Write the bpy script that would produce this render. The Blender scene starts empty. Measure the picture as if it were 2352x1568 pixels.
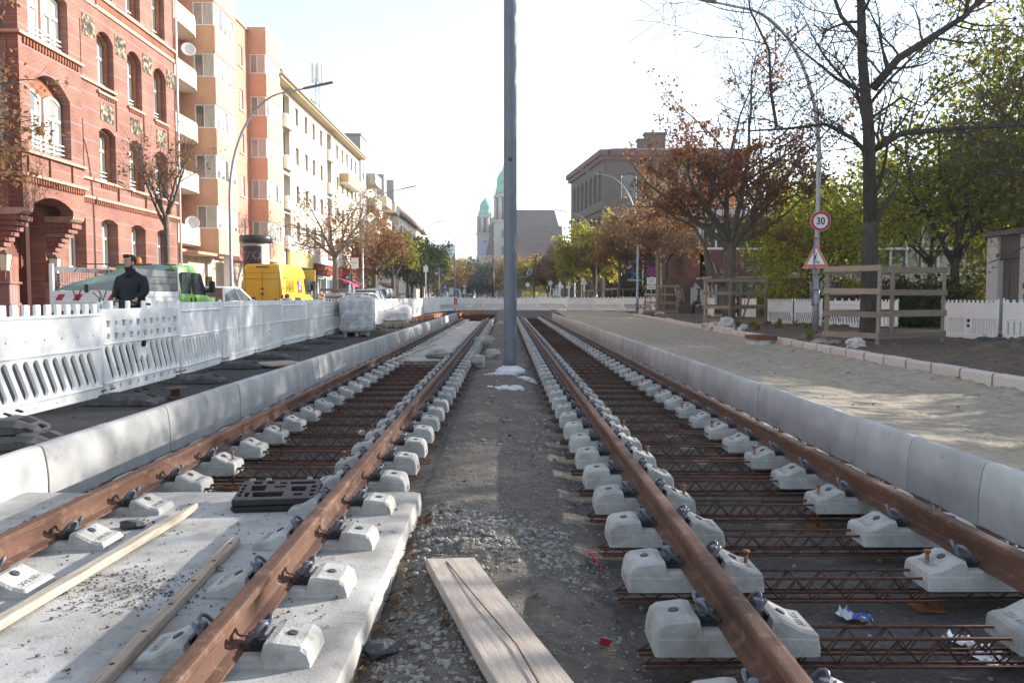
import bpy, math, random
import numpy as np
from mathutils import Vector, Matrix, Euler, noise
S = bpy.context.scene
C = S.collection
rnd = random.Random(7)
R = math.radians
PI = math.pi
V = Vector

# ------------------------------------------------------------------ camera numbers
CAMZ = 1.21
PITCH = math.atan(102 / 1829.0)
YAW = math.atan(14 / 1829.0)
cam_d = bpy.data.cameras.new('camera')
cam = bpy.data.objects.new('camera', cam_d)
C.objects.link(cam)
cam.location = (0, 0, CAMZ)
cam.rotation_euler = (R(90) - PITCH, 0, -YAW)
cam_d.sensor_width = 36
cam_d.lens = 1829 / 2352 * 36
cam_d.clip_end = 5000
cam_d.clip_start = .05
cam_d.dof.use_dof = True
cam_d.dof.focus_distance = 5.0
cam_d.dof.aperture_fstop = 8.0
S.camera = cam

# ------------------------------------------------------------------ light
SUN_AZ, SUN_EL = 25, 16.5           # azimuth counted from +X towards +Y
w = bpy.data.worlds.new('World')
S.world = w
w.use_nodes = True
nt = w.node_tree
nt.nodes.clear()
o_ = nt.nodes.new('ShaderNodeOutputWorld')
b_ = nt.nodes.new('ShaderNodeBackground')
s_ = nt.nodes.new('ShaderNodeTexSky')
s_.sky_type = 'NISHITA'
s_.sun_disc = False
s_.sun_elevation = R(SUN_EL)
s_.sun_rotation = R(90 - SUN_AZ)
s_.air_density = 1.0
s_.dust_density = .3
s_.ozone_density = 1.2
b_.inputs['Strength'].default_value = .15
h_ = nt.nodes.new('ShaderNodeHueSaturation')
h_.inputs['Saturation'].default_value = .62
nt.links.new(s_.outputs[0], h_.inputs['Color'])
nt.links.new(h_.outputs[0], b_.inputs[0])
nt.links.new(b_.outputs[0], o_.inputs[0])
sd = bpy.data.lights.new('sun', 'SUN')
sd.energy = 4.5
sd.angle = R(.55)
sd.color = (1, .94, .85)
sun = bpy.data.objects.new('sun', sd)
C.objects.link(sun)
sv = V((math.cos(R(SUN_AZ)) * math.cos(R(SUN_EL)), math.sin(R(SUN_AZ)) * math.cos(R(SUN_EL)), math.sin(R(SUN_EL))))
sun.rotation_euler = sv.to_track_quat('Z', 'Y').to_euler()
sun.location = sv * 200
S.view_settings.view_transform = 'Standard'
S.view_settings.look = 'None'
S.view_settings.gamma = 1
S.view_settings.exposure = 1.36
S.cycles.max_bounces = 6
S.cycles.diffuse_bounces = 3
S.cycles.glossy_bounces = 3
S.cycles.transparent_max_bounces = 12
S.cycles.use_denoising = True
S.cycles.sample_clamp_indirect = 6

# ------------------------------------------------------------------ materials
MATS = {}

def mat(name, col, col2=None, rough=.75, scale=6.0, bump=0.0, bscale=60.0, metal=0.0, spec=.4, detail=6, lo=.35, hi=.65,
        stain=None, stain_scale=1.5, stain_lo=.55, stain_hi=.7, stretch=None, trans=0.0, randtint=0.0):
    if name in MATS:
        return MATS[name]
    m = bpy.data.materials.new(name)
    m.use_nodes = True
    n = m.node_tree
    N, L = n.nodes, n.links
    p = N['Principled BSDF']
    p.inputs['Roughness'].default_value = rough
    p.inputs['Metallic'].default_value = metal
    p.inputs['Specular IOR Level'].default_value = spec
    tc = N.new('ShaderNodeTexCoord')
    oi = N.new('ShaderNodeObjectInfo')
    mul = N.new('ShaderNodeMath'); mul.operation = 'MULTIPLY'; mul.inputs[1].default_value = 53.7
    L.new(oi.outputs['Random'], mul.inputs[0])
    add = N.new('ShaderNodeVectorMath'); add.operation = 'ADD'
    L.new(tc.outputs['Object'], add.inputs[0]); L.new(mul.outputs[0], add.inputs[1])
    vec = add.outputs[0]
    if stretch:
        mp = N.new('ShaderNodeMapping'); mp.inputs['Scale'].default_value = stretch
        L.new(vec, mp.inputs[0]); vec = mp.outputs[0]
    no = N.new('ShaderNodeTexNoise'); no.inputs['Scale'].default_value = scale; no.inputs['Detail'].default_value = detail
    no.inputs['Roughness'].default_value = .62
    L.new(vec, no.inputs['Vector'])
    cr = N.new('ShaderNodeValToRGB')
    if col2 is None:
        col2 = tuple(c * .72 for c in col)
    cr.color_ramp.elements[0].position = lo; cr.color_ramp.elements[1].position = hi
    cr.color_ramp.elements[0].color = (*col2, 1); cr.color_ramp.elements[1].color = (*col, 1)
    L.new(no.outputs['Fac'], cr.inputs[0])
    out = cr.outputs[0]
    if stain:
        n2 = N.new('ShaderNodeTexNoise'); n2.inputs['Scale'].default_value = stain_scale; n2.inputs['Detail'].default_value = 8
        n2.inputs['Roughness'].default_value = .7
        L.new(add.outputs[0], n2.inputs['Vector'])
        mr = N.new('ShaderNodeMapRange'); mr.inputs['From Min'].default_value = stain_lo; mr.inputs['From Max'].default_value = stain_hi
        L.new(n2.outputs['Fac'], mr.inputs[0])
        mx = N.new('ShaderNodeMix'); mx.data_type = 'RGBA'
        L.new(mr.outputs[0], mx.inputs['Factor']); L.new(out, mx.inputs['A']); mx.inputs['B'].default_value = (*stain, 1)
        out = mx.outputs['Result']
    if randtint:
        hs = N.new('ShaderNodeHueSaturation')
        ma = N.new('ShaderNodeMapRange'); ma.inputs['To Min'].default_value = 1 - randtint; ma.inputs['To Max'].default_value = 1 + randtint
        L.new(oi.outputs['Random'], ma.inputs[0]); L.new(ma.outputs[0], hs.inputs['Value']); L.new(out, hs.inputs['Color'])
        out = hs.outputs[0]
    L.new(out, p.inputs['Base Color'])
    if bump:
        nb = N.new('ShaderNodeTexNoise'); nb.inputs['Scale'].default_value = bscale; nb.inputs['Detail'].default_value = 5
        L.new(vec, nb.inputs['Vector'])
        bp = N.new('ShaderNodeBump'); bp.inputs['Strength'].default_value = min(1, bump); bp.inputs['Distance'].default_value = .02
        L.new(nb.outputs['Fac'], bp.inputs['Height']); L.new(bp.outputs[0], p.inputs['Normal'])
    MATS[name] = m
    return m

def brickmat(name, c1, c2, mortar, bw=.25, bh=.075, ms=.008, rough=.85, stripe=None):
    m = bpy.data.materials.new(name); m.use_nodes = True
    N, L = m.node_tree.nodes, m.node_tree.links
    p = N['Principled BSDF']; p.inputs['Roughness'].default_value = rough; p.inputs['Specular IOR Level'].default_value = .25
    tc = N.new('ShaderNodeTexCoord')
    br = N.new('ShaderNodeTexBrick')
    br.inputs['Color1'].default_value = (*c1, 1); br.inputs['Color2'].default_value = (*c2, 1); br.inputs['Mortar'].default_value = (*mortar, 1)
    br.inputs['Scale'].default_value = 1; br.inputs['Brick Width'].default_value = bw; br.inputs['Row Height'].default_value = bh
    br.inputs['Mortar Size'].default_value = ms; br.inputs['Bias'].default_value = -.2
    # pick the wall's own plane: mix x/z and y/z by using x+y as the run
    sx = N.new('ShaderNodeSeparateXYZ'); L.new(tc.outputs['Object'], sx.inputs[0])
    L.new(tc.outputs['Object'], br.inputs['Vector'])
    no = N.new('ShaderNodeTexNoise'); no.inputs['Scale'].default_value = .9; no.inputs['Detail'].default_value = 7
    L.new(tc.outputs['Object'], no.inputs['Vector'])
    mr = N.new('ShaderNodeMapRange'); mr.inputs['From Min'].default_value = .3; mr.inputs['From Max'].default_value = .7
    mr.inputs['To Min'].default_value = .72; mr.inputs['To Max'].default_value = 1.18
    L.new(no.outputs['Fac'], mr.inputs[0])
    hs = N.new('ShaderNodeHueSaturation'); L.new(br.outputs['Color'], hs.inputs['Color']); L.new(mr.outputs[0], hs.inputs['Value'])
    out = hs.outputs[0]
    if stripe:
        wv = N.new('ShaderNodeMath'); wv.operation = 'MODULO'; wv.inputs[1].default_value = .6
        L.new(sx.outputs['Y'], wv.inputs[0])
        lt = N.new('ShaderNodeMath'); lt.operation = 'LESS_THAN'; lt.inputs[1].default_value = .075
        L.new(wv.outputs[0], lt.inputs[0])
        mm = N.new('ShaderNodeMath'); mm.operation = 'MULTIPLY'; mm.inputs[1].default_value = .45
        L.new(lt.outputs[0], mm.inputs[0])
        mx = N.new('ShaderNodeMix'); mx.data_type = 'RGBA'; mx.inputs['B'].default_value = (*stripe, 1)
        L.new(mm.outputs[0], mx.inputs['Factor']); L.new(out, mx.inputs['A']); out = mx.outputs['Result']
    L.new(out, p.inputs['Base Color'])
    bp = N.new('ShaderNodeBump'); bp.inputs['Strength'].default_value = .5; bp.inputs['Distance'].default_value = .01; bp.invert = True
    L.new(br.outputs['Fac'], bp.inputs['Height']); L.new(bp.outputs[0], p.inputs['Normal'])
    MATS[name] = m
    return m

def leafmat(name, cols, trans=.55, val=2.0):
    m = bpy.data.materials.new(name); m.use_nodes = True
    N, L = m.node_tree.nodes, m.node_tree.links
    N.remove(N['Principled BSDF'])
    at = N.new('ShaderNodeAttribute'); at.attribute_name = 'tint'
    cr = N.new('ShaderNodeValToRGB')
    while len(cr.color_ramp.elements) < len(cols):
        cr.color_ramp.elements.new(.5)
    for i, c in enumerate(cols):
        cr.color_ramp.elements[i].position = i / max(1, len(cols) - 1)
        cr.color_ramp.elements[i].color = (*c, 1)
    L.new(at.outputs['Fac'], cr.inputs[0])
    d = N.new('ShaderNodeBsdfDiffuse'); t = N.new('ShaderNodeBsdfTranslucent'); mx = N.new('ShaderNodeMixShader')
    mx.inputs[0].default_value = trans
    L.new(cr.outputs[0], d.inputs[0])
    hs = N.new('ShaderNodeHueSaturation'); hs.inputs['Value'].default_value = val; hs.inputs['Saturation'].default_value = 1.1
    L.new(cr.outputs[0], hs.inputs['Color']); L.new(hs.outputs[0], t.inputs[0])
    L.new(d.outputs[0], mx.inputs[1]); L.new(t.outputs[0], mx.inputs[2])
    L.new(mx.outputs[0], N['Material Output'].inputs[0])
    MATS[name] = m
    return m

def glassmat(name, col, rough=.04, spec=.9, col2=None, scale=.6):
    m = mat(name, col, col2 or tuple(c * .5 for c in col), rough=rough, scale=scale, spec=spec, lo=.4, hi=.6, detail=2)
    return m

concrete = mat('concrete', (.45, .44, .415), (.29, .283, .265), rough=.92, scale=6, bump=.3, bscale=70, stain=(.20, .185, .16), stain_scale=5, stain_lo=.55, stain_hi=.78, randtint=.12)
kerbcon = mat('kerb_concrete', (.48, .475, .46), (.36, .353, .34), rough=.88, scale=2.4, bump=.15, bscale=90, stain=(.22, .21, .19), stain_scale=7, stain_lo=.60, stain_hi=.78, randtint=.11)
slabcon = mat('slab_concrete', (.46, .447, .425), (.30, .283, .258), rough=.93, scale=2.2, bump=.14, bscale=60, stain=(.17, .15, .13), stain_scale=9, stain_lo=.57, stain_hi=.72, lo=.38, hi=.6)
rust = mat('rail_rust', (.135, .064, .039), (.07, .033, .021), rough=.72, scale=9, bump=.25, bscale=220, metal=.15, spec=.45, stain=(.24, .145, .09), stain_scale=11, stain_lo=.52, stain_hi=.74, stretch=(1, .12, 1))
rebar = mat('rebar_rust', (.115, .045, .026), (.05, .022, .016), rough=.85, scale=30)
boltrust = mat('bolt_rust', (.34, .15, .04), (.10, .035, .02), rough=.8, scale=40)
spring = mat('spring_steel', (.15, .157, .19), (.10, .105, .125), rough=.45, metal=.2, scale=20)
blackpl = mat('black_plastic', (.018, .018, .022), (.03, .028, .028), rough=.5, scale=14)
capm = mat('cap_plastic', (.06, .06, .062), rough=.6)
rubber = mat('rubber_recycled', (.085, .085, .09), (.05, .05, .052), rough=.85, scale=8, bump=.3, bscale=100, stain=(.2, .18, .15), stain_scale=4, stain_lo=.55, stain_hi=.75, randtint=.2)
whitepl = mat('white_plastic', (.80, .80, .795), (.72, .72, .715), rough=.45, scale=2, stain=(.50, .46, .40), stain_scale=3.2, stain_lo=.56, stain_hi=.80, randtint=.08)
steelgrey = mat('galvanised_steel', (.38, .40, .43), (.30, .32, .35), rough=.5, metal=.5, scale=8)
mastpaint = mat('mast_paint', (.125, .145, .18), (.10, .116, .145), rough=.42, scale=3, bump=.03, bscale=80, spec=.5)
wood = mat('weathered_wood', (.42, .34, .26), (.27, .205, .15), rough=.85, scale=5, bump=.25, bscale=30, stretch=(14, 1, 14), stain=(.17, .13, .10), stain_scale=5, stain_lo=.6, stain_hi=.75)
woodx = mat('board_wood', (.34, .265, .20), (.20, .15, .115), rough=.85, scale=4, bump=.2, bscale=24, stretch=(1, 10, 10), stain=(.22, .19, .16), stain_scale=2, stain_lo=.5, stain_hi=.7, randtint=.25)
woodpale = mat('pale_timber', (.48, .42, .34), (.30, .25, .19), rough=.85, scale=5, bump=.25, bscale=30, stretch=(16, 1, 16), stain=(.24, .18, .13), stain_scale=7, stain_lo=.6, stain_hi=.75)

# ------------------------------------------------------------------ builders
def tag(o, label=None, cat=None, group=None, kind=None):
    if label: o['label'] = label
    if cat: o['category'] = cat
    if group: o['group'] = group
    if kind: o['kind'] = kind
    return o

def empty(name, loc=(0, 0, 0), rz=0.0, label=None, cat=None, group=None):
    o = bpy.data.objects.new(name, None)
    C.objects.link(o)
    o.location = loc
    o.rotation_euler = (0, 0, rz)
    o.empty_display_size = .2
    return tag(o, label, cat, group)

def link(name, me, parent=None, loc=None, rot=None, mw=None):
    o = bpy.data.objects.new(name, me)
    C.objects.link(o)
    if parent: o.parent = parent
    if mw is not None: o.matrix_local = mw
    if loc is not None: o.location = loc
    if rot is not None: o.rotation_euler = rot
    return o

KIDS = {}
def copy_tree(o, parent=None):
    c = o.copy()
    C.objects.link(c)
    if parent: c.parent = parent
    for ch in o.children:
        copy_tree(ch, c)
    return c

class MB:
    def __init__(s):
        s.v = []; s.f = []; s.m = []; s.s = []; s.mi = 0; s.sm = False
    def add(s, vs, fs, M=None):
        o = len(s.v)
        if M is not None:
            s.v.extend([tuple(M @ V(q)) for q in vs])
        else:
            s.v.extend([tuple(q) for q in vs])
        for f in fs:
            s.f.append(tuple(i + o for i in f)); s.m.append(s.mi); s.s.append(s.sm)
        return s
    def box(s, lo, hi, M=None):
        a, b, c = lo; d, e, f = hi
        return s.add([(a, b, c), (d, b, c), (d, e, c), (a, e, c), (a, b, f), (d, b, f), (d, e, f), (a, e, f)],
                     [(0, 3, 2, 1), (4, 5, 6, 7), (0, 1, 5, 4), (1, 2, 6, 5), (2, 3, 7, 6), (3, 0, 4, 7)], M)
    def cbox(s, c, sz, M=None, bev=0):
        a = [x / 2 for x in sz]
        if bev:
            return s.rbox(c, sz, bev, M)
        return s.box([c[i] - a[i] for i in range(3)], [c[i] + a[i] for i in range(3)], M)
    def rbox(s, c, sz, b, M=None):
        # chamfered box
        hx, hy, hz = [x / 2 for x in sz]
        vs = []
        idx = {}
        for sx in (-1, 1):
            for sy in (-1, 1):
                for sz_ in (-1, 1):
                    for k, (ox, oy, oz) in enumerate(((0, b, b), (b, 0, b), (b, b, 0))):
                        idx[(sx, sy, sz_, k)] = len(vs)
                        vs.append((c[0] + sx * (hx - ox), c[1] + sy * (hy - oy), c[2] + sz_ * (hz - oz)))
        fs = []
        def q(*ids): fs.append(tuple(ids))
        for sx in (-1, 1):
            l = [idx[(sx, a, bb, 0)] for a, bb in ((-1, -1), (1, -1), (1, 1), (-1, 1))]
            q(*(l if sx > 0 else l[::-1]))
        for sy in (-1, 1):
            l = [idx[(a, sy, bb, 1)] for a, bb in ((-1, -1), (-1, 1), (1, 1), (1, -1))]
            q(*(l if sy > 0 else l[::-1]))
        for sz_ in (-1, 1):
            l = [idx[(a, bb, sz_, 2)] for a, bb in ((-1, -1), (1, -1), (1, 1), (-1, 1))]
            q(*(l if sz_ > 0 else l[::-1]))
        for sx in (-1, 1):
            for sy in (-1, 1):
                l = [idx[(sx, sy, -1, 0)], idx[(sx, sy, 1, 0)], idx[(sx, sy, 1, 1)], idx[(sx, sy, -1, 1)]]
                q(*(l if sx * sy < 0 else l[::-1]))
            for sz_ in (-1, 1):
                l = [idx[(sx, -1, sz_, 0)], idx[(sx, 1, sz_, 0)], idx[(sx, 1, sz_, 2)], idx[(sx, -1, sz_, 2)]]
                q(*(l if sx * sz_ > 0 else l[::-1]))
        for sy in (-1, 1):
            for sz_ in (-1, 1):
                l = [idx[(-1, sy, sz_, 1)], idx[(1, sy, sz_, 1)], idx[(1, sy, sz_, 2)], idx[(-1, sy, sz_, 2)]]
                q(*(l if sy * sz_ < 0 else l[::-1]))
        for sx in (-1, 1):
            for sy in (-1, 1):
                for sz_ in (-1, 1):
                    l = [idx[(sx, sy, sz_, k)] for k in range(3)]
                    q(*(l if sx * sy * sz_ > 0 else l[::-1]))
        return s.add(vs, fs, M)
    def bar(s, p, q, w, h, up=(0, 0, 1), bev=0):
        p, q = V(p), V(q)
        d = q - p
        L = d.length
        d.normalize()
        sd_ = d.cross(V(up))
        if sd_.length < 1e-4: sd_ = d.cross(V((0, 1, 0)))
        sd_.normalize()
        u = sd_.cross(d)
        M = Matrix(((sd_.x, d.x, u.x, p.x), (sd_.y, d.y, u.y, p.y), (sd_.z, d.z, u.z, p.z), (0, 0, 0, 1)))
        if bev:
            return s.rbox((0, L / 2, 0), (w, L, h), bev, M)
        return s.box((-w / 2, 0, -h / 2), (w / 2, L, h / 2), M)
    def tube(s, path, r, n=8, cap=True, M=None):
        P = [V(p) for p in path]
        if not hasattr(r, '__len__'): r = [r] * len(P)
        rings = []
        pu = None
        vs = []
        for i, p in enumerate(P):
            d = (P[min(i + 1, len(P) - 1)] - P[max(i - 1, 0)])
            if d.length < 1e-9: d = V((0, 0, 1))
            d.normalize()
            if pu is None:
                pu = d.orthogonal().normalized()
            else:
                pu = pu - d * pu.dot(d)
                if pu.length < 1e-6: pu = d.orthogonal()
                pu.normalize()
            w_ = d.cross(pu)
            for k in range(n):
                a = 2 * PI * k / n
                vs.append(p + (pu * math.cos(a) + w_ * math.sin(a)) * r[i])
        fs = []
        for i in range(len(P) - 1):
            for k in range(n):
                a = i * n + k; b = i * n + (k + 1) % n
                fs.append((a, b, b + n, a + n))
        if cap:
            fs.append(tuple(range(n))[::-1]); fs.append(tuple((len(P) - 1) * n + k for k in range(n)))
        sm = s.sm; s.sm = True
        s.add(vs, fs, M)
        s.sm = sm
        return s
    def lathe(s, prof, n=24, M=None, smooth=True):
        vs = []; fs = []
        for (r, z) in prof:
            for k in range(n):
                a = 2 * PI * k / n
                vs.append((r * math.cos(a), r * math.sin(a), z))
        for i in range(len(prof) - 1):
            for k in range(n):
                a = i * n + k; b = i * n + (k + 1) % n
                fs.append((a, b, b + n, a + n))
        fs.append(tuple(range(n))[::-1]); fs.append(tuple((len(prof) - 1) * n + k for k in range(n)))
        sm = s.sm; s.sm = smooth
        s.add(vs, fs, M); s.sm = sm
        return s
    def prism(s, poly, z0, z1, M=None):
        n = len(poly)
        vs = [(x, y, z0) for x, y in poly] + [(x, y, z1) for x, y in poly]
        fs = [tuple(range(n))[::-1], tuple(range(n, 2 * n))] + [(i, (i + 1) % n, n + (i + 1) % n, n + i) for i in range(n)]
        return s.add(vs, fs, M)
    def loft(s, rings, M=None, cap=True):
        n = len(rings[0]); vs = [p for r in rings for p in r]; fs = []
        for i in range(len(rings) - 1):
            for k in range(n):
                a = i * n + k; b = i * n + (k + 1) % n
                fs.append((a, b, b + n, a + n))
        if cap:
            fs.append(tuple(range(n))[::-1]); fs.append(tuple((len(rings) - 1) * n + k for k in range(n)))
        return s.add(vs, fs, M)
    def mesh(s, me, M=None):
        return s.add([tuple(q.co) for q in me.vertices], [tuple(p.vertices) for p in me.polygons], M)
    def ball(s, c, r, nu=10, nv=7, jit=0, rg=None, M=None):
        if not hasattr(r, '__len__'): r = (r, r, r)
        vs = [(c[0], c[1], c[2] - r[2])]
        for j in range(1, nv):
            t = -PI / 2 + PI * j / nv
            for k in range(nu):
                a = 2 * PI * k / nu
                q = 1 + (jit * (rg.random() - .5) if jit else 0)
                vs.append((c[0] + r[0] * q * math.cos(t) * math.cos(a), c[1] + r[1] * q * math.cos(t) * math.sin(a), c[2] + r[2] * q * math.sin(t)))
        vs.append((c[0], c[1], c[2] + r[2]))
        fs = [(0, 1 + (k + 1) % nu, 1 + k) for k in range(nu)]
        for j in range(nv - 2):
            for k in range(nu):
                a = 1 + j * nu + k; b = 1 + j * nu + (k + 1) % nu
                fs.append((a, b, b + nu, a + nu))
        t = len(vs) - 1
        fs += [(t, 1 + (nv - 2) * nu + k, 1 + (nv - 2) * nu + (k + 1) % nu) for k in range(nu)]
        return s.add(vs, fs, M)
    def data(s, name, mats):
        me = bpy.data.meshes.new(name)
        me.from_pydata(s.v, [], s.f)
        if not isinstance(mats, (list, tuple)): mats = [mats]
        for m in mats: me.materials.append(m)
        me.polygons.foreach_set('material_index', s.m)
        me.polygons.foreach_set('use_smooth', s.s)
        me.update()
        return me
    def build(s, name, mats, parent=None, loc=None, rot=None, mw=None):
        return link(name, s.data(name, mats), parent, loc, rot, mw)

def grid_mesh(name, xs, ys, hf, m):
    nx, ny = len(xs), len(ys)
    vs = [(x, y, hf(x, y)) for y in ys for x in xs]
    fs = [(j * nx + i, j * nx + i + 1, (j + 1) * nx + i + 1, (j + 1) * nx + i) for j in range(ny - 1) for i in range(nx - 1)]
    me = bpy.data.meshes.new(name)
    me.from_pydata(vs, [], fs)
    for q in (m if isinstance(m, (list, tuple)) else [m]): me.materials.append(q)
    me.polygons.foreach_set('use_smooth', [True] * len(fs))
    me.update()
    return me

def lin(a, b, n):
    return [a + (b - a) * i / n for i in range(n + 1)]

def plate(outer, holes, t, bev=0.0):
    """a flat plate in XY with holes, thickness t about z=0"""
    cu = bpy.data.curves.new('tmp', 'CURVE')
    cu.dimensions = '2D'; cu.fill_mode = 'BOTH'
    cu.extrude = t / 2 - bev; cu.bevel_depth = bev; cu.bevel_resolution = 1; cu.offset = -bev if bev else 0
    for poly in [outer] + list(holes):
        sp = cu.splines.new('POLY')
        sp.points.add(len(poly) - 1)
        for i, (x, y) in enumerate(poly):
            sp.points[i].co = (x, y, 0, 1)
        sp.use_cyclic_u = True
    ob = bpy.data.objects.new('tmp', cu)
    C.objects.link(ob)
    dg = bpy.context.evaluated_depsgraph_get()
    me = bpy.data.meshes.new_from_object(ob.evaluated_get(dg))
    bpy.data.objects.remove(ob); bpy.data.curves.remove(cu)
    return me

def text_mesh(body, size, depth=.004, bold=0.0, align='CENTER'):
    cu = bpy.data.curves.new('tmp', 'FONT')
    cu.body = body; cu.size = size; cu.extrude = depth / 2; cu.align_x = align; cu.align_y = 'CENTER'
    cu.offset = bold; cu.resolution_u = 3
    ob = bpy.data.objects.new('tmp', cu)
    C.objects.link(ob)
    dg = bpy.context.evaluated_depsgraph_get()
    me = bpy.data.meshes.new_from_object(ob.evaluated_get(dg))
    bpy.data.objects.remove(ob); bpy.data.curves.remove(cu)
    return me

def rect(x0, y0, x1, y1):
    return [(x0, y0), (x1, y0), (x1, y1), (x0, y1)]

def arch(x0, y0, x1, y1, rise, n=8):
    """opening with a segmental arch: y1 is the crown"""
    cx = (x0 + x1) / 2; hw = (x1 - x0) / 2
    pts = [(x0, y0), (x1, y0)]
    for i in range(n + 1):
        t = 1 - 2 * i / n
        pts.append((cx + hw * t, y1 - rise * t * t))
    return pts

FL = lambda X: Matrix(((0, 0, 1, X), (1, 0, 0, 0), (0, 1, 0, 0), (0, 0, 0, 1)))           # faces +X, local x runs along +Y
FR = lambda X: Matrix(((0, 0, -1, X), (-1, 0, 0, 0), (0, 1, 0, 0), (0, 0, 0, 1)))         # faces -X, local x runs along -Y
FC = lambda Y: Matrix(((1, 0, 0, 0), (0, 0, -1, Y), (0, 1, 0, 0), (0, 0, 0, 1)))          # faces the camera (-Y), local x runs along +X
def FA(x, y, ang):  # vertical plane through (x,y); local x runs along direction ang (deg from +X); outward = right-hand side
    c, s = math.cos(R(ang)), math.sin(R(ang))
    return Matrix(((c, 0, s, x), (s, 0, -c, y), (0, 1, 0, 0), (0, 0, 0, 1)))
T = Matrix.Translation
# ================================================================== GROUND
def fr(x, y, z=0.0, s=1.0, o=4):
    return noise.fractal(V((x * s, y * s, z)), 1.0, 2.0, o)

gravelbed = mat('bed_grit', (.115, .105, .094), (.062, .057, .052), rough=.95, scale=26, bump=.7, bscale=130, stain=(.30, .28, .25), stain_scale=60, stain_lo=.60, stain_hi=.72)
sandm = mat('sand', (.44, .375, .285), (.28, .235, .175), rough=.97, scale=7, bump=.7, bscale=70, stain=(.15, .125, .10), stain_scale=3, stain_lo=.58, stain_hi=.78)
stripsand = mat('strip_grit', (.175, .15, .12), (.095, .082, .068), rough=.96, scale=14, bump=.8, bscale=110, stain=(.28, .235, .175), stain_scale=1.6, stain_lo=.54, stain_hi=.72)
asphalt = mat('asphalt', (.055, .054, .055), (.034, .033, .034), rough=.92, scale=40, bump=.6, bscale=160, stain=(.13, .115, .10), stain_scale=30, stain_lo=.62, stain_hi=.74)
roadm = mat('road_asphalt', (.075, .074, .073), (.055, .054, .053), rough=.9, scale=12, bump=.2, bscale=160)
paving = mat('paving', (.28, .27, .255), (.20, .19, .18), rough=.9, scale=6)
soil = mat('soil', (.14, .10, .07), (.065, .05, .038), rough=.97, scale=9, bump=.9, bscale=40, stain=(.24, .19, .14), stain_scale=5, stain_lo=.55, stain_hi=.72)
parkm = mat('park_soil', (.12, .09, .055), (.05, .055, .025), rough=.97, scale=2.5, bump=.8, bscale=20)

tag(link('ground', grid_mesh('ground', [-900, -300, -60, 60, 300, 900], [-60, 0, 200, 600, 2500], lambda x, y: -.7, roadm)), kind='structure')

def bed_h(x, y):
    mid = max(0, 1 - (abs(x + .07) / .62) ** 4) if abs(x + .07) < .62 else 0
    h = -.375 + .05 * mid
    h += .055 * math.exp(-(((x + .25) / .36) ** 2 + ((y - 4.75) / .55) ** 2)) * (1.2 + fr(x, y, 3, 6))
    h += .06 * math.exp(-(((x - .18) / .25) ** 2 + ((y - 4.15) / .5) ** 2))
    h += .10 * math.exp(-(((x + .12) / .30) ** 2 + ((y - 3.0) / .9) ** 2))
    h += .05 * math.exp(-(((x + .5) / .25) ** 2 + ((y - 2.6) / .5) ** 2))
    h += .07 * mid * math.exp(-((y - 14.6) / 1.6) ** 2) + .10 * mid * (1 if y > 17 else 0) * (.6 + fr(x, y, 9, .9))
    h += .018 * fr(x, y, 1, 2.2) + .008 * fr(x, y, 5, 14, 3)
    if y > 56.5: h += min(.5, (y - 56.5) * .14)
    return h
ys = lin(-3, 2, 20) + lin(2, 8, 130)[1:] + lin(8, 20, 80)[1:] + lin(20, 62, 84)[1:]
tb = grid_mesh('trackbed', lin(-3.52, -.8, 54) + lin(-.8, .62, 36)[1:] + lin(.62, 3.36, 54)[1:], ys, bed_h, [gravelbed, stripsand])
# the middle strip is sandier than the bed under the sleepers
tb.polygons.foreach_set('material_index', [1 if -.66 < p.center.x < .50 + .14 * fr(p.center.x, p.center.y, 2, 2.5) else 0 for p in tb.polygons])
tag(link('trackbed', tb), kind='structure')

def strip_h(x, y):
    return .012 + .012 * fr(x, y, 2, 3) + .006 * fr(x, y, 7, 20, 2) + .03 * max(0, 1 - abs(x + 3.60) / .14)
tag(link('asphalt_strip', grid_mesh('asphalt_strip', lin(-5.4, -3.56, 42), lin(3, 12, 150) + lin(12, 62, 120)[1:], strip_h, asphalt)), kind='structure')
tag(link('roadway', grid_mesh('roadway', [-13.2, -5.39], [-40, 62, 400], lambda x, y: .004, roadm)), kind='structure')
tag(link('pavement', grid_mesh('pavement', [-20, -13.2], [-40, 62, 400], lambda x, y: .13, paving)), kind='structure')
tag(link('pavement_kerb', MB().box((-13.2, -40, -.2), (-13.05, 400, .135)).data('pavement_kerb', [concrete])), kind='structure')
tag(link('far_road', grid_mesh('far_road', [-13.0, 10.5], [61.9, 900], lambda x, y: .1, roadm)), kind='structure')
GX = lambda y: 6.62 + .035 * y            # line of the granite border stones

def sand_h(t, y):
    g = GX(y)
    x = 3.43 + (g - 3.43) * t
    d = g - x
    h = .035 - .10 * min(1, max(0, (x - 3.5) / 1.1)) - .05 * max(0, 1 - d / 1.2)
    h += .075 * math.exp(-(d / .22) ** 2) * (.8 + .7 * fr(x, y, 4, 3.2))
    h += .012 * math.exp(-((x - 3.55) / .22) ** 2) * (.5 + fr(x, y, 8, 4))
    rip = 0
    for c in (4.35, 5.75):
        rip += math.exp(-((x - c - .15 * math.sin(y * .25)) / .62) ** 2)
    h += .015 * rip * math.sin(2 * PI * (y + .10 * math.sin(x * 9)) / .105) * (.75 + .8 * max(0, fr(x, y, 6, .8)))
    h += .014 * fr(x, y, 1, .9) + .008 * fr(x, y, 2, 5)
    if y > 40: h += min(.16, (y - 40) * .009) + .10 * max(0, fr(x, y, 3, .55))
    return h
ts = lin(0, 1, 74)
ysd = lin(-3, 4, 14) + lin(4, 12.5, 290)[1:] + lin(12.5, 25, 200)[1:] + lin(25, 64, 160)[1:]
me = grid_mesh('sand_road', ts, ysd, lambda t, y: sand_h(t, y), sandm)
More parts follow.
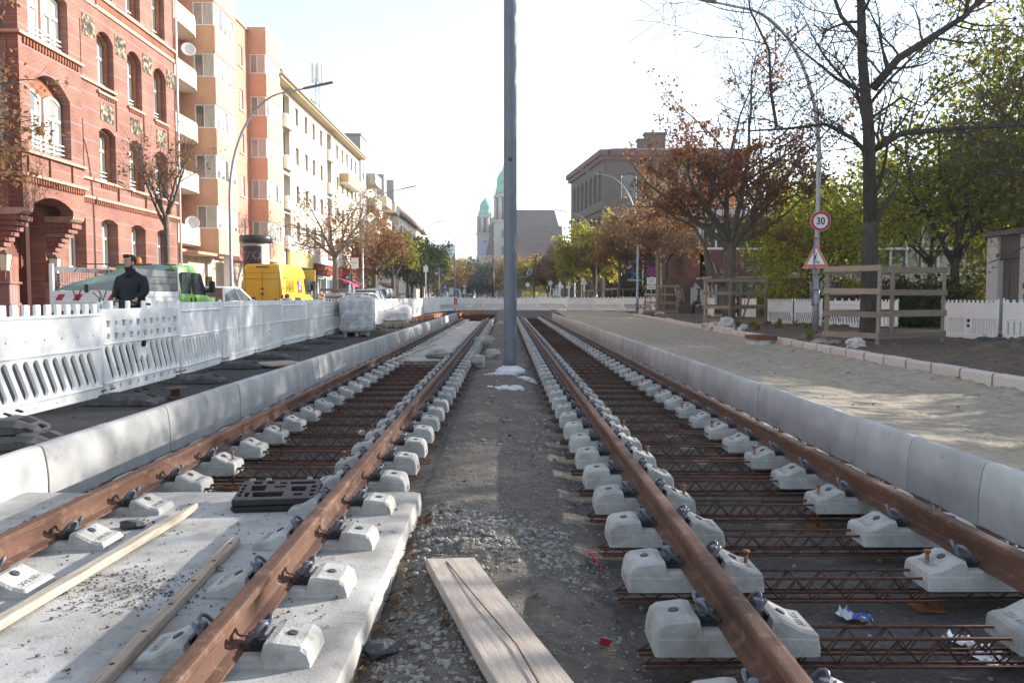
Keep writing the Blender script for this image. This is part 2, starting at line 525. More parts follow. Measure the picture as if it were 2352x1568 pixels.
for v_ in me.vertices:
    t, y = v_.co.x, v_.co.y
    v_.co.x = 3.43 + (GX(y) - 3.43) * t
me.update()
tag(link('sand_road', me), kind='structure')

def verge_h(t, y):
    g = GX(y) + .12
    x = g + (16 - g) * t
    h = .05 + .05 * min(1, (x - g) / .5) + .05 * fr(x, y, 1, 1.1) + .03 * fr(x, y, 2, 5)
    for (cx, cy, r, a) in ((9.6, 15.2, .75, .24), (8.9, 13.6, .6, .22), (10.9, 16.5, .9, .26), (12.3, 16.2, .8, .25), (10.1, 13.2, .8, .2), (8.2, 12.2, .5, .16), (9.2, 40.5, 1.1, .3), (9.0, 45, .9, .25)):
        h += a * math.exp(-((x - cx) ** 2 + (y - cy) ** 2) / r ** 2) * (.8 + .5 * fr(x, y, 3, 2.5))
    return h
me = grid_mesh('verge', lin(0, 1, 70), lin(-3, 30, 230) + lin(30, 64, 80)[1:], verge_h, soil)
for v_ in me.vertices:
    g = GX(v_.co.y) + .12
    v_.co.x = g + (16 - g) * v_.co.x
me.update()
tag(link('verge', me), kind='structure')
tag(link('park_ground', grid_mesh('park_ground', lin(15.9, 140, 40), lin(-40, 260, 60), lambda x, y: .10 + .06 * fr(x, y, 1, .3), parkm)), kind='structure')
tag(link('far_verge', grid_mesh('far_verge', [10.4, 15.95], [63.9, 260], lambda x, y: .12, soil)), kind='structure')

# ================================================================== RAILS
LT, RT = -1.82, 1.69                       # track centres
G2 = .75                                   # half of the distance between rail head centres
LS, RS, SP = 3.06, 3.28, .71               # first sleeper of each track and the spacing
prof = [(-.0625, -.150), (.0625, -.150), (.0625, -.141), (.020, -.128), (.0085, -.116), (.0085, -.046), (.0335, -.036), (.036, -.030), (.036, -.010), (.030, -.002), (.018, 0),
        (-.018, 0), (-.030, -.002), (-.036, -.010), (-.036, -.030), (-.0335, -.036), (-.0085, -.046), (-.0085, -.116), (-.020, -.128), (-.0625, -.141)]
def rail(x, y0, y1, label):
    b = MB()
    b.loft([[(px, y, pz) for px, pz in prof] for y in [y0] + lin(math.ceil(y0), y1, 30)])
    o = b.build('steel_rail', rust)
    o.location = (x, 0, 0)
    for p in o.data.polygons: p.use_smooth = False
    return tag(o, label, 'rail', 'unfinished tram rails')
rail(LT - G2, -3, 55.5, 'rusty rail next to the left concrete kerb, outermost on the left')
rail(LT + G2, -3, 57.5, 'rusty rail crossing the slab edge, between the wooden battens and the broad plank')
rail(RT - G2, -3, 54.0, 'rusty rail of the right track beside the bare middle strip')
rail(RT + G2, -3, 55.0, 'rusty rail next to the right concrete kerb')

# ================================================================== SLEEPERS
def block_mb(sd):
    """one concrete block about its rail; sd=+1 when the outer side lies towards +x"""
    b = MB()
    st = [(-.342, -.25, -.200, .122), (-.336, -.25, -.166, .127), (-.324, -.25, -.152, .13), (-.27, -.25, -.142, .13), (-.20, -.25, -.106, .13), (-.185, -.25, -.100, .13), (-.150, -.25, -.103, .13), (-.135, -.25, -.150, .13),
          (.135, -.25, -.150, .13), (.150, -.25, -.103, .13), (.185, -.25, -.098, .13), (.290, -.25, -.112, .13), (.316, -.25, -.130, .13), (.327, -.25, -.160, .127), (.334, -.25, -.205, .120)]
    rings = []
    for (u, zb, zt, w_) in st:
        zm = max(zb + .01, min(zt - .006, -.178))
        wt = w_ - .024
        rings.append([(u * sd, -w_, zb), (u * sd, -w_ + .006, zm - .004), (u * sd, -w_ + .010, zm + .002), (u * sd, -wt - .012, zt - .012 if zt - .012 > zm else zt), (u * sd, -wt, zt), (u * sd, wt, zt), (u * sd, wt + .012, zt - .012 if zt - .012 > zm else zt),
                      (u * sd, w_ - .010, zm + .002), (u * sd, w_ - .006, zm - .004), (u * sd, w_, zb)])
    if sd < 0: rings = rings[::-1]
    rings = [r[::-1] for r in rings]
    b.loft(rings)
    return b

def clip_mb(sd, detail=True):
    """tension clamp; sd=+1 for the side towards +x of the rail"""
    n = 7 if detail else 5
    w_ = [(.046, .046, -.130), (.078, .058, -.108), (.108, .064, -.076), (.130, .056, -.052), (.142, .036, -.050), (.136, .019, -.074), (.112, .018, -.104), (.088, .021, -.110), (.074, .012, -.110), (.070, 0, -.110)]
    path = w_ + [(a, -y, z) for a, y, z in w_[::-1][1:]]
    path = [(a * sd, y, z) for a, y, z in path]
    if detail:
        # soften
        pts = [V(p) for p in path]
        sm = []
        for i in range(len(pts) - 1):
            p0, p1, p2, p3 = pts[max(0, i - 1)], pts[i], pts[i + 1], pts[min(len(pts) - 1, i + 2)]
            for t in (0, .5):
                sm.append(.5 * ((2 * p1) + (p2 - p0) * t + (2 * p0 - 5 * p1 + 4 * p2 - p3) * t * t + (3 * p1 - p0 - 3 * p2 + p3) * t ** 3))
        path = sm + [pts[-1]]
    b = MB()
    b.tube(path, .0085, n)
    return b
def screw_mb(sd):
    b = MB()
    M = T((.118 * sd, 0, -.125))
    b.lathe([(.030, 0), (.030, .008), (.024, .012)], 14, M)
    b.lathe([(.026, .012), (.0235, .058), (.018, .068), (.006, .070)], 6, M, smooth=False)
    return b
def guide_mb(sd):
    b = MB()
    b.cbox((.108 * sd, 0, -.146), (.088, .128, .022))
    b.cbox((.148 * sd, 0, -.125), (.014, .128, .045))
    b.cbox((.108 * sd, .045, -.13), (.05, .018, .02)); b.cbox((.108 * sd, -.045, -.13), (.05, .018, .02))
    return b
def cap_mb(u, z, tilt):
    b = MB()
    M = T((u, 0, z)) @ Matrix.Rotation(tilt, 4, 'Y')
    b.lathe([(.021, -.002), (.021, .004), (.019, .006), (.010, .0045)], 16, M)
    return b
def spindle_mb(u):
    b = MB()
    b.tube([(u, 0, -.092), (u, 0, -.078)], .0185, 6)
    b.tube([(u, 0, -.372), (u, 0, -.092)], .0105, 8)
    b.cbox((u, 0, -.374), (.15, .15, .008))
    return b
def girder_mb(n=6):
    b = MB()
    for y in (-.062, .062):
        b.tube([(-.96, y, -.205), (.96, y, -.205)] if n > 4 else [(-.96, y, -.205), (.96, y, -.205)], .0078, n)
        for dy in (-.022, .022):
            b.tube([(-1.12, y + dy, -.315), (1.12, y + dy, -.315)], .007, n)
        zz = []
        k = 0
        x = -.48
        while x < .49:
            zz.append((x, y, -.208 if k % 2 else -.313)); k += 1; x += .085
        for dy in (-.016, .016):
            b.tube([(a, yy + (dy if z < -.25 else dy * .4), z) for a, yy, z in zz], .005, max(4, n - 2))
        for s_x in (-1, 1):
            zz = [(s_x * (.62 + i * .085), y, -.262 if i % 2 else -.313) for i in range(7)]
            b.tube(zz, .005, max(4, n - 2))
    return b
MESH = {}
FX_END = {1: FL(0), -1: FR(0)}
for sd in (-1, 1):
    MESH['block', sd] = block_mb(sd).data('concrete_block', [concrete])
    MESH['clip', sd] = clip_mb(sd).data('rail_clip', [spring])
    MESH['screw', sd] = screw_mb(sd).data('screw', [spring])
    MESH['guide', sd] = guide_mb(sd).data('guide_plate', [blackpl])
    MESH['cap_out', sd] = cap_mb(.235 * sd, -.1045, R(8) * sd).data('cap_plug', [capm])
    MESH['cap_in', sd] = cap_mb(-.215 * sd, -.1120, -R(25) * sd).data('cap_plug', [capm])
    MESH['spindle', sd] = spindle_mb(-.285 * sd).data('levelling_spindle', [boltrust])
textm = mat('moulded_mark', (.37, .362, .342), rough=.95)
for sd in (-1, 1):
    b = MB()
    b.mesh(text_mesh('221 MS', .045, .003, .0006), T((-.285 * sd, 0, -.1432)) @ Matrix.Rotation(-R(8) * sd, 4, 'Y') @ Matrix.Rotation(-R(90) * sd, 4, 'Z'))
    b.mesh(text_mesh('J4051', .05, .004, .0006), T((.3335 * sd, 0, -.215)) @ FX_END[sd])
    MESH['text', sd] = b.data('moulded_text', [textm])
MESH['girder'] = girder_mb().data('lattice_girder', [rebar])
GL = girder_mb(4)

def full_sleeper(lab, grp):
    t = empty('track_sleeper', label=lab, cat='sleeper', group=grp)
    for sd in (-1, 1):
        blk = link('concrete_block', MESH['block', sd], t, (G2 * sd, 0, 0))
        link('cap_plug', MESH['cap_out', sd], blk); link('cap_plug', MESH['cap_in', sd], blk)
        for side in (-1, 1):
            cl = link('rail_clip', MESH['clip', side], t, (G2 * sd, 0, 0))
            link('screw', MESH['screw', side], cl); link('guide_plate', MESH['guide', side], cl)
    link('lattice_girder', MESH['girder'], t)
    for sd in (-1, 1):
        for ch in t.children:
            if ch.name.startswith('concrete_block') and ch.location.x * sd > 0: link('moulded_text', MESH['text', sd], ch)
    return t
def part_sleeper():
    """middle distance: blocks, clips and girder as parts"""
    t = empty('track_sleeper', cat='sleeper')
    for sd in (-1, 1):
        link('concrete_block', MIDB[sd], t, (G2 * sd, 0, 0))
        for side in (-1, 1):
            link('rail_clip', MIDC[side], t, (G2 * sd, 0, 0))
    link('lattice_girder', MIDG, t)
    return t
MIDB, MIDC = {}, {}
for sd in (-1, 1):
    b = block_mb(sd); b.mi = 1; b.mesh(MESH['cap_out', sd]); b.mesh(MESH['cap_in', sd])
    MIDB[sd] = b.data('concrete_block', [concrete, capm])
    b = clip_mb(sd, False); b.mesh(MESH['screw', sd]); b.mi = 1; b.mesh(MESH['guide', sd])
    MIDC[sd] = b.data('rail_clip', [spring, blackpl])
MIDG = GL.data('lattice_girder', [rebar])
fb = MB()
for sd in (-1, 1):
    fb.mi = 0; fb.mesh(MESH['block', sd], T((G2 * sd, 0, 0)))
    for side in (-1, 1):
        fb.mi = 1; fb.mesh(MIDC[side], T((G2 * sd, 0, 0)))
fb.mi = 2; fb.mesh(MIDG)
FARM = fb.data('track_sleeper', [concrete, spring, rebar])
fb2 = MB()
for sd in (-1, 1):
    fb2.mi = 0; fb2.mesh(MESH['block', sd], T((G2 * sd, 0, 0)))
    for side in (-1, 1):
        fb2.mi = 1; fb2.mesh(MIDC[side], T((G2 * sd, 0, 0)))
FARM2 = fb2.data('track_sleeper', [concrete, spring])

pf, pm = full_sleeper('', ''), part_sleeper()
used_pf = used_pm = False
def put_sleeper(cx, y, k, lab, grp, near, mid, nogird=False, spindle=False, rz=0):
    global used_pf, used_pm
    if near:
        o = copy_tree(pf)
    elif mid:
        o = copy_tree(pm)
    else:
        o = link('track_sleeper', FARM2 if nogird else FARM)
    o.location = (cx, y, 0); o.rotation_euler = (0, 0, rz)
    tag(o, lab, 'sleeper', grp)
    if nogird and (near or mid):
        for ch in list(o.children):
            if ch.name.startswith('lattice_girder'): bpy.data.objects.remove(ch)
    if spindle and (near or mid):
        for sd in (-1, 1):
            link('levelling_spindle', MESH['spindle', sd], o, (G2 * sd, 0, 0))
    return o
for k in range(-1, 72):
    y = RS + SP * k
    near, mid = y < 9, y < 24
    if k == 0: lab = 'frontmost whole sleeper of the right track, its left block facing the viewer'
    elif k == 1: lab = 'second sleeper of the right track with a tall rusty spindle on each block'
    elif k == -1: lab = 'sleeper of the right track cut off by the bottom right corner'
    else: lab = 'twin block concrete sleeper of the right track, over open lattice girders'
    put_sleeper(RT, y, k, lab, 'sleepers of the right track', near, mid, False, k % 2 == 1, rnd.uniform(-.004, .004))
for k in range(-1, 71):
    y = LS + SP * k
    near, mid = y < 9, y < 24
    inslab = y < 5.72
    insl2 = 17.6 < y < 46
    if inslab: lab, grp = 'twin block sleeper of the left track cast into the near concrete slab', 'sleepers cast into the near slab'
    elif insl2: lab, grp = 'twin block sleeper of the left track sunk in the far white slab', 'sleepers in the far slab'
    elif y < 17.6: lab, grp = 'twin block sleeper of the left track between the two slabs', 'open sleepers of the left track'
    else: lab, grp = 'twin block sleeper of the left track beyond the far white slab', 'last sleepers of the left track'
    if y < 46.5 or y > 46.5:
        put_sleeper(LT, y, k, lab, grp, near, mid, inslab or insl2, (k % 2 == 1) and not insl2 and not inslab, rnd.uniform(-.004, .004))
def kill_tree(o):
    for ch in list(o.children): kill_tree(ch)
    bpy.data.objects.remove(o)
kill_tree(pf); kill_tree(pm)

# ================================================================== CAST SLABS
def slab(name, x0, x1, y0, y1, top, bot, label, nx, ny, rag=.008, amp=.007, sd=1):
    xs, ys_ = lin(x0, x1, nx), lin(y0, y1, ny)
    b = MB()
    idx = {}
    for j, y in enumerate(ys_):
        for i, x in enumerate(xs):
            e = 0
            z = top + amp * fr(x, y, sd, 1.3) + .4 * amp * fr(x, y, sd + 3, 9)
            xx, yy = x, y
            if i == nx: xx += rag * .7 * fr(x, y * 3, 5, 2); z -= .008 + .012 * max(0, fr(x, y, 8, 6))
            if j == ny: yy += rag * fr(x * 3, y, 6, 2); z -= .012
            idx[i, j] = len(b.v); b.v.append((xx, yy, z))
    nt_ = len(b.v)
    def face(*q):
        b.f.append(q); b.m.append(0); b.s.append(True)
    for j in range(ny):
        for i in range(nx):
            face(idx[i, j], idx[i + 1, j], idx[i + 1, j + 1], idx[i, j + 1])
    for (line, off) in (([(nx, j) for j in range(ny + 1)], (1, 0)), ([(i, ny) for i in range(nx, -1, -1)], (0, 1)), ([(0, j) for j in range(ny, -1, -1)], (-1, 0)), ([(i, 0) for i in range(nx + 1)], (0, -1))):
        prev = [b.v[idx[q]] for q in line]
        o0 = len(b.v)
        lv = [(0, 0), (.012, .35), (.004, .6), (.0, 1.0)]
        n_ = len(line)
        for li, (outw, t) in enumerate(lv):
            for (px, py, pz) in prev:
                a = outw + (.008 * fr(px, py, li + 2, 5) if li else 0)
                b.v.append((px + off[0] * a, py + off[1] * a, pz + (bot - pz) * t))
        for li in range(len(lv) - 1):
            for k in range(n_ - 1):
                a = o0 + li * n_ + k
                b.f.append((a, a + n_, a + n_ + 1, a + 1)); b.m.append(0); b.s.append(False)
    return tag(b.build(name, slabcon), label, 'concrete slab')
slab('concrete_slab', -3.44, -.62, -1, 5.72, -.192, -.40, 'rough grey white concrete slab in the bottom left, cast around the left rails', 60, 130)
slab('concrete_slab', LT - 1.12, LT + .48, 17.5, 46, -.185, -.40, 'long white slab between the left rails behind the open lattice girders', 16, 120, sd=9)
# sunken shoulder beside the far slab
tag(link('slab_shoulder', MB().box((LT + .485, 17.7, -.5), (LT + 1.08, 46, -.24)).data('slab_shoulder', [slabcon])), 'low concrete shoulder under the clips outside the long white slab', 'concrete slab')

# ================================================================== KERBS
kp = [(0, -.46), (0, -.14), (.002, -.11), (.006, -.07), (.011, -.03), (.017, .01), (.0235, .045), (.031, .07), (.041, .087), (.053, .096), (.068, .10), (.112, .10), (.125, .094), (.135, .075), (.135, -.46)]
def kerb_mesh(L, side):
    b = MB()
    rings = []
    for (y, s_) in ((.004, .988), (.012, 1), (L * .5, 1), (L - .012, 1), (L - .004, .988)):
        rings.append([(side * (.068 + (u - .068) * s_), y, (z + .16) * s_ - .16) for u, z in kp])
    if side > 0: rings = [r[::-1] for r in rings]
    b.loft([r[::-1] for r in rings])
    return b.data('kerb_element', [kerbcon])
for (X, side, L, lab, n) in ((-3.45, -1, 1.09, 'smooth concrete kerb element in the row left of the tracks', 52), (3.29, 1, .98, 'smooth concrete kerb element in the row right of the tracks', 58)):
    km = kerb_mesh(L, side)
    y = .52 if side < 0 else .55
    for k in range(n):
        o = link('kerb_element', km, None, (X + rnd.uniform(-.004, .004), y, (-.032 if side > 0 else -.005) + rnd.uniform(-.004, .004)), (0, 0, rnd.uniform(-.003, .003)))
        tag(o, lab, 'kerb', 'kerb elements ' + ('left' if side < 0 else 'right') + ' of the tracks')
        y += L
# granite border stones
granite = mat('granite', (.60, .54, .49), (.48, .43, .39), rough=.8, scale=30, bump=.15, bscale=90, randtint=.06)
granstain = mat('granite_joint', (.26, .20, .13), (.16, .12, .08), rough=.9, scale=12)
gm = MB()
gp = [(0, -.28), (0.0, .09), (.025, .118), (.05, .12), (.15, .12), (.15, -.28)]
Lg = .90
def gring(y): return [(u, y, z) for u, z in gp][::-1]
gm.loft([gring(.004), gring(Lg - .05)][::-1]); gm.mi = 1
gm.loft([[(u + .002 if u == 0 else u, y, z - .002) for (u, y, z) in gring(q)] for q in (Lg - .05, Lg + .002)][::-1])
gmesh = gm.data('border_stone', [granite, granstain])
y = 6.9
k = 0
while y < 53:
    up = .055 if 26.5 < y < 29.5 else (.05 if 38 < y < 40 else 0)
    o = link('border_stone', gmesh, None, (GX(y) + rnd.uniform(-.008, .008), y, -.01 + up + rnd.uniform(-.008, .008)), (0, 0, -math.atan(.035) + rnd.uniform(-.006, .006)))
    tag(o, 'raised pale granite border stone in the row before the timber guards' if up else 'pale granite border stone with a brown joint, along the sandy road', 'border stone', 'granite border stones')
    y += Lg

# ================================================================== TIMBER, PALLET AND LITTER ON THE TRACK
def board(name, p, q, w_, h_, m, label, cat, bend=0.0, roll=0.0, n=8, taper=None):
    p, q = V(p), V(q)
    d = (q - p); L = d.length; d.normalize()
    sd_ = d.cross(V((0, 0, 1))).normalized(); u = sd_.cross(d)
    M = Matrix(((sd_.x, d.x, u.x, p.x), (sd_.y, d.y, u.y, p.y), (sd_.z, d.z, u.z, p.z), (0, 0, 0, 1))) @ Matrix.Rotation(roll, 4, 'Y')
    b = MB()
    rg = random.Random(hash(label) % 1000)
    rings = []
    for i in range(n + 1):
        t = i / n
        z = -bend * 4 * t * (1 - t)
        ww = w_ / 2 + rg.uniform(-.002, .002)
        if taper and t > 1 - taper: ww *= 1 - .75 * (t - 1 + taper) / taper
        c = .004
        rings.append([(-ww, t * L, z - h_ / 2 + c), (-ww + c, t * L, z - h_ / 2), (ww - c, t * L, z - h_ / 2), (ww, t * L, z - h_ / 2 + c), (ww, t * L, z + h_ / 2 - c), (ww - c, t * L, z + h_ / 2), (-ww + c, t * L, z + h_ / 2), (-ww, t * L, z + h_ / 2 - c)])
    b.loft([r[::-1] for r in rings])
    o = b.build(name, m, mw=None)
    o.matrix_world = M
    return tag(o, label, cat)
plk = mat('plank_wood', (.46, .39, .335), (.32, .265, .22), rough=.85, scale=4, bump=.3, bscale=26, stretch=(11, .8, 11), stain=(.27, .23, .19), stain_scale=2.5, stain_lo=.52, stain_hi=.7)
pk = board('plank', (.24, 2.15, -.105), (-.305, 4.30, -.245), .27, .052, plk, 'broad weathered plank lying in the middle strip between the tracks', 'plank', bend=.012, roll=R(3))
b = MB(); b.bar((-.012, .25, .0272), (.02, .9, .0262), .006, .004); b.bar((.02, .9, .0262), (-.01, 1.5, .0262), .005, .004); b.bar((-.01, 1.5, .0262), (-.035, 2.15, .0268), .004, .004)
link('crack', b.data('crack', [mat('crack_dark', (.10, .07, .05), rough=.9)]), pk)
board('batten', (-2.16, 2.9, -.158), (-2.02, 5.15, -.152), .062, .042, woodpale, 'long pale batten with a pointed end lying on the slab', 'batten', taper=.06)
bt = board('batten', (-1.43, 2.3, -.165), (-1.53, 4.45, -.165), .055, .04, wood, 'shorter grey batten with screw holes beside the rail on the slab', 'batten')
b = MB()
for k in range(7): b.lathe([(.011, .0195), (.011, .021), (.006, .0215)], 12, T((rnd.uniform(-.006, .006), .3 + k * .29, 0)))
link('screw_hole', b.data('screw_hole', [mat('hole_dark', (.09, .055, .04), rough=.9)]), bt)
board('batten', (LT - .62, 16.2, -.115), (LT + .02, 20.2, .01), .06, .035, woodpale, 'pale batten leaning on a stake at the front of the far slab', 'batten')
board('stake', (LT + .04, 17.42, -.36), (LT + .04, 17.42, .03), .05, .05, wood, 'wooden stake standing at the front edge of the far slab', 'stake')
board('batten', (LT - .55, 16.9, -.3), (LT - .55, 17.0, -.09), .1, .1, woodpale, 'short timber block under the leaning batten by the far slab', 'timber block')

# black plastic grate (upturned corner plate) on the slab
g = empty('plastic_grate', (-1.53, 5.36, -.17), R(7), 'black recycled plastic grate with square openings lying on the slab', 'plastic grate')
hs_ = [rect(-.17, -.15, .03, -.06), rect(-.20, -.03, -.10, .07), rect(.07, -.06, .17, .03), rect(.05, .08, .22, .125), rect(-.05, .02, .03, .05), rect(-.02, .09, .03, .12), rect(-.22, -.14, -.19, -.06), rect(.10, -.14, .16, -.10),
       rect(-.20, .10, -.14, .15), rect(-.11, .10, -.06, .15)] + [rect(.205, -.15 + .075 * i, .235, -.11 + .075 * i) for i in range(3)] + [rect(-.262, -.13 + .06 * i, -.235, -.09 + .06 * i) for i in range(4)]
pm_ = plate([(-.28, -.2), (.26, -.2), (.26, .13), (.24, .17), (-.27, .17)], hs_, .05, .004)
link('grid_plate', MB().mesh(pm_).data('grid_plate', [blackpl]), g, (0, 0, .085), (R(-3), 0, 0))
b = MB()
b.loft([[(-.285 + i, -.215 + i * .3, z), (.265 - i, -.215 + i * .3, z), (.265 - i, .165 - i * .3, z), (-.285 + i, .165 - i * .3, z)] for (i, z) in ((.06, .002), (.02, .012), (0, .045), (0, .062))])
link('base_tray', b.data('base_tray', [blackpl]), g)
g.rotation_euler = (R(9), 0, R(7)); g.scale = (1, 1, .8)
b = MB()
for x in (-.22, -.11, .17): b.cbox((x, .19, .075), (.035, .05, .05))
link('lug', b.data('lug', [mat('lug_grey', (.16, .155, .15), rough=.7)]), g)

def stone_mb(b, c, r, rg, flat=.7):
    b.ball(c, (r * rg.uniform(.8, 1.3), r * rg.uniform(.8, 1.2), r * flat), 6, 4, jit=.5, rg=rg, M=None)
def lump(name, x, y, z, r, m, label, cat, flat=.5, seed=1, rz=0):
    b = MB(); rg = random.Random(seed)
    b.ball((0, 0, 0), (r, r * .7, r * flat), 7, 4, jit=.55, rg=rg)
    o = b.build(name, m, None, (x, y, z), (rg.uniform(-.2, .2), rg.uniform(-.2, .2), rz))
    return tag(o, label, cat)
darkasp = mat('asphalt_lump', (.10, .10, .105), (.05, .05, .055), rough=.9, scale=20, bump=.6, bscale=60)
stonem = mat('broken_stone', (.42, .40, .36), (.27, .255, .23), rough=.9, scale=6, bump=.5, bscale=40)
lump('asphalt_lump', -.52, 3.32, -.29, .085, darkasp, 'dark broken asphalt lump against the foot of the slab side', 'asphalt lump', .55, 3, .4)
lump('asphalt_lump', -2.27, 4.78, -.165, .085, darkasp, 'flat dark asphalt lump on the slab left of the long batten', 'asphalt lump', .35, 5)
lump('broken_stone', LT + .30, 18.2, -.10, .38, stonem, 'flat broken concrete piece lying at the front of the far slab', 'broken stone', .28, 8)
lump('broken_stone', -.62, 17.2, -.18, .22, stonem, 'angular pale rock beside the left rail behind the mast', 'broken stone', .7, 9)
lump('broken_stone', -.32, 19.2, -.17, .2, stonem, 'smaller pale rock close to the mast foot', 'broken stone', .7, 11)
lump('broken_stone', -.70, 24.4, -.12, .35, stonem, 'long grey stone beside the clips of the far slab', 'broken stone', .4, 14)

# scattered gravel and leaves
gravelm = mat('gravel_stone', (.35, .33, .30), (.18, .17, .155), rough=.9, scale=7, lo=.3, hi=.7)
b = MB(); rg = random.Random(21)
def gr(n, fx, fy, r0, r1, keep=None):
    for _ in range(n):
        x, y = fx(), fy()
        if keep and not keep(x, y): continue
        r = r0 * (r1 / r0) ** (rg.random() ** 2.4)
        stone_mb(b, (x, y, bed_h(x, y) + r * .25), r, rg)
inner = lambda x, y: not (x < -.57 and y < 5.78)
def ridge(x, y): return inner(x, y) and abs(y - (4.95 - .75 * (x - .05))) < .38 + .25 * rg.random()
gr(3400, lambda: rg.uniform(-.6, .42), lambda: rg.uniform(3.9, 5.9), .004, .020, ridge)
gr(1500, lambda: rg.uniform(-.6, -.1), lambda: rg.uniform(2.4, 5.2), .004, .020, inner)
gr(5500, lambda: rg.uniform(-.6, .6), lambda: rg.uniform(2.3, 9), .003, .010, inner)
gr(900, lambda: rg.uniform(.3, 3.2), lambda: rg.uniform(2.5, 10), .004, .016)
gr(900, lambda: rg.uniform(-.62, .62), lambda: 8 + 20 * rg.random() ** 1.4, .008, .03)
gr(500, lambda: rg.uniform(-2.6, -1.1), lambda: rg.uniform(5.8, 17), .006, .02)
tag(b.build('gravel', gravelm), kind='stuff')
# white mortar spills
b = MB(); rg = random.Random(4)
for (cx, cy, n, sx, sy) in ((.06, 13.1, 90, .30, .22), (-.10, 15.2, 60, .28, .15), (.40, 14.6, 60, .16, .25)):
    for _ in range(n):
        x, y = rg.gauss(cx, sx * .45), rg.gauss(cy, sy * .6)
        r = rg.uniform(.02, .07)
        b.ball((x, y, bed_h(x, y) + .004), (r, r, r * .3), 7, 4, jit=.4, rg=rg)
tag(b.build('mortar_spill', mat('mortar_white', (.66, .66, .67), (.45, .45, .45), rough=.95, scale=14)), kind='stuff')
# debris on slab
b = MB(); rg = random.Random(9)
for _ in range(2200):
    x, y = rg.uniform(-3.1, -.72), rg.uniform(2.4, 5.6)
    if fr(x, y, 11, 1.6) < rg.uniform(-.45, .35): continue
    r = .002 * (5 ** (rg.random() ** 3))
    b.ball((x, y, -.188 + .009 * fr(x, y, 1, 1.3) + r * .3), (r * 1.2, r, r * .7), 5, 3, jit=.5, rg=rg)
for _ in range(900):
    x, y = rg.gauss(-1.75, .24), rg.gauss(3.75, .16)
    r = .002 * 4.5 ** (rg.random() ** 2.2)
    b.ball((x, y, -.187 + r * .3), (r * 1.2, r, r * .7), 5, 3, jit=.5, rg=rg)
tag(b.build('slab_debris', mat('debris', (.16, .14, .12), (.075, .065, .055), rough=.95, scale=30)), kind='stuff')

leafbrown = leafmat('fallen_leaf', [(.06, .03, .02), (.12, .06, .03), (.20, .11, .05), (.09, .04, .025), (.27, .18, .08)], .1)
def leaf_quads(pts, size, rg, flat=True, nrm=None):
    b = MB(); tint = []
    for (x, y, z) in pts:
        s_ = size * rg.uniform(.6, 1.3); a = rg.uniform(0, 2 * PI)
        M = T((x, y, z)) @ Euler((rg.uniform(-.5, .5), rg.uniform(-.5, .5), a)).to_matrix().to_4x4()
        k = rg.uniform(.1, .35) * s_
        o = [(0, -s_, k * .6), (.45 * s_, -.35 * s_, k), (.75 * s_, .3 * s_, k * 1.3), (.3 * s_, .45 * s_, k * .3), (0, s_, k * .8), (-.3 * s_, .45 * s_, k * .3), (-.75 * s_, .3 * s_, k * 1.3), (-.45 * s_, -.35 * s_, k), (0, 0, 0)]
        b.add(o, [(8, i, (i + 1) % 8) for i in range(8)], M)
        t = rg.random(); tint += [t] * 8
    return b, tint
def build_leaves(name, b, tint, m, parent=None):
    o = b.build(name, m, parent)
    at = o.data.attributes.new('tint', 'FLOAT', 'FACE')
    at.data.foreach_set('value', tint)
    return o
rg = random.Random(5)
pts = []
for _ in range(260): x, y = -3.60 - abs(rg.gauss(0, .10)), rg.uniform(4, 24); pts.append((x, y, strip_h(x, y) + .02))
for _ in range(140): x, y = rg.uniform(-4.9, -3.7), rg.uniform(4.5, 24); pts.append((x, y, strip_h(x, y) + .01))
for _ in range(80): x, y = -.60 + abs(rg.gauss(0, .07)), rg.uniform(2.5, 5.5); pts.append((x, y, bed_h(x, y) + .03))
for _ in range(50): x, y = rg.uniform(-.5, .6), rg.uniform(2.5, 14); pts.append((x, y, bed_h(x, y) + .012))
for _ in range(170): x, y = rg.uniform(.6, 3.2), rg.uniform(3, 16); pts.append((x, y, bed_h(x, y) + .012))
for _ in range(14): x, y = rg.uniform(-3.1, -.75), rg.uniform(2.5, 5.5); pts.append((x, y, -.178))
for _ in range(120):
    y = rg.uniform(8, 30); t = rg.random(); x = 3.4 + (GX(y) - 3.4) * t; pts.append((x, y, sand_h(t, y) + .015))
for _ in range(500):
    y = rg.uniform(9, 40); t = rg.random() ** 1.3; g = GX(y) + .12; x = g + (16 - g) * t; pts.append((x, y, verge_h(t, y) + .02))
for _ in range(200): x, y = -3.30 + abs(rg.gauss(0, .08)), rg.uniform(9, 40); pts.append((x, y, -.30))
b, tint = leaf_quads(pts, .026, rg)
tag(build_leaves('fallen_leaves', b, tint, leafbrown), kind='stuff')
b, tint = leaf_quads([(0, 0, 0)], .055, random.Random(3))
o = build_leaves('fallen_leaf', b, tint, leafmat('red_leaf', [(.20, .02, .03), (.25, .03, .03)], .1)); o.location = (.44, 3.45, bed_h(.44, 3.45) + .012)
tag(o, 'dark red maple leaf on the grit between plank and right rail', 'leaf')

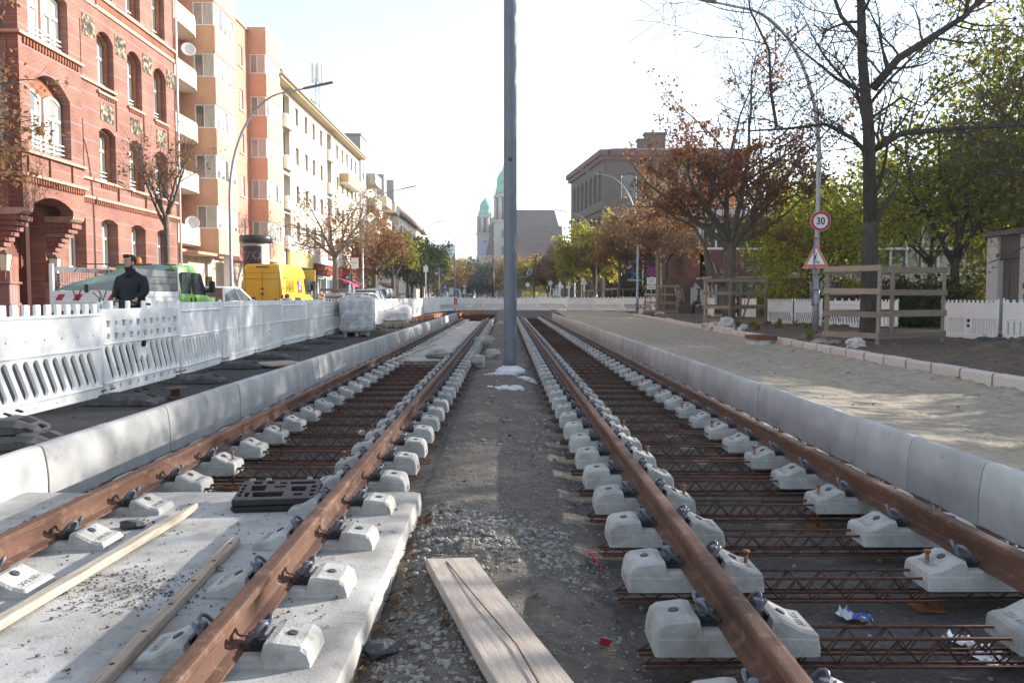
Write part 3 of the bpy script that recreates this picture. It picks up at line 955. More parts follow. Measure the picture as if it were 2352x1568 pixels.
def crumple(name, x, y, z, sx, sy, h, m, label, cat, seed, n=7, mats=None):
    rg = random.Random(seed)
    me = grid_mesh(name, lin(-sx, sx, n), lin(-sy, sy, n), lambda a, b_: h * abs(rg.gauss(0, 1)) + .003, mats or [m])
    for p in me.polygons:
        p.use_smooth = False
        if mats: p.material_index = rg.choice([0, 0, 1, 1, 2]) % len(mats)
    o = link(name, me, None, (x, y, z), (0, 0, rg.uniform(0, 6)))
    return tag(o, label, cat)
foil = mat('foil', (.75, .76, .80), (.6, .6, .65), rough=.22, metal=.9, scale=20)
blue = mat('wrapper_blue', (.04, .12, .55), (.03, .08, .4), rough=.3); wred = mat('wrapper_red', (.5, .04, .05), rough=.3); wwhite = mat('wrapper_white', (.7, .7, .75), rough=.3)
crumple('sweet_wrapper', 1.70, 3.80, bed_h(1.7, 3.8) + .012, .075, .05, .022, None, 'crumpled blue and white wrapper on the ground between the right rails', 'wrapper', 3, mats=[blue, wwhite, wred])
crumple('foil_wrapper', 2.10, 3.45, bed_h(2.1, 3.45) + .012, .16, .06, .018, foil, 'crumpled silver foil under the lattice girders, lower right', 'foil', 5, 10)
cup = MB(); cup.lathe([(.026, -.045), (.036, .045), (.033, .045), (.024, -.04)], 14); cup.mi = 1; cup.lathe([(.0365, .012), (.0385, .052), (.03, .055)], 14)
o = cup.build('paper_cup', [mat('cup_brown', (.35, .16, .06), rough=.6), mat('cup_white', (.75, .75, .73), rough=.5)], None, (-1.62, 8.75, -.29), (R(90), 0, R(70)))
tag(o, 'discarded paper cup lying among the girders of the left track', 'paper cup')
# red paint mark
b = MB(); rg = random.Random(2)
for i in range(14):
    x, y = .50 + .06 * rg.random(), 4.55 + i * .02
    b.ball((x, y, bed_h(x, y) + .008), (.012, .012, .004), 6, 3)
tag(b.build('paint_mark', mat('mark_red', (.65, .05, .08), rough=.8)), 'short red spray paint mark on the grit beside the right track', 'paint mark')

# ================================================================== MAST
mst = empty('catenary_mast', (.085, 15.6, 0), 0, 'tall grey steel mast standing between the two tracks', 'mast')
b = MB(); b.lathe([(.128, -.17), (.128, .0), (.124, 6), (.115, 11.5)], 32)
link('pole', b.data('pole', [mastpaint]), mst)
b = MB(); b.lathe([(.29, -.30), (.295, -.225), (.27, -.205), (.20, -.165), (.14, -.135), (.125, -.13)], 28)
link('concrete_collar', b.data('concrete_collar', [mat('collar_white', (.68, .68, .70), (.55, .55, .56), rough=.85, scale=9, bump=.2)]), mst)
b = MB(); b.lathe([(.285, -.62), (.285, -.302)], 28)
link('foundation_tube', b.data('foundation_tube', [mat('tube_brown', (.09, .06, .05), (.05, .04, .035), rough=.9, scale=7)]), mst)

b = MB(); b.tube([(0, -.118, 3.85), (0, -.135, 3.85)], .035, 12)
link('earthing_lug', b.data('earthing_lug', [capm]), mst)
b = MB(); b.rbox((0, -.126, 1.35), (.09, .012, .26), .004)
link('hatch', b.data('hatch', [mastpaint]), mst)
# ================================================================== BARRIERS
def slot(cx, cy, L, w_, ang, n=5):
    """rounded slot"""
    a = R(ang); d = (math.cos(a), math.sin(a)); r = w_ / 2
    pts = []
    for s_ in (1, -1):
        for i in range(n + 1):
            t = -PI / 2 + PI * i / n
            ex = (L / 2 - r) * s_
            px = ex + s_ * r * math.cos(t); py = s_ * r * math.sin(t)
            pts.append((cx + px * d[0] - py * d[1], cy + px * d[1] + py * d[0]))
    return pts
def circ(cx, cy, r, n=10): return [(cx + r * math.cos(2 * PI * i / n), cy + r * math.sin(2 * PI * i / n)) for i in range(n)]

def comb_outline(W, z0, z1, zp, npeg, pw):
    pts = [(-W / 2, z0), (W / 2, z0), (W / 2, z1)]
    for i in range(npeg):
        cx = W / 2 - W * (i + .5) / npeg
        pts += [(cx + pw / 2, z1), (cx + pw / 2, zp - .008), (cx + pw / 2 - .008, zp), (cx - pw / 2 + .008, zp), (cx - pw / 2, zp - .008), (cx - pw / 2, z1)]
    pts.append((-W / 2, z1))
    return pts
BW = 2.12
FX = Matrix(((1, 0, 0, 0), (0, 0, -1, 0), (0, 1, 0, 0), (0, 0, 0, 1)))     # XY plate -> upright, facing -Y
def panel_mesh(kind):
    b = MB()
    W = BW - .06
    if kind == 'A':        # solid top, slanted slots below, comb
        hs = [slot(-W / 2 + .17 + (W - .34) * i / 11, .32, .40, .078, 118) for i in range(12)]
        hs += [circ(-W / 2 + .15 + (W - .3) * i / 6, .685, .011, 6) for i in range(7)]
        hs += [circ(-W / 2 + .15 + (W - .3) * i / 5, .045, .011, 6) for i in range(6)]
        me = plate(comb_outline(W, 0, .925, 1.03, 12, .085), hs, .034, .008)
        b.mesh(me, FX)
        for z in (.905, .545, .115): b.rbox((0, 0, z), (W, .066, .026), .008)
    elif kind == 'B':      # two rows of dents, slanted slots, few pegs
        hs = [slot(-W / 2 + .15 + (W - .3) * i / 11, .35 if i not in (5, 6) else .27, .44 if i not in (5, 6) else .24, .085, 116) for i in range(12)]
        hs.append(slot(-.02, .52, .2, .08, 0))
        for z in (.80, .655):
            for i in range(11):
                cx = -W / 2 + .12 + (W - .24) * i / 10
                hs.append(rect(cx - .05, z - .035, cx + .05, z + .035) if i % 2 == (0 if z > .7 else 1) else circ(cx, z, .034))
        for i in range(9):
            cx = -W / 2 + .15 + (W - .3) * i / 8
            hs.append(rect(cx - .05, .05, cx + .05, .10) if i % 2 == 0 else circ(cx, .075, .03))
        me = plate(comb_outline(W, 0, .97, 1.06, 5, .075), hs, .034, .008)
        b.mesh(me, FX)
        b.mi = 0
        b.cbox((0, .022, .725), (W - .06, .004, .26)); b.cbox((0, .022, .075), (W - .06, .004, .12))
        for z in (.575, .135): b.rbox((0, 0, z), (W, .064, .016), .006)
    elif kind == 'X':      # crossed lattice
        hs = []
        for r_ in range(3):
            for i in range(17):
                cx = -W / 2 + .12 + (W - .24) * (i + .5 * (r_ % 2)) / 17
                cz = .24 + r_ * .09
                hs.append([(cx - .034, cz), (cx, cz - .042), (cx + .034, cz), (cx, cz + .042)])
        for i in range(9):
            hs.append(rect(-W / 2 + .12 + .22 * i, .82, -W / 2 + .21 + .22 * i, .845)); hs.append(rect(-W / 2 + .12 + .22 * i, .07, -W / 2 + .21 + .22 * i, .09))
        me = plate(comb_outline(W, 0, .94, 1.03, 7, .07), hs, .045, .006)
        b.mesh(me, FX)
        for z in (.92, .53, .13): b.rbox((0, 0, z), (W, .06, .02), .006)
    elif kind == 'D':      # few broad upright slots
        hs = []
        for i in range(10):
            if i in (4, 5): continue
            cx = -W / 2 + .16 + (W - .32) * i / 9
            hs.append(slot(cx, .31, .34, .06, 90))
        hs += [rect(-.09, .42, .09, .47), rect(-.09, .15, .09, .20)]
        hs += [circ(-W / 2 + .15 + (W - .3) * i / 6, .70, .012, 6) for i in range(7)]
        me = plate(comb_outline(W, 0, .95, 1.02, 10, .07), hs, .045, .006)
        b.mesh(me, FX)
        for z in (.93, .53, .10): b.rbox((0, 0, z), (W, .062, .02), .006)
    else:                  # 'C' fine upright slats
        hs = []
        for i in range(21):
            cx = -W / 2 + .08 + (W - .16) * i / 20
            if abs(cx) < .13: continue
            hs.append(slot(cx, .33, .40, .042, 90, 3))
        hs += [rect(-.07, .43, .07, .52), rect(-.07, .30, .07, .38)]
        hs += [circ(-W / 2 + .15 + (W - .3) * i / 7, .72 + .09 * (i % 2), .011, 6) for i in range(8)]
        me = plate(comb_outline(W, 0, .955, 1.03, 13, .06), hs, .04, .006)
        b.mesh(me, FX)
        for z in (.94, .56, .09): b.rbox((0, 0, z), (W, .06, .02), .006)
    return b.data('panel', [whitepl])
PAN = {k: panel_mesh(k) for k in 'ABXDC'}
b = MB(); b.tube([(0, 0, -.10), (0, 0, 1.06)], .021, 10); b.cbox((0, 0, .98), (.07, .03, .035)); b.cbox((0, 0, .2), (.07, .03, .035))
POSTM = b.data('end_post', [whitepl])
b = MB(); b.cbox((.0, 0, 1.02), (.06, .07, .05)); b.tube([(0, 0, 1.03), (-.05, -.03, 1.12), (-.18, -.03, 1.17)], .014, 6)
CLAMP = b.data('clamp', [steelgrey])
FENCE_N = 0
def barrier(p, q, z, kind, label, group=None, name='barrier_panel', posts=True):
    """panel from p to q (ground points); its front looks to the right-hand side of p->q rotated: local -Y"""
    p, q = V((*p, 0)), V((*q, 0))
    d = q - p; L = d.length
    ang = math.atan2(d.y, d.x)
    c = (p + q) / 2
    o = empty('barrier', (c.x, c.y, z), ang, label, 'barrier', group)
    pn = link('panel', PAN[kind], o, (0, 0, 0)); pn.scale = (L / BW, 1, 1)
    for s_ in (-1, 1):
        link('end_post', POSTM, o, (s_ * (L / 2 - .022), 0, 0))
    return o
# rubber feet
b = MB()
def foot_ring(x, hw, z): return [(x, -hw, 0), (x, hw, 0), (x, hw, z * .6), (x, hw - .05, z), (x, -hw + .05, z), (x, -hw, z * .6)]
b.loft([foot_ring(x, hw, z)[::-1] for x, hw, z in ((-.42, .12, .035), (-.40, .15, .05), (-.27, .19, .10), (-.13, .195, .115), (-.12, .195, .09), (.12, .195, .09), (.13, .195, .115), (.27, .19, .10), (.40, .15, .05), (.42, .12, .035))])
b.mi = 1
for s_ in (-1, 1):
    M = T((s_ * .30, 0, .088)) @ Matrix.Rotation(s_ * R(21), 4, 'Y')
    b.box((-.045, -.06, -.004), (.045, .06, .006), M)
    for yy in (-.10, .10): b.box((-.02 + s_ * -.13, yy - .02, .012), (.03 + s_ * -.13, yy + .02, .0245), M)
FOOT = b.data('rubber_base', [rubber, mat('rubber_hole', (.012, .012, .012), rough=.9)])
def foot(x, y, z, rz, label, group):
    o = link('rubber_base', FOOT, None, (x, y, z), (0, 0, rz))
    return tag(o, label, 'rubber base', group)

YJ = [6.65, 8.86, 11.22, 13.38, 15.6, 18.1, 20.55, 22.8] + [22.8 + 2.27 * i for i in range(1, 13)]
XP = [(6.0, -4.47), (7.08, -4.5), (8.86, -4.50), (11.25, -4.60), (13.34, -4.78), (15.62, -4.93), (18.16, -5.10), (20.8, -5.15), (24, -5.24), (52, -5.2)]
def XF(y):
    for (a, xa), (c, xc) in zip(XP, XP[1:]):
        if y <= c: return xa + (xc - xa) * (y - a) / (c - a)
    return XP[-1][1]
KL = ['A', 'B', 'A', 'C', 'C', 'A', 'C', 'B', 'A', 'D', 'A', 'C', 'A', 'A', 'D', 'A', 'C', 'A', 'A']
LABL = ['white barrier with a comb top and slanted slots at the left edge', 'white barrier with two rows of dents over slanted slots, before the man in black', 'white barrier with slanted slots, third along the left fence',
        'white barrier with fine upright slats and a broken eyelet in the left fence', 'white barrier with upright slats, near the rubber feet before the yellow van', 'white barrier with slanted slots in front of the yellow van',
        'greyish barrier with upright slats left of the wrapped sack stack', 'dented white barrier partly hidden behind the wrapped sack stack']
for i in range(len(YJ) - 1):
    y0, y1 = YJ[i], YJ[i + 1]
    lab = LABL[i] if i < len(LABL) else 'sunlit white barrier of the left fence beyond the sack stack'
    barrier((XF(y0), y0), (XF(y1), y1), .105, KL[i], lab, 'barriers of the left fence' if i >= len(LABL) else None)
barrier((XF(4.5), 4.45), (XF(6.65), 6.62), .105, 'A', 'white barrier of the left fence cut off by the left edge', None)
o = tag(link('clamp', CLAMP, None, (XF(8.86), 8.86, .09), (0, 0, R(90))), 'grey coupling hook on top of the first joint of the left fence', 'hook')
for i, y in enumerate(YJ[:-1]):
    if y > 30: continue
    lab = 'dark rubber barrier foot lying across under the left fence' if i else 'dark rubber barrier foot lying flat on the asphalt, second from the left edge'
    foot(XF(y) + .22 + rnd.uniform(-.03, .03), y + rnd.uniform(-.05, .05), .022, rnd.uniform(-.08, .08), lab, 'rubber feet under the left fence')
o = foot(-4.18, 6.42, .125, .12, 'worn rubber barrier foot lying on another one at the left edge', None)
o = foot(-3.95, 6.35, .022, -.04, 'rubber barrier foot under the worn one at the left edge', None)
# far left turn and the fence across the street
FAR = [(-5.15, 50.1), (-4.55, 54.6), (-3.95, 60.5)]
FARX = [(-3.95, 62.0), (-1.78, 62.2), (.35, 62.4), (2.52, 62.0), (4.66, 60.4), (6.68, 60.2), (8.66, 59.0), (10.6, 57.6), (12.5, 55.6)]
FK = ['D', 'A', 'D', 'X', 'X', 'A', 'X', 'X', 'A', 'A']
k = 0
flab = ['white barrier closing the far left corner, behind the white plate pole', 'white barrier with slanted slots at the far corner beside the round sign', 'white barrier with broad upright slots across the street, left of the mast',
        'white lattice barrier across the street right behind the mast', 'white lattice barrier just right of the mast', 'white barrier with slanted slots at the bend in the far fence', 'white lattice barrier behind the end of the right kerb',
        'white lattice barrier left of the second right lamp post', 'white barrier with slanted slots behind the second right lamp post', 'white barrier at the right end of the far fence']
for pl in (FAR, FARX):
    for p, q in zip(pl, pl[1:]):
        o = barrier(p, q, .19, FK[k], flab[k])
        k += 1
tag(MB().box((-3.93, 61.7, .12), (-3.78, 61.85, 1.12)).build('corner_marker', mat('marker_red', (.5, .06, .04), (.72, .68, .6), rough=.5, scale=3, lo=.49, hi=.51)), 'red and white marker board at the corner of the far fence', 'marker')
# right side fence
RF = [((12.5, 49.2), (12.1, 46.9), 'A'), ((12.05, 46.7), (11.75, 44.9), 'C'), ((11.7, 43.0), (11.6, 40.8), 'A'), ((11.55, 40.6), (11.5, 38.4), 'B'), ((11.5, 38.2), (11.45, 36.4), 'A'),
      ((11.0, 33.4), (11.55, 32.0), 'A'), ((11.58, 31.9), (12.15, 30.5), 'A'), ((12.2, 30.4), (12.85, 28.8), 'B'), ((12.9, 28.7), (13.5, 27.3), 'D')]
rlab = ['white barrier behind the leaning guard of the thin tree', 'stained cream barrier right of the thin tree guard', 'white barrier with a comb top left of the big brown tree', 'dented white barrier behind the brown tree trunk', 'white barrier just left of the woman behind the guard',
        'white barrier with slanted slots right of the second timber guard', 'white barrier left of the speed limit post', 'dented white barrier behind the speed limit post', 'white barrier with broad slots right of the speed limit post', 'white barrier seen through the nearest timber guard']
for i, (p, q, kd) in enumerate(RF):
    barrier(p, q, .10, kd, rlab[i])
barrier((12.27, 22.35), (12.56, 20.2), .10, 'C', 'white barrier with upright slats left of the kiosk front, at the right')
barrier((12.6, 20.1), (12.9, 17.9), .12, 'D', 'white barrier with broad slots cut off by the right edge')
barrier((12.92, 17.8), (13.3, 15.7), .12, 'A', 'white barrier beyond the right edge of the view')
for i, (x, y) in enumerate(((12.2, 22.4), (12.5, 20.1), (12.75, 17.9), (11.9, 31), (12.5, 29.4), (13.4, 27.3), (11.4, 33.3), (11.0, 36.2), (11.3, 38.3))):
    foot(x - .15, y, .09, rnd.uniform(-.3, .3), 'dark rubber foot half buried in the soil under the right fence', 'rubber feet under the right fence')

# ================================================================== PALLETS WITH SACKS
sackm = mat('sack_paper', (.62, .58, .52), (.46, .42, .37), rough=.8, scale=5, stain=(.26, .20, .15), stain_scale=4, stain_lo=.55, stain_hi=.75, bump=.2, bscale=20, randtint=.12)
filmm = mat('stretch_film', (.72, .73, .75), (.55, .56, .58), rough=.22, scale=6, bump=.9, bscale=9, spec=.7, stretch=(1, 1, 4))
def pallet(x, y, rz, label):
    t = empty('pallet', (x, y, .03), rz, label, 'pallet')
    for i in range(5):
        link('deck_board', MB().cbox((-.34 + i * .17, 0, .133), (.12, 1.2, .022)).data('deck_board', [woodpale]), t)
    for i in range(3):
        link('runner', MB().cbox((-.34 + .34 * i, 0, .011), (.1, 1.2, .022)).data('runner', [woodpale]), t)
        for j in range(3):
            link('foot_block', MB().cbox((-.34 + .34 * i, -.53 + .53 * j, .072), (.1, .14, .1)).data('foot_block', [wood]), t)
    return t
def sack_mb(sx, sy, sz, rg):
    b = MB(); b.sm = True
    rings = []
    for i in range(9):
        t = -1 + 2 * i / 8
        k = (1 - abs(t) ** 5) ** .5
        hz = sz / 2 * (.25 + .75 * k); hy = sy / 2 * (.88 + .12 * k)
        ring = []
        for q in range(10):
            a = 2 * PI * q / 10
            ca, sa = math.cos(a), math.sin(a)
            ring.append((t * sx / 2, hy * abs(ca) ** .5 * (1 if ca > 0 else -1) + rg.uniform(-.008, .008), hz * abs(sa) ** .6 * (1 if sa > 0 else -1) + rg.uniform(-.008, .008)))
        rings.append(ring[::-1])
    b.loft(rings)
    return b
SACK = [sack_mb(.62, .42, .125, random.Random(i)).data('sack', [sackm]) for i in range(3)]
def sackstack(x, y, rz, rows, lab, grp):
    for r in range(rows):
        for j in range(3):
            for i in (0,):
                pos = V(((0) + rnd.uniform(-.02, .02), -.40 + .40 * j + rnd.uniform(-.02, .02), .03 + .15 + .055 + r * .108))
                M = Matrix.Rotation(rz, 4, 'Z')
                p = M @ pos
                o = link('sack', SACK[(r + j) % 3], None, (x + p.x, y + p.y, p.z), (rnd.uniform(-.05, .05), rnd.uniform(-.04, .04), rz + rnd.uniform(-.07, .07)))
                o.scale = (1.55, .98, 1)
                tag(o, lab, 'sack', grp)
def wrap(x, y, rz, hx, hy, z0, z1, label, seed, slump=0.0, open_face=True):
    rg = random.Random(seed)
    b = MB(); b.sm = True
    n = 28
    rings = []
    for j in range(11):
        z = z0 + (z1 - z0) * min(1, j / 7)
        k = 1 if j <= 7 else 1 - (j - 7) / 4.2
        ring = []
        for i in range(n):
            a = 2 * PI * i / n
            ca, sa = math.cos(a), math.sin(a)
            rr = 1 / max(abs(ca), abs(sa)) ** .86
            bump = 1 + .035 * rg.uniform(-1, 1)
            ring.append((hx * ca * rr * bump * k, hy * sa * rr * bump * k, z + (.07 * (j - 7) ** .5 if j > 7 else 0) + rg.uniform(-.02, .02) + slump * ca * (1 if j > 4 else 0)))
        rings.append(ring)
    b.loft(rings, cap=True)
    o = b.build('plastic_wrap', filmm2, None, (x, y, 0), (0, 0, rz))
    return tag(o, label, 'plastic wrap')
m = bpy.data.materials.new('clear_film'); m.use_nodes = True
N_, L_ = m.node_tree.nodes, m.node_tree.links
pr = N_['Principled BSDF']; pr.inputs['Base Color'].default_value = (.8, .81, .84, 1); pr.inputs['Roughness'].default_value = .18
tr = N_.new('ShaderNodeBsdfTransparent'); mx = N_.new('ShaderNodeMixShader'); nz = N_.new('ShaderNodeTexNoise'); nz.inputs['Scale'].default_value = 5; nz.inputs['Detail'].default_value = 6
mr = N_.new('ShaderNodeMapRange'); mr.inputs['From Min'].default_value = .35; mr.inputs['From Max'].default_value = .65; mr.inputs['To Min'].default_value = .25; mr.inputs['To Max'].default_value = .85
L_.new(nz.outputs['Fac'], mr.inputs[0]); L_.new(mr.outputs[0], mx.inputs[0]); L_.new(tr.outputs[0], mx.inputs[1]); L_.new(pr.outputs[0], mx.inputs[2]); L_.new(mx.outputs[0], N_['Material Output'].inputs[0])
bp = N_.new('ShaderNodeBump'); bp.inputs['Strength'].default_value = .9; bp.inputs['Distance'].default_value = .05; n3 = N_.new('ShaderNodeTexNoise'); n3.inputs['Scale'].default_value = 14; n3.inputs['Distortion'].default_value = 1.5
L_.new(n3.outputs['Fac'], bp.inputs['Height']); L_.new(bp.outputs[0], pr.inputs['Normal'])
filmm2 = m
pallet(-4.60, 24.7, R(8), 'wooden pallet under the tall sack stack')
sackstack(-4.60, 24.7, R(8), 9, 'pale paper sack in the tall stack on the pallet', 'sacks of the tall stack')
wrap(-4.60, 24.7, R(8), .54, .66, .17, 1.17, 'wrinkled clear plastic film around the tall sack stack', 3)
pallet(-4.35, 31.3, R(10), 'wooden pallet under the low sack stack')
sackstack(-4.35, 31.3, R(10), 4, 'pale paper sack in the low stack on the pallet', 'sacks of the low stack')
wrap(-4.32, 31.3, R(10), .60, .74, .30, .72, 'loose crumpled plastic sheet over the low sack stack', 6, .10)
tag(MB().cbox((0, 0, 0), (.05, 1.0, .12)).build('plank', woodx, None, (-3.98, 25.6, .09), (0, 0, R(70))), 'short board on the ground behind the tall sack stack', 'plank')
tag(MB().rbox((0, 0, 0), (.5, .95, .035), .006).build('plank', wood, None, (-3.95, 13.9, .05), (R(-2), R(3), R(-28))), 'pale flat board lying on the asphalt beside the left kerb', 'board')
b = MB()
ip = [(-.14, 0), (.14, 0), (.14, .015), (.012, .02), (.012, .10), (.13, .105), (.13, .12), (-.13, .12), (-.13, .105), (-.012, .10), (-.012, .02), (-.14, .015)]
b.loft([[(x, y, z) for x, z in ip] for y in (0, .16)])
tag(b.build('rail_offcut', rust, None, (-3.83, 9.35, .025), (0, 0, R(62))), 'rusty steel offcut standing on the asphalt behind the left kerb', 'steel offcut')
# rusty girders stacked at the far end
orange = mat('old_rust', (.46, .20, .09), (.24, .095, .045), rough=.85, scale=7, stain=(.10, .05, .03), stain_scale=5, stain_lo=.55, stain_hi=.7)
b = MB(); b.cbox((0, 0, .1), (.28, 12.5, .2))
for i in range(12): b.cbox((.15, -5.6 + i * 1.0, .1), (.05, .25, .16))
tag(b.build('rusty_beam', orange, None, (-4.25, 44.5, .03), (0, 0, R(-3))), 'long orange rusty beam lying between the left kerb and the fence', 'steel beam')
for i in range(5):
    b = MB(); b.cbox((0, 0, 0), (1.9 if i < 3 else .2, .14 if i < 3 else 4.6, .16))
    for k_ in range(9): b.cbox((-.85 + k_ * .21 if i < 3 else .1, (0 if i < 3 else -2 + k_ * .5), .09), (.10, .16, .05))
    pos = [(-1.75, 47.2, -.02), (-1.7, 49.2, .0), (-1.65, 51.4, .0), (-2.3, 50.4, .16), (-2.0, 50.8, .18)][i]
    tag(b.build('rusty_beam', orange if i > 2 else rebar, None, pos, (0, 0, R([3, -2, 2, -14, -12][i]))), ['dark toothed steel beam lying across the rails behind the far slab', 'second toothed steel beam across the rails behind the far slab', 'third toothed steel beam across the rails, farthest', 'orange rusty beam lying lengthwise on the crossed beams, left one', 'orange rusty beam lying lengthwise on the crossed beams, right one'][i], 'steel beam')
tag(MB().rbox((0, 0, 0), (.55, .10, .75), .01).build('end_board', woodx, None, (3.42, 56.9, -.05), (R(-12), R(10), 0)), 'wooden board leaning at the far end of the right kerb', 'board')

# ================================================================== TREE GUARDS
def guard(x, y, rz, w_, d_, h, nb, label, lean=0.0, braces=False, seed=1):
    rg = random.Random(seed)
    t = empty('tree_guard', (x, y, .06), rz, label, 'tree guard')
    cs = [(-w_ / 2, -d_ / 2), (w_ / 2, -d_ / 2), (w_ / 2, d_ / 2), (-w_ / 2, d_ / 2)]
    for i, (a, c) in enumerate(cs):
        l1, l2 = rg.uniform(-.03, .03) + lean, rg.uniform(-.03, .03)
        b = MB(); b.bar((a, c, -.25), (a + l1, c + l2, h * (.985 + .01 * (i % 2))), .10, .07)
        link('post', b.data('post', [woodx]), t)
    for i in range(4):
        (a, c), (e, f) = cs[i], cs[(i + 1) % 4]
        nx, ny = (c - f), (e - a)
        L = math.hypot(nx, ny); nx, ny = -nx / L * -.052, -ny / L * .052
        nx, ny = [(0, -1), (1, 0), (0, 1), (-1, 0)][i]
        ext = .06 if i % 2 == 0 else .055
        dx, dy = (e - a) / max(1e-6, math.hypot(e - a, f - c)), (f - c) / max(1e-6, math.hypot(e - a, f - c))
        for k in range(nb):
            z = h * (.13 + .81 * k / (nb - 1))
            ln = lean * z / h
            b = MB()
            b.bar((a - dx * ext + nx * .065 + ln, c - dy * ext + ny * .065, z + rg.uniform(-.03, .03)), (e + dx * ext + nx * .065 + ln, f + dy * ext + ny * .065, z + rg.uniform(-.03, .03)), .024, .13)
            link('rail_board', b.data('rail_board', [woodx]), t)
    if braces:
        b = MB(); b.bar((w_ / 2 - .1, d_ / 2 - .15, .1), (w_ / 2 - .3, -d_ / 2 + .3, h * .9), .06, .03)
        link('brace', b.data('brace', [woodx]), t)
    return t
guard(9.25, 19.35, R(35), 2.9, 1.3, 1.90, 4, 'large timber guard of four rails around the nearest bare tree', .02, seed=4)
guard(9.2, 31.9, R(36), 2.2, 1.2, 1.93, 4, 'timber guard around the big brown tree, a woman behind it', 0, True, 7)
guard(9.85, 50.9, R(12), 1.35, 2.0, 1.95, 4, 'slightly leaning timber guard around the thin tree beside the second right lamp post', .12, seed=9)
for i, (x, y) in enumerate(((9.9, 68.5), (9.5, 82), (9.6, 100))):
    guard(x, y, R(25 - 8 * i), 2.0, 2.2, 1.95, 3, ['twisted timber guard behind the far fence, near the banner', 'timber guard behind the far fence around the yellow tree', 'timber guard behind the far fence, left of the yellow tree guard'][i], .08 * (i - 1), True, 20 + i)
guard(-11.6, 54.2, R(4), 1.5, 1.6, 1.75, 3, 'orange lit timber guard around the street tree by the shops', 0, seed=31)
guard(-11.6, 93, R(4), 1.6, 1.6, 1.6, 3, 'low timber guard under the dark evergreen trees', 0, seed=33)
tag(MB().tube([(-1.1, 0, 0), (1.1, 0, 0)], .16, 16).build('pipe', steelgrey, None, (-10.7, 50.0, 1.28), (0, 0, R(3))), 'grey pipe lying across behind the left fence near the shop guard', 'pipe')
for s_ in (-.8, .8):
    b = MB(); b.box((-.04, -.16, 0), (.04, .16, 1.115)); b.build('trestle', woodx, None, (-10.7 + s_, 50.0, .0)); tag(bpy.context.scene.objects[-1] if False else C.objects[-1], 'wooden trestle carrying the ' + ('left' if s_ < 0 else 'right') + ' end of the grey pipe', 'trestle')

# ================================================================== LAMPS
def street_lamp(x, y, sd, label, zb=0.05, h=9.85, arm=4.0, seed=0):
    """sd = direction of the arm (+1 towards +x)"""
    t = empty('street_lamp', (x, y, zb), 0, label, 'street lamp', None)
    b = MB()
    path = [(0, 0, 0), (0, 0, 1.35)]
    rad = [.098, .098]
    path += [(0, 0, 1.38), (0, 0, 5.2)]; rad += [.072, .066]
    n = 12
    for i in range(1, n + 1):
        a = (PI / 2 - .16) * i / n
        path.append((sd * (arm * .62) * (1 - math.cos(a)), 0, 5.2 + (h - 5.45) * math.sin(a))); rad.append(.066 - .03 * i / n)
    ex, ez = path[-1][0], path[-1][2]
    path.append((sd * arm * .80, 0, ez + .22)); rad.append(.034)
    b.tube(path, rad, 14)
    link('pole', b.data('pole', [steelgrey]), t)
    b = MB()
    M = T((sd * arm * .78, 0, ez + .215)) @ Matrix.Rotation(-sd * R(12), 4, 'Y')
    b.rbox((sd * .62, 0, 0), (1.25, .17, .075), .02, M)
    link('luminaire', b.data('luminaire', [mat('luminaire_grey', (.20, .205, .215), (.16, .165, .17), rough=.5)]), t)
    b = MB(); b.box((sd * .62 - .45, -.06, -.0455), (sd * .62 + .45, .06, -.0385), M)
    link('lens', b.data('lens', [mat('lens_grey', (.5, .5, .5), rough=.2)]), t)
    return t
street_lamp(9.32, 23.9, -1, 'grey arched street lamp carrying the round speed limit sign', .1)
street_lamp(9.32, 56.5, -1, 'grey arched street lamp beside the leaning guard of the thin tree', .15)
for i, y in enumerate((82, 108, 134)):
    street_lamp(9.3, y, -1, ['arched street lamp before the yellow tree, third on the right', 'arched street lamp below the dark hall roof, fourth on the right', 'farthest arched street lamp on the right, beside the mast'][i], .12)
for i, y in enumerate((33.4, 64.0, 93, 122)):
    street_lamp(-11.45, y, 1, ['tall arched street lamp before the orange apartment block, beside the yellow van', 'arched street lamp with a white board, second on the left', 'arched street lamp among the dark evergreens on the left', 'farthest arched street lamp on the left'][i], .02)

# ================================================================== SIGNS
signwhite = mat('sign_white', (.78, .78, .78), (.72, .72, .72), rough=.4, scale=3)
signred = mat('sign_red', (.52, .03, .05), rough=.4)
signblack = mat('sign_black', (.02, .02, .02), rough=.5)
signblue = mat('sign_blue', (.02, .09, .42), rough=.4)
signback = mat('sign_back', (.15, .15, .155), (.11, .11, .115), rough=.6, metal=.3)
palered = mat('sign_pale_red', (.55, .16, .11), (.48, .14, .10), rough=.45)
def disc(r, y0, y1, n=40):
    b = MB(); b.prism([(r * math.cos(2 * PI * i / n), r * math.sin(2 * PI * i / n)) for i in range(n)], -y1, -y0, FX)
    return b
def ring_plate(ro, ri, y, m, t_, name, th=.002, n=40):
    me = plate([(ro * math.cos(2 * PI * i / n), ro * math.sin(2 * PI * i / n)) for i in range(n)], [[(ri * math.cos(2 * PI * i / n), ri * math.sin(2 * PI * i / n)) for i in range(n)]], th)
    b = MB(); b.mesh(me, T((0, y, 0)) @ FX)
    return link(name, b.data(name, [m]), t_)
def limit_sign(x, y, z, d, txt, label, rz=0):
    t = empty('speed_limit_sign', (x, y, z), rz, label, 'traffic sign')
    link('plate', disc(d / 2, -.006, .006).data('plate', [signwhite]), t)
    ring_plate(d * .485, d * .355, -.0085, signred, t, 'red_ring', .003)
    b = MB(); b.mesh(text_mesh(txt, d * .50, .003, .006 * d / .6), T((0, -.0085, -.01 * d)) @ FX @ Matrix.Diagonal((.86, 1, 1, 1)))
    link('numerals', b.data('numerals', [signblack]), t)
    return t
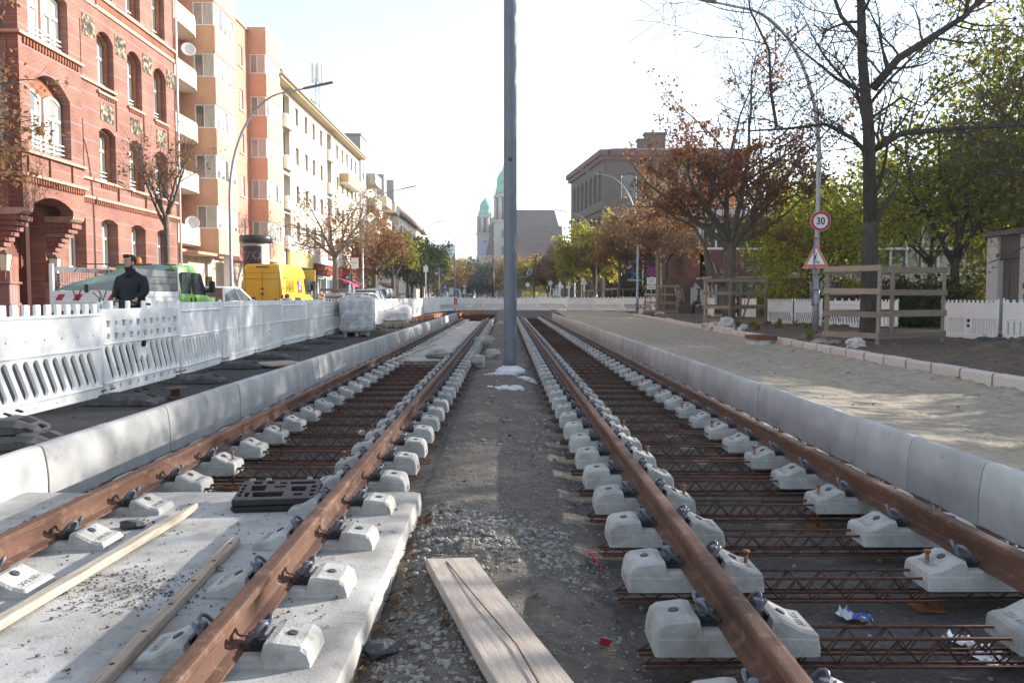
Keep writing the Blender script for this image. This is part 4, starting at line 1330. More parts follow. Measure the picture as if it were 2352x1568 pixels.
limit_sign(9.36, 23.77, 3.46, .60, '30', 'round white speed limit sign with red ring reading 30', R(-3))
# roadworks triangle, seen at an angle
t = empty('roadworks_sign', (9.24, 23.76, 2.40), R(-28), 'red bordered triangular roadworks sign under the round speed limit sign', 'traffic sign')
def tri(r): return [(-r * .5, -r * .44), (r * .5, -r * .44), (0, r * .56)]
b = MB(); b.prism(tri(.76), -.006, .006, FX); link('plate', b.data('plate', [signwhite]), t)
b = MB(); b.mesh(plate(tri(.74), [tri(.50)], .003), T((0, -.0085, 0)) @ FX); link('red_border', b.data('red_border', [palered]), t)
b = MB()
def flat(poly, y=-.0085): b.prism(poly, -.0015 - y, .0015 - y, FX)
flat([(-.035, .03), (.005, .07), (.02, .06), (.005, -.03), (-.03, -.02)])
flat([(-.035, -.02), (-.015, -.03), (-.06, -.19), (-.085, -.19)]); flat([(-.01, -.02), (.008, -.03), (.02, -.10), (.0, -.19), (-.02, -.19), (-.002, -.10)])
flat([(.02, .05), (.01, .03), (-.03, -.08), (-.02, -.09)]); flat(circ(.02, .095, .02, 12))
link('figure', b.data('figure', [signblack]), t)
b = MB(); flat([(.01, -.19), (.12, -.19), (.085, -.13), (.05, -.11)]); link('heap', b.data('heap', [mat('heap_grey', (.28, .26, .22), rough=.6)]), t)
b = MB(); b.tube([(9.17, 23.78, .95), (9.20, 23.78, 2.9)], .026, 8)
o = tag(b.build('sign_tube', mat('tube_blue', (.22, .26, .38), (.17, .2, .3), rough=.5)), 'thin bluish tube strapped to the lamp post under the roadworks sign', 'tube')
b = MB()
for z in (2.95, 2.06): b.cbox((9.23, 23.77, z), (.10, .05, .045))
link('red_clip', b.data('red_clip', [signred]), o)
b = MB()
for z in (1.88, 1.42, .98): b.lathe([(.125, z), (.125, z + .012)], 16, T((9.29, 23.88, 0)))
link('strap', b.data('strap', [signblack]), o)

def pole(name, x, y, z0, z1, r, m, label, cat):
    b = MB(); b.tube([(0, 0, 0), (0, 0, z1 - z0)], r, 10)
    return tag(b.build(name, m, None, (x, y, z0)), label, cat)
def plate_sign(name, x, y, z0, z1, r, label, parts, m=steelgrey, cat='traffic sign', lean=0):
    t = empty(name, (x, y, z0), 0, label, cat)
    b = MB(); b.tube([(-lean, 0, 0), (0, 0, z1 - z0)], r, 10); link('pole', b.data('pole', [m]), t)
    for (nm, b_, mm) in parts:
        link(nm, b_.data(nm, [mm]), t)
    return t
def pl(w_, h, z, y=-.05, dx=0, th=.01): return MB().cbox((dx, y, z), (w_, th, h))
# round sign seen from its back near the far corner
plate_sign('traffic_sign', -4.78, 57, .22, 3.3, .035, 'round traffic sign seen from its dark back, on a slim post at the far corner',
           [('sign_plate', MB().mesh(disc(.34, -.006, .006).data('x', []), T((.02, .06, 2.72))), signback), ('sticker', pl(.17, .10, 2.68, .05, -.17), signwhite), ('sticker', pl(.06, .08, 2.55, .05, .24), signwhite), ('foot', MB().cbox((0, 0, .05), (.5, .9, .12)), rubber)], lean=-.12)
plate_sign('traffic_sign', -5.6, 56, .20, 3.45, .04, 'tall white post with white plates at the far left corner of the fence',
           [('white_plate', pl(.33, .40, 2.95, -.06), signwhite)], signwhite, lean=.03)
plate_sign('traffic_sign', -11.7, 60, .1, 2.95, .03, 'octagonal sign seen from its dark back before the red shop signs',
           [('sign_plate', MB().prism([(.31 * math.cos(PI / 8 + PI / 4 * i), .31 * math.sin(PI / 8 + PI / 4 * i)) for i in range(8)], -.006, .006, T((0, .05, 2.60)) @ FX), signback), ('sticker', pl(.16, .12, 2.58, .04, -.20), signwhite), ('sticker', pl(.09, .12, 2.58, .04, .23), signwhite)])
t = empty('info_board', (-12.03, 63.8, 3.9), 0, 'white notice board hanging on the second lamp post on the left', 'notice board')
link('board', MB().cbox((0, 0, 0), (.58, .02, .86)).data('board', [signwhite]), t)
b = MB()
for z in (.33, .12, .03, -.06): b.cbox((-.02, -.0115, z), (.40, .003, .022))
for (x_, z_) in ((-.13, .0), (.14, .05), (-.12, -.18)): b.cbox((x_, -.0125, z_), (.1, .003, .05))
link('print', b.data('print', [mat('print_grey', (.55, .35, .33), rough=.6)]), t)
def crossing(x, y, z, s_, label):
    t = empty('crossing_sign', (x, y, z), 0, label, 'traffic sign')
    link('plate', MB().cbox((0, 0, 0), (s_, .012, s_)).data('plate', [signblue]), t)
    b = MB(); b.prism([(-s_ * .38, -s_ * .34), (s_ * .38, -s_ * .34), (0, s_ * .38)], .008, .011, FX); link('triangle', b.data('triangle', [signwhite]), t)
    b = MB(); b.prism([(-.02 * s_, .12 * s_), (.06 * s_, .1 * s_), (.12 * s_, -.25 * s_), (.05 * s_, -.25 * s_), (.0, -.05 * s_), (-.1 * s_, -.25 * s_), (-.16 * s_, -.25 * s_)], .0125, .0145, FX)
    for q in range(4): b.prism(rect(-.28 * s_ + .15 * s_ * q, -.33 * s_, -.19 * s_ + .15 * s_ * q, -.28 * s_), .0125, .0145, FX)
    link('figure', b.data('figure', [signblack]), t)
    b = MB(); b.tube([(0, .05, -2.6), (0, .05, s_ / 2)], .035, 8); link('pole', b.data('pole', [steelgrey]), t)
    return t
crossing(-13.0, 119, 2.75, .72, 'blue pedestrian crossing sign under the dark evergreens')
crossing(-9.05, 119, 2.75, .80, 'blue pedestrian crossing sign at the middle of the road, left of the mast')
for i, z in enumerate((2.80, 2.16)):
    limit_sign(-6.1, 118, z, .62, ['20', '30'][i], ['upper round red ringed sign on the double sign post in the distance', 'lower round red ringed sign on the double sign post in the distance'][i])
pole('sign_post', -6.1, 118.1, .1, 3.2, .03, steelgrey, 'thin post carrying two round red ringed signs far off', 'post')
tag(MB().cbox((0, 0, 0), (.62, .03, 1.05)).build('white_board', signwhite, None, (-8.1, 119, 2.05)), 'white arrow board on the road right of the blue crossing sign', 'board')
pole('board_post', -8.1, 119.06, .1, 1.6, .035, steelgrey, 'post under the white arrow board far off', 'post')
# parking ban near the thin tree guard
plate_sign('parking_sign', 8.93, 49.0, .15, 3.05, .03, 'round blue and red no stopping sign with white plates by the thin tree',
           [('sign_plate', MB().mesh(disc(.30, 0, .01).data('x', []), T((0, -.05, 2.62))), signblue), ('white_plate', pl(.55, .42, 2.05), signwhite), ('white_plate', pl(.52, .26, 1.66), signwhite)])
t = C.objects['parking_sign']
ring_plate(.295, .225, -.064, signred, t, 'red_ring').location = (0, 0, 2.62)
b = MB()
for a in (45, -45): b.cbox((0, 0, 0), (.46, .003, .05), T((0, -.0645, 2.62)) @ Matrix.Rotation(R(a), 4, 'Y'))
link('red_bar', b.data('red_bar', [signred]), t)
b = MB()
for z in (2.16, 2.06, 1.96, 1.70, 1.62): b.cbox((0, -.0565, z), (.38, .003, .03))
link('print', b.data('print', [mat('print_dark', (.2, .2, .22), rough=.6)]), t)
# signals
b = MB(); b.rbox((0, 0, 0), (.34, .22, .92), .03)
o = tag(b.build('traffic_light', mat('signal_dark', (.012, .03, .025), rough=.5), None, (-8.7, 110, 4.5)), 'dark traffic light hanging behind the round sign back', 'traffic light')
b = MB(); b.tube([(0, 0, .3), (-2.6, 0, .34), (-2.6, 0, -4.4)], .05, 8); link('bracket', b.data('bracket', [signback]), o)
t = empty('traffic_light', (2.95, 100, 4.35), 0, 'tilted traffic light with a white border right of the mast', 'traffic light')
M = Matrix.Rotation(R(24), 4, 'Y')
link('housing', MB().cbox((0, 0, 0), (.38, .10, .80), M).data('housing', [signwhite]), t)
link('face', MB().cbox((0, -.055, 0), (.26, .012, .68), M).data('face', [signblack]), t)
b = MB(); b.tube([(0, .1, 0), (-.4, .1, -.6), (-2.7, .1, -.75), (-2.7, .1, -4.3)], .05, 8); link('bracket', b.data('bracket', [steelgrey]), t)
pole('slim_mast', -1.7, 108, .1, 6.4, .115, mat('mast_black', (.035, .035, .04), rough=.5), 'slim dark mast just left of the grey catenary mast', 'mast')
pole('slim_mast', -7.2, 112, .1, 7.2, .14, mat('mast_grey2', (.28, .28, .27), rough=.6), 'pale grey post in the middle distance, left of the slim dark mast', 'mast')
for i, (x, y) in enumerate(((3.2, 118), (7.6, 112), (9.0, 92), (5.8, 104))):
    plate_sign('traffic_sign', x, y, .1, 3.4, .035, ['small round sign on a post right of the mast, far off', 'small triangular warning sign far off left of the white facade', 'warning sign on a post beside the white facade', 'thin sign post before the far trees right of the mast'][i],
               [('sign_plate', MB().mesh(disc(.30, 0, .01).data('x', []), T((0, -.05, 2.9))) if i in (0, 3) else MB().prism(tri(.8), -.005, .005, T((0, -.05, 2.9)) @ FX), signwhite), ('red_mark', pl(.25, .07, 2.9, -.062), palered)])
def beacon(x, y, z, w_, label, lamp=None):
    t = empty('warning_board', (x, y, z), 0, label, 'warning board')
    link('board', MB().rbox((0, 0, .0), (w_, .05, w_ * 2.6), .008).data('board', [signwhite]), t)
    b = MB()
    for k_ in range(4):
        z0 = w_ * (1.05 - .62 * k_)
        b.prism([(-w_ * .4, z0), (w_ * .4, z0 - w_ * .35), (w_ * .4, z0 - w_ * .02), (-w_ * .4, z0 + w_ * .18 - .0)], .027, .030, FX)
    link('red_stripe', b.data('red_stripe', [signred]), t)
    if lamp:
        b = MB(); b.lathe([(.05, 0), (.07, .03), (.06, .09), (.03, .11)], 12, T((0, 0, w_ * 1.3))); link('lamp', b.data('lamp', [lamp]), t)
    link('foot', MB().cbox((0, 0, -z + .06), (.4, .7, .10)).data('foot', [rubber]), t)
    link('stem', MB().tube([(0, 0, -z + .08), (0, 0, 0)], .02, 8).data('stem', [steelgrey]), t)
    return t
beacon(-6.0, 21.9, .86, .25, 'red and white warning board with a red lamp behind the fence before the yellow van', signred)
beacon(-7.9, 30.4, .86, .26, 'red and white warning board right of the one with the red lamp')
beacon(-10.3, 44.6, .95, .35, 'orange and white warning board beside the grey pipe', mat('lamp_clear', (.7, .68, .6), rough=.3))
for i in range(5):
    beacon(-6.6 - .5 * i, 62 + 9 * i, .8, .25, 'small red and white warning board in the far row behind the fence').__setitem__('group', 'far row of warning boards')
# ================================================================== BUILDINGS
class Bld:
    def __init__(s, name, loc, label, cat='building'):
        s.r = empty(name, loc, 0, label, cat)
        s.inv = T(V(loc)).inverted()
    def part(s, name, b, mats, M=Matrix.Identity(4), parent=None):
        me = b.data(name, mats) if isinstance(b, MB) else b
        if not isinstance(b, MB):
            for m_ in (mats if isinstance(mats, (list, tuple)) else [mats]): me.materials.append(m_)
        return link(name, me, s.r, mw=s.inv @ M)
    def each(s, name, boxes, mats, M=Matrix.Identity(4)):
        for lo, hi in boxes: s.part(name, MB().box(lo, hi), mats, M)
    def inst(s, name, me, M):
        return link(name, me, s.r, mw=s.inv @ M)
    def wall(s, name, outer, holes, t_, m, M):
        me = plate(outer, holes, t_)
        return s.part(name, me, m, M @ T((0, 0, -t_ / 2)))

brick = brickmat('red_brick', (.29, .118, .084), (.235, .09, .066), (.31, .22, .18), .25, .075, .009, stripe=(.30, .22, .23))
brickdark = brickmat('reveal_brick', (.34, .115, .06), (.27, .09, .05), (.30, .18, .12), .25, .075, .008)
terrac = mat('terracotta_relief', (.30, .26, .18), (.05, .04, .03), rough=.9, scale=5, lo=.47, hi=.56, bump=.6, bscale=12)
sillst = mat('sill_stone', (.50, .34, .27), (.38, .23, .18), rough=.85, scale=4)
doorred = mat('door_red', (.16, .045, .025), (.11, .03, .018), rough=.6, scale=3)
framew = mat('frame_white', (.80, .79, .76), (.74, .73, .70), rough=.45, scale=3)
pane = glassmat('window_pane', (.30, .30, .27), .05, .9, (.13, .135, .13), .35)
panedark = glassmat('window_pane_dark', (.055, .06, .065), .04, .9, (.03, .033, .036), .35)
curtain = mat('curtain', (.55, .52, .45), (.38, .36, .31), rough=.8, scale=2, stretch=(8, .4, 1), spec=.6)
metalw = mat('rail_white', (.75, .75, .75), rough=.4)

def window_mesh(w_, h_, rise=0, transom=.66, mull=True, fw=.075, depth=.07, rails=False, mats=(framew,), cross=()):
    if rise:
        me = plate(arch(-w_ / 2, 0, w_ / 2, h_, rise), [arch(-w_ / 2 + fw, fw, w_ / 2 - fw, h_ - fw, rise * .9)], depth)
    else:
        me = plate(rect(-w_ / 2, 0, w_ / 2, h_), [rect(-w_ / 2 + fw, fw, w_ / 2 - fw, h_ - fw)], depth)
    b = MB(); b.mesh(me)
    if transom: b.cbox((0, h_ * transom, .01), (w_ - fw, .10, depth + .02))
    if mull: b.box((-.045, fw, -depth / 2 + .003), (.045, (h_ * transom if transom else h_ - rise) - .04, depth / 2 + .012))
    for (x0, y0, x1, y1) in cross: b.box((x0, y0, -depth / 2 + .003), (x1, y1, depth / 2 - .003))
    if rails:
        for i in range(3): b.cbox((0, .14 + .15 * i, .12), (w_, .035, .03))
    return b.data('window', list(mats))
def pane_mesh(w_, h_, rise=0, m=pane, curt=True):
    b = MB()
    b.prism(arch(-w_ / 2 + .02, .02, w_ / 2 - .02, h_ - .02, rise) if rise else rect(-w_ / 2 + .02, .02, w_ / 2 - .02, h_ - .02), -.02, -.006)
    ms = [m]
    if curt:
        b.mi = 1
        b.box((-w_ / 2 + .06, h_ * .03, -.006), (-w_ / 2 + .06 + w_ * .22, h_ * (.93 - .5 * rise / max(h_, 1)), -.004)); b.box((w_ / 2 - .06 - w_ * .2, h_ * .03, -.006), (w_ / 2 - .06, h_ * (.93 - .5 * rise / max(h_, 1)), -.004))
        ms = [m, curtain]
    return b.data('pane', ms)
WM = {}
def win(B, key, M, setback=.0):
    wm, pm_ = WM[key]
    o = B.inst('window', wm, M @ T((0, 0, -setback)))
    link('pane', pm_, o)
    return o

# ---- red brick school
B = Bld('brick_building', (-18, 28, 0), 'red brick building with arched windows, an oriel over the gate and terracotta reliefs')
XB = -16.0
M = FL(XB)
cols = [(31.85, 33.18), (34.38, 35.70), (36.90, 38.22)]
rows = [(2.40, 4.33, .16), (5.80, 7.94, .2), (9.30, 11.73, .30), (13.08, 15.55, .32), (16.6, 18.6, .3)]
holes = []
for (a, c) in cols:
    for (z0, z1, rs) in rows: holes.append(arch(a, z0, c, z1, rs))
slits = [(30.25, 30.68, 5.95, 8.05), (30.25, 30.68, 9.55, 11.75), (30.25, 30.68, 13.1, 15.2), (29.42, 30.66, 2.30, 4.33)]
for (a, c, z0, z1) in slits: holes.append(arch(a, z0, c, z1, .12))
holes.append(arch(25.62, .1, 27.95, 4.3, .3))
for z0, z1 in ((2.3, 4.3), (5.8, 7.9), (9.3, 11.7)): holes.append(arch(21.6, z0, 22.9, z1, .2))
B.wall('wall', rect(14, .1, 39.26, 19.6), holes, .55, brick, M)
# stepped inner reveal and windows
WM['b0'] = (window_mesh(1.22, 2.10, .2), pane_mesh(1.22, 2.10, .2))
WM['b1'] = (window_mesh(1.22, 2.06, .2, rails=True), pane_mesh(1.22, 2.06, .2))
WM['b2'] = (window_mesh(1.22, 2.36, .3, rails=True), pane_mesh(1.22, 2.36, .3))
for (a, c) in cols:
    for i, (z0, z1, rs) in enumerate(rows):
        cx = (a + c) / 2
        h = z1 - z0
        k = ('bw', round(h, 2), i == 0)
        if k not in WM: WM[k] = (window_mesh(1.26, h - .02, rs, .62, True, rails=i > 0), pane_mesh(1.26, h - .02, rs))
        win(B, k, M @ T((cx, z0 + .01, 0)), .46)
    # brick liners that step the reveals
for (a, c) in cols:
    for (z0, z1, rs) in rows[1:]:
        me = plate(arch(a - .005, z0, c + .005, z1 + .005, rs), [arch(a + .10, z0 - .01, c - .10, z1 - .10, rs)], .14)
        B.part('arch_reveal', me, brickdark, M @ T((0, 0, -.30)))
for i, (a, c, z0, z1) in enumerate(slits):
    k = ('slit', round(c - a, 2), round(z1 - z0, 2))
    if k not in WM: WM[k] = (window_mesh(c - a - .02, z1 - z0 - .02, .12, .62, False), pane_mesh(c - a - .02, z1 - z0 - .02, .12, curt=False))
    win(B, k, M @ T(((a + c) / 2, z0 + .01, 0)), .46)
for z0, z1 in ((2.3, 4.3), (5.8, 7.9), (9.3, 11.7)):
    k = ('bw2', round(z1 - z0, 2))
    if k not in WM: WM[k] = (window_mesh(1.26, z1 - z0 - .02, .2, .62), pane_mesh(1.26, z1 - z0 - .02, .2))
    win(B, k, M @ T((22.25, z0 + .01, 0)), .46)
# sills, string courses, dentils
B.each('window_sill', [((a - .1, z0 - .10, -.3), (c + .1, z0, .10)) for a, c in cols for z0, z1, rs in rows[2:]], [sillst], M)
B.each('string_course', [((30.1, 9.43, -.1), (33.3, 9.53, .09)), ((28.75, 5.70, -.1), (39.2, 5.80, .09)), ((28.75, 4.98, -.1), (39.2, 5.08, .13)), ((29.4, 2.2, -.3), (30.75, 2.3, .1))], [sillst], M)
B.each('cornice', [((31.8, 12.43, -.1), (39.26, 12.60, .06)), ((31.8, 12.90, -.1), (39.26, 13.02, .12)), ((28.75, 12.43, -.1), (31.79, 12.55, .05))], [sillst], M)
b = MB()
for i in range(62):
    y = 31.85 + i * .12
    b.prism([(y, 12.66), (y + .05, 12.60), (y + .10, 12.66), (y + .10, 12.84), (y + .05, 12.9), (y, 12.84)], -.02, .05)
for i in range(70): b.box((28.9 + i * .147, 4.82, -.02), (28.97 + i * .147, 4.98, .08))
for (a, c) in cols:
    for i in range(9): b.box((a + .05 + i * .145, 9.06, -.02), (a + .11 + i * .145, 9.20, .05))
    for i in range(9): b.box((a + .05 + i * .145, 5.52, -.02), (a + .11 + i * .145, 5.68, .05))
B.part('dentil_frieze', b, [brickdark], M)
for (a, c) in ((30.78, 31.72), (33.32, 34.26), (35.82, 36.76), (38.32, 39.15)):
    B.part('relief_panel', MB().box((a, 11.15, -.05), (c, 11.92, .02)), [terrac], M)
for (a, c) in cols:
    B.part('relief_panel', MB().box((a + .15, 8.2, -.05), (c - .15, 8.86, .02)), [terrac], M)
    for s_ in (a - .07, c + .0):
        pass
B.each('pilaster_strip', [((a, 5.15, -.05), (a + .07, 5.70, .08)) for a in (33.25, 35.75, 38.28)] + [((a, 8.0, -.05), (a + .08, 9.2, .05)) for a in (33.25, 35.75, 38.28)], [brickdark], M)
B.part('downpipe', MB().tube([(39.23, .1, .12), (39.23, 19, .12)], .055, 8), [framew], M)
# oriel
XO = -15.0
MO = FL(XO)
oh = [arch(25.62, 5.90, 27.93, 8.44, .55), arch(25.62, 9.42, 27.93, 11.5, .3), arch(25.62, 12.9, 27.93, 15.3, .3)]
B.wall('oriel_wall', [(25.08, 4.0), (25.62, 4.0), (25.62, 4.17)] + [(25.62 + 2.31 * i / 10, 4.17 + .30 * (1 - (2 * i / 10 - 1) ** 2)) for i in range(1, 10)] + [(27.93, 4.17), (27.93, 4.0), (28.70, 4.0), (28.70, 16.5), (25.08, 16.5)], oh, .45, brick, MO)
for y_, Mx in ((25.08, FC(25.08)), (28.70, None)):
    if Mx is not None:
        B.wall('oriel_side', rect(-16.0, 4.0, -15.003, 16.5), [arch(-15.82, 6.0, -15.36, 8.2, .1), arch(-15.82, 9.5, -15.36, 11.6, .1)], .4, brick, Mx)
B.part('oriel_side', MB().box((-16.0, 28.30, 4.0), (-15.46, 28.697, 16.5)), [brick])
B.part('oriel_floor', MB().box((-16.3, 25.49, 4.35), (-15.46, 28.29, 4.75)), [brickdark])
WM['o1'] = (window_mesh(1.0, 2.0, .18, .62, True, rails=True), pane_mesh(1.0, 2.0, .18))
WM['o2'] = (window_mesh(1.0, 1.85, .12, .62, True, rails=True), pane_mesh(1.0, 1.85, .12))
for z0, k in ((5.92, 'o1'), (9.44, 'o2'), (12.92, 'o1')):
    for cx in (26.18, 27.38):
        win(B, k, MO @ T((cx, z0, 0)), .33)
    B.part('arch_reveal', plate(rect(25.55, z0 - .02, 28.0, z0 + 2.6), [arch(25.67, z0 - .01, 26.69, z0 + (2.02 if k == 'o1' else 1.87), .18), arch(26.87, z0 - .01, 27.89, z0 + (2.02 if k == 'o1' else 1.87), .18)], .1), brickdark, MO @ T((0, 0, -.40)))
for z0, z1, k in ((6.0, 8.2, 0), (9.5, 11.6, 0)):
    kk = ('os', z1 - z0)
    WM[kk] = (window_mesh(.44, z1 - z0 - .02, .1, .6, False), pane_mesh(.44, z1 - z0 - .02, .1, curt=False))
    win(B, kk, FC(25.08) @ T((-15.59, z0 + .01, 0)), .3)
B.each('string_course', [((25.06, z, -.05), (28.74, z + .10, pr)) for z, pr in ((9.30, .12), (5.72, .13), (4.98, .16))], [sillst], MO)
B.each('string_course', [((-16.1, z, -.05), (-14.87, z + .098, pr)) for z, pr in ((9.30, .12), (5.72, .13), (4.98, .16))], [sillst], FC(25.06))
b = MB()
for i in range(24): b.box((25.14 + i * .148, 4.80, -.02), (25.21 + i * .148, 4.96, .10))
for i in range(20): b.box((25.3 + i * .165, 9.08, -.02), (25.37 + i * .165, 9.26, .06))
for y in (25.35, 26.55, 27.9): b.box((y, 5.15, -.02), (y + .09, 5.68, .06))
B.part('dentil_frieze', b, [brickdark], MO)
for (a, c) in ((25.08, 25.62), (27.93, 28.70)):
    b = MB()
    for i in range(5):
        w_ = (c - a)
        b.prism([(-16.0, 4.0), (-15.0, 4.0), (-15.02, 3.9), (-15.12, 3.82), (-15.3, 3.78), (-16.0, 3.78)], a + w_ * i / 5, a + w_ * (i + .72) / 5, Matrix(((1, 0, 0, 0), (0, 0, 1, 0), (0, 1, 0, 0), (0, 0, 0, 1))))
    B.part('corbel_roll', b, [sillst])
for (a, c) in ((25.0, 25.62), (27.93, 28.55)):
    b = MB()
    for i in range(8):
        d = .95 * (1 - i / 8) ** 1.2
        b.box((-16.0, a + .0 + .02 * i, 3.76 - .16 * (i + 1)), (-16.0 + d, c - .02 * i, 3.76 - .16 * i - .012))
    b.box((-16.0, a, 0), (-15.55, c, 2.48))
    B.part('gate_pier', b, [brick])
B.part('gate_vault', MB().box((-16.9, 25.5, 4.32), (-15.99, 28.1, 4.42)), [brickdark])
dp = MB()
dp.box((-16.75, 25.6, 0), (-16.68, 27.95, 4.3))
for y in (25.95, 26.75, 27.6): dp.box((-16.69, y - .06, 0), (-16.62, y + .06, 4.2))
B.part('gate_door', dp, [doorred])
B.part('door_knob', MB().ball((-16.58, 26.3, 1.25), .075, 10, 7), [mat('brass', (.55, .38, .16), rough=.3, metal=.8)])
for y, x in ((24.05, -15.0), (26.72, -15.0)):
    t = empty('wall_lantern', (x, y, 0), 0, 'white glass lantern on a bracket ' + ('at the left edge before the brick gate' if y < 25 else 'to the right of the brick gate'), 'lantern')
    b = MB(); b.loft([[(-.085, -.085, 2.0), (.085, -.085, 2.0), (.085, .085, 2.0), (-.085, .085, 2.0)], [(-.14, -.14, 2.48), (.14, -.14, 2.48), (.14, .14, 2.48), (-.14, .14, 2.48)]][::1])
    link('glass', b.data('glass', [mat('lantern_glass', (.72, .68, .58), (.6, .56, .46), rough=.3)]), t)
    b = MB(); b.loft([[(-.17, -.17, 2.48), (.17, -.17, 2.48), (.17, .17, 2.48), (-.17, .17, 2.48)], [(-.03, -.03, 2.62), (.03, -.03, 2.62), (.03, .03, 2.62), (-.03, .03, 2.62)]]); b.tube([(0, 0, 2.0), (0, 0, 1.75), (-.1, 0, 1.68)], .02, 6)
    for sx in (-1, 1):
        for sy in (-1, 1): b.bar((.085 * sx, .085 * sy, 2.0), (.14 * sx, .14 * sy, 2.48), .02, .02)
    link('frame', b.data('frame', [mat('lantern_frame', (.16, .13, .11), rough=.6)]), t)
    b = MB(); b.rbox((0, 0, .8), (.5, .5, 1.6), .02); b.rbox((0, 0, 1.63), (.62, .62, .08), .02); b.rbox((0, 0, .98), (.58, .58, .12), .03)
    tag(b.build('gate_pillar', [brick, sillst], None, (x + .02, y, 0)), 'brick gate pillar below the ' + ('left' if y < 25 else 'right') + ' lantern', 'pillar')

# ---- orange apartment block
B = Bld('apartment_block', (-18, 48, 0), 'orange and terracotta apartment block with two stacked glazed bays')
ored = mat('render_terracotta', (.55, .25, .18), (.49, .22, .155), rough=.9, scale=2)
opale = mat('render_orange', (.60, .36, .24), (.54, .32, .21), rough=.9, scale=2)
cream = mat('render_cream', (.74, .66, .55), (.68, .60, .50), rough=.9, scale=2)
beigebr = brickmat('beige_brick', (.58, .50, .38), (.52, .44, .33), (.44, .38, .30), .24, .075, .01)
redwin = [(48.6, 49.25), (51.7, 52.5)]
fl = [(4.95, 6.25), (7.7, 9.0), (10.45, 11.75), (13.2, 14.5), (15.95, 17.25)]
hs_ = [rect(a, z0, c, z1) for (a, c) in redwin for z0, z1 in fl]
B.wall('wall', rect(47.6, 3.5, 53.6, 18.6), hs_, .35, ored, FL(-17.0))
WM['ow'] = (window_mesh(.64, 1.28, 0, 0, False, .06), pane_mesh(.64, 1.28, curt=False))
WM['ow2'] = (window_mesh(.78, 1.28, 0, 0, False, .06), pane_mesh(.78, 1.28, curt=True))
for (a, c), k in zip(redwin, ('ow', 'ow2')):
    for z0, z1 in fl: win(B, k, FL(-17.0) @ T(((a + c) / 2, z0 + .01, 0)), .12)
B.each('window_sill', [((-17.05, a - .06, z0 - .08), (-16.9, c + .06, z0 - .005)) for a, c in redwin for z0, z1 in fl], [framew])
hs_ = [rect(40.4, z0 - .7, 41.4, z1 + .2) for z0, z1 in fl] + [rect(41.9, z0 + .1, 43.3, z1 + .1) for z0, z1 in fl]
B.wall('balcony_wall', rect(39.3, 3.5, 44.3, 18.9), hs_, .3, ored, FL(-17.7))
WM['obd'] = (window_mesh(.98, 2.18, 0, 0, False), pane_mesh(.98, 2.18, m=panedark))
WM['obw'] = (window_mesh(1.38, 1.28, 0, 0, True), pane_mesh(1.38, 1.28))
for z0, z1 in fl:
    win(B, 'obd', FL(-17.7) @ T((40.9, z0 - .69, 0)), .12); win(B, 'obw', FL(-17.7) @ T((42.6, z0 + .11, 0)), .12)
bal = mat('balcony_cream_shaded', (.56, .49, .40), (.48, .41, .33), rough=.9, scale=2)  # cream darkened to beige: the parapets' partial shade is put into the colour
for z in (4.1, 6.9, 9.6, 12.35, 15.15):
    b = MB(); b.prism([(-17.69, 39.55), (-16.9, 39.5), (-16.55, 39.8), (-16.42, 40.5), (-16.42, 43.0), (-16.6, 43.6), (-17.0, 43.85), (-17.69, 43.85)][::-1], z - .14, z)
    o = B.part('balcony', b, [cream])
    me = plate([(-17.69, 39.55), (-16.9, 39.5), (-16.55, 39.8), (-16.42, 40.5), (-16.42, 43.0), (-16.6, 43.6), (-17.0, 43.85), (-17.69, 43.85)], [[(-17.6, 39.65), (-16.95, 39.6), (-16.65, 39.86), (-16.52, 40.5), (-16.52, 43.0), (-16.68, 43.52), (-17.0, 43.75), (-17.6, 43.75)]], .82)
    me.materials.append(bal)
    link('parapet', me, o, mw=T((0, 0, z + .41)))
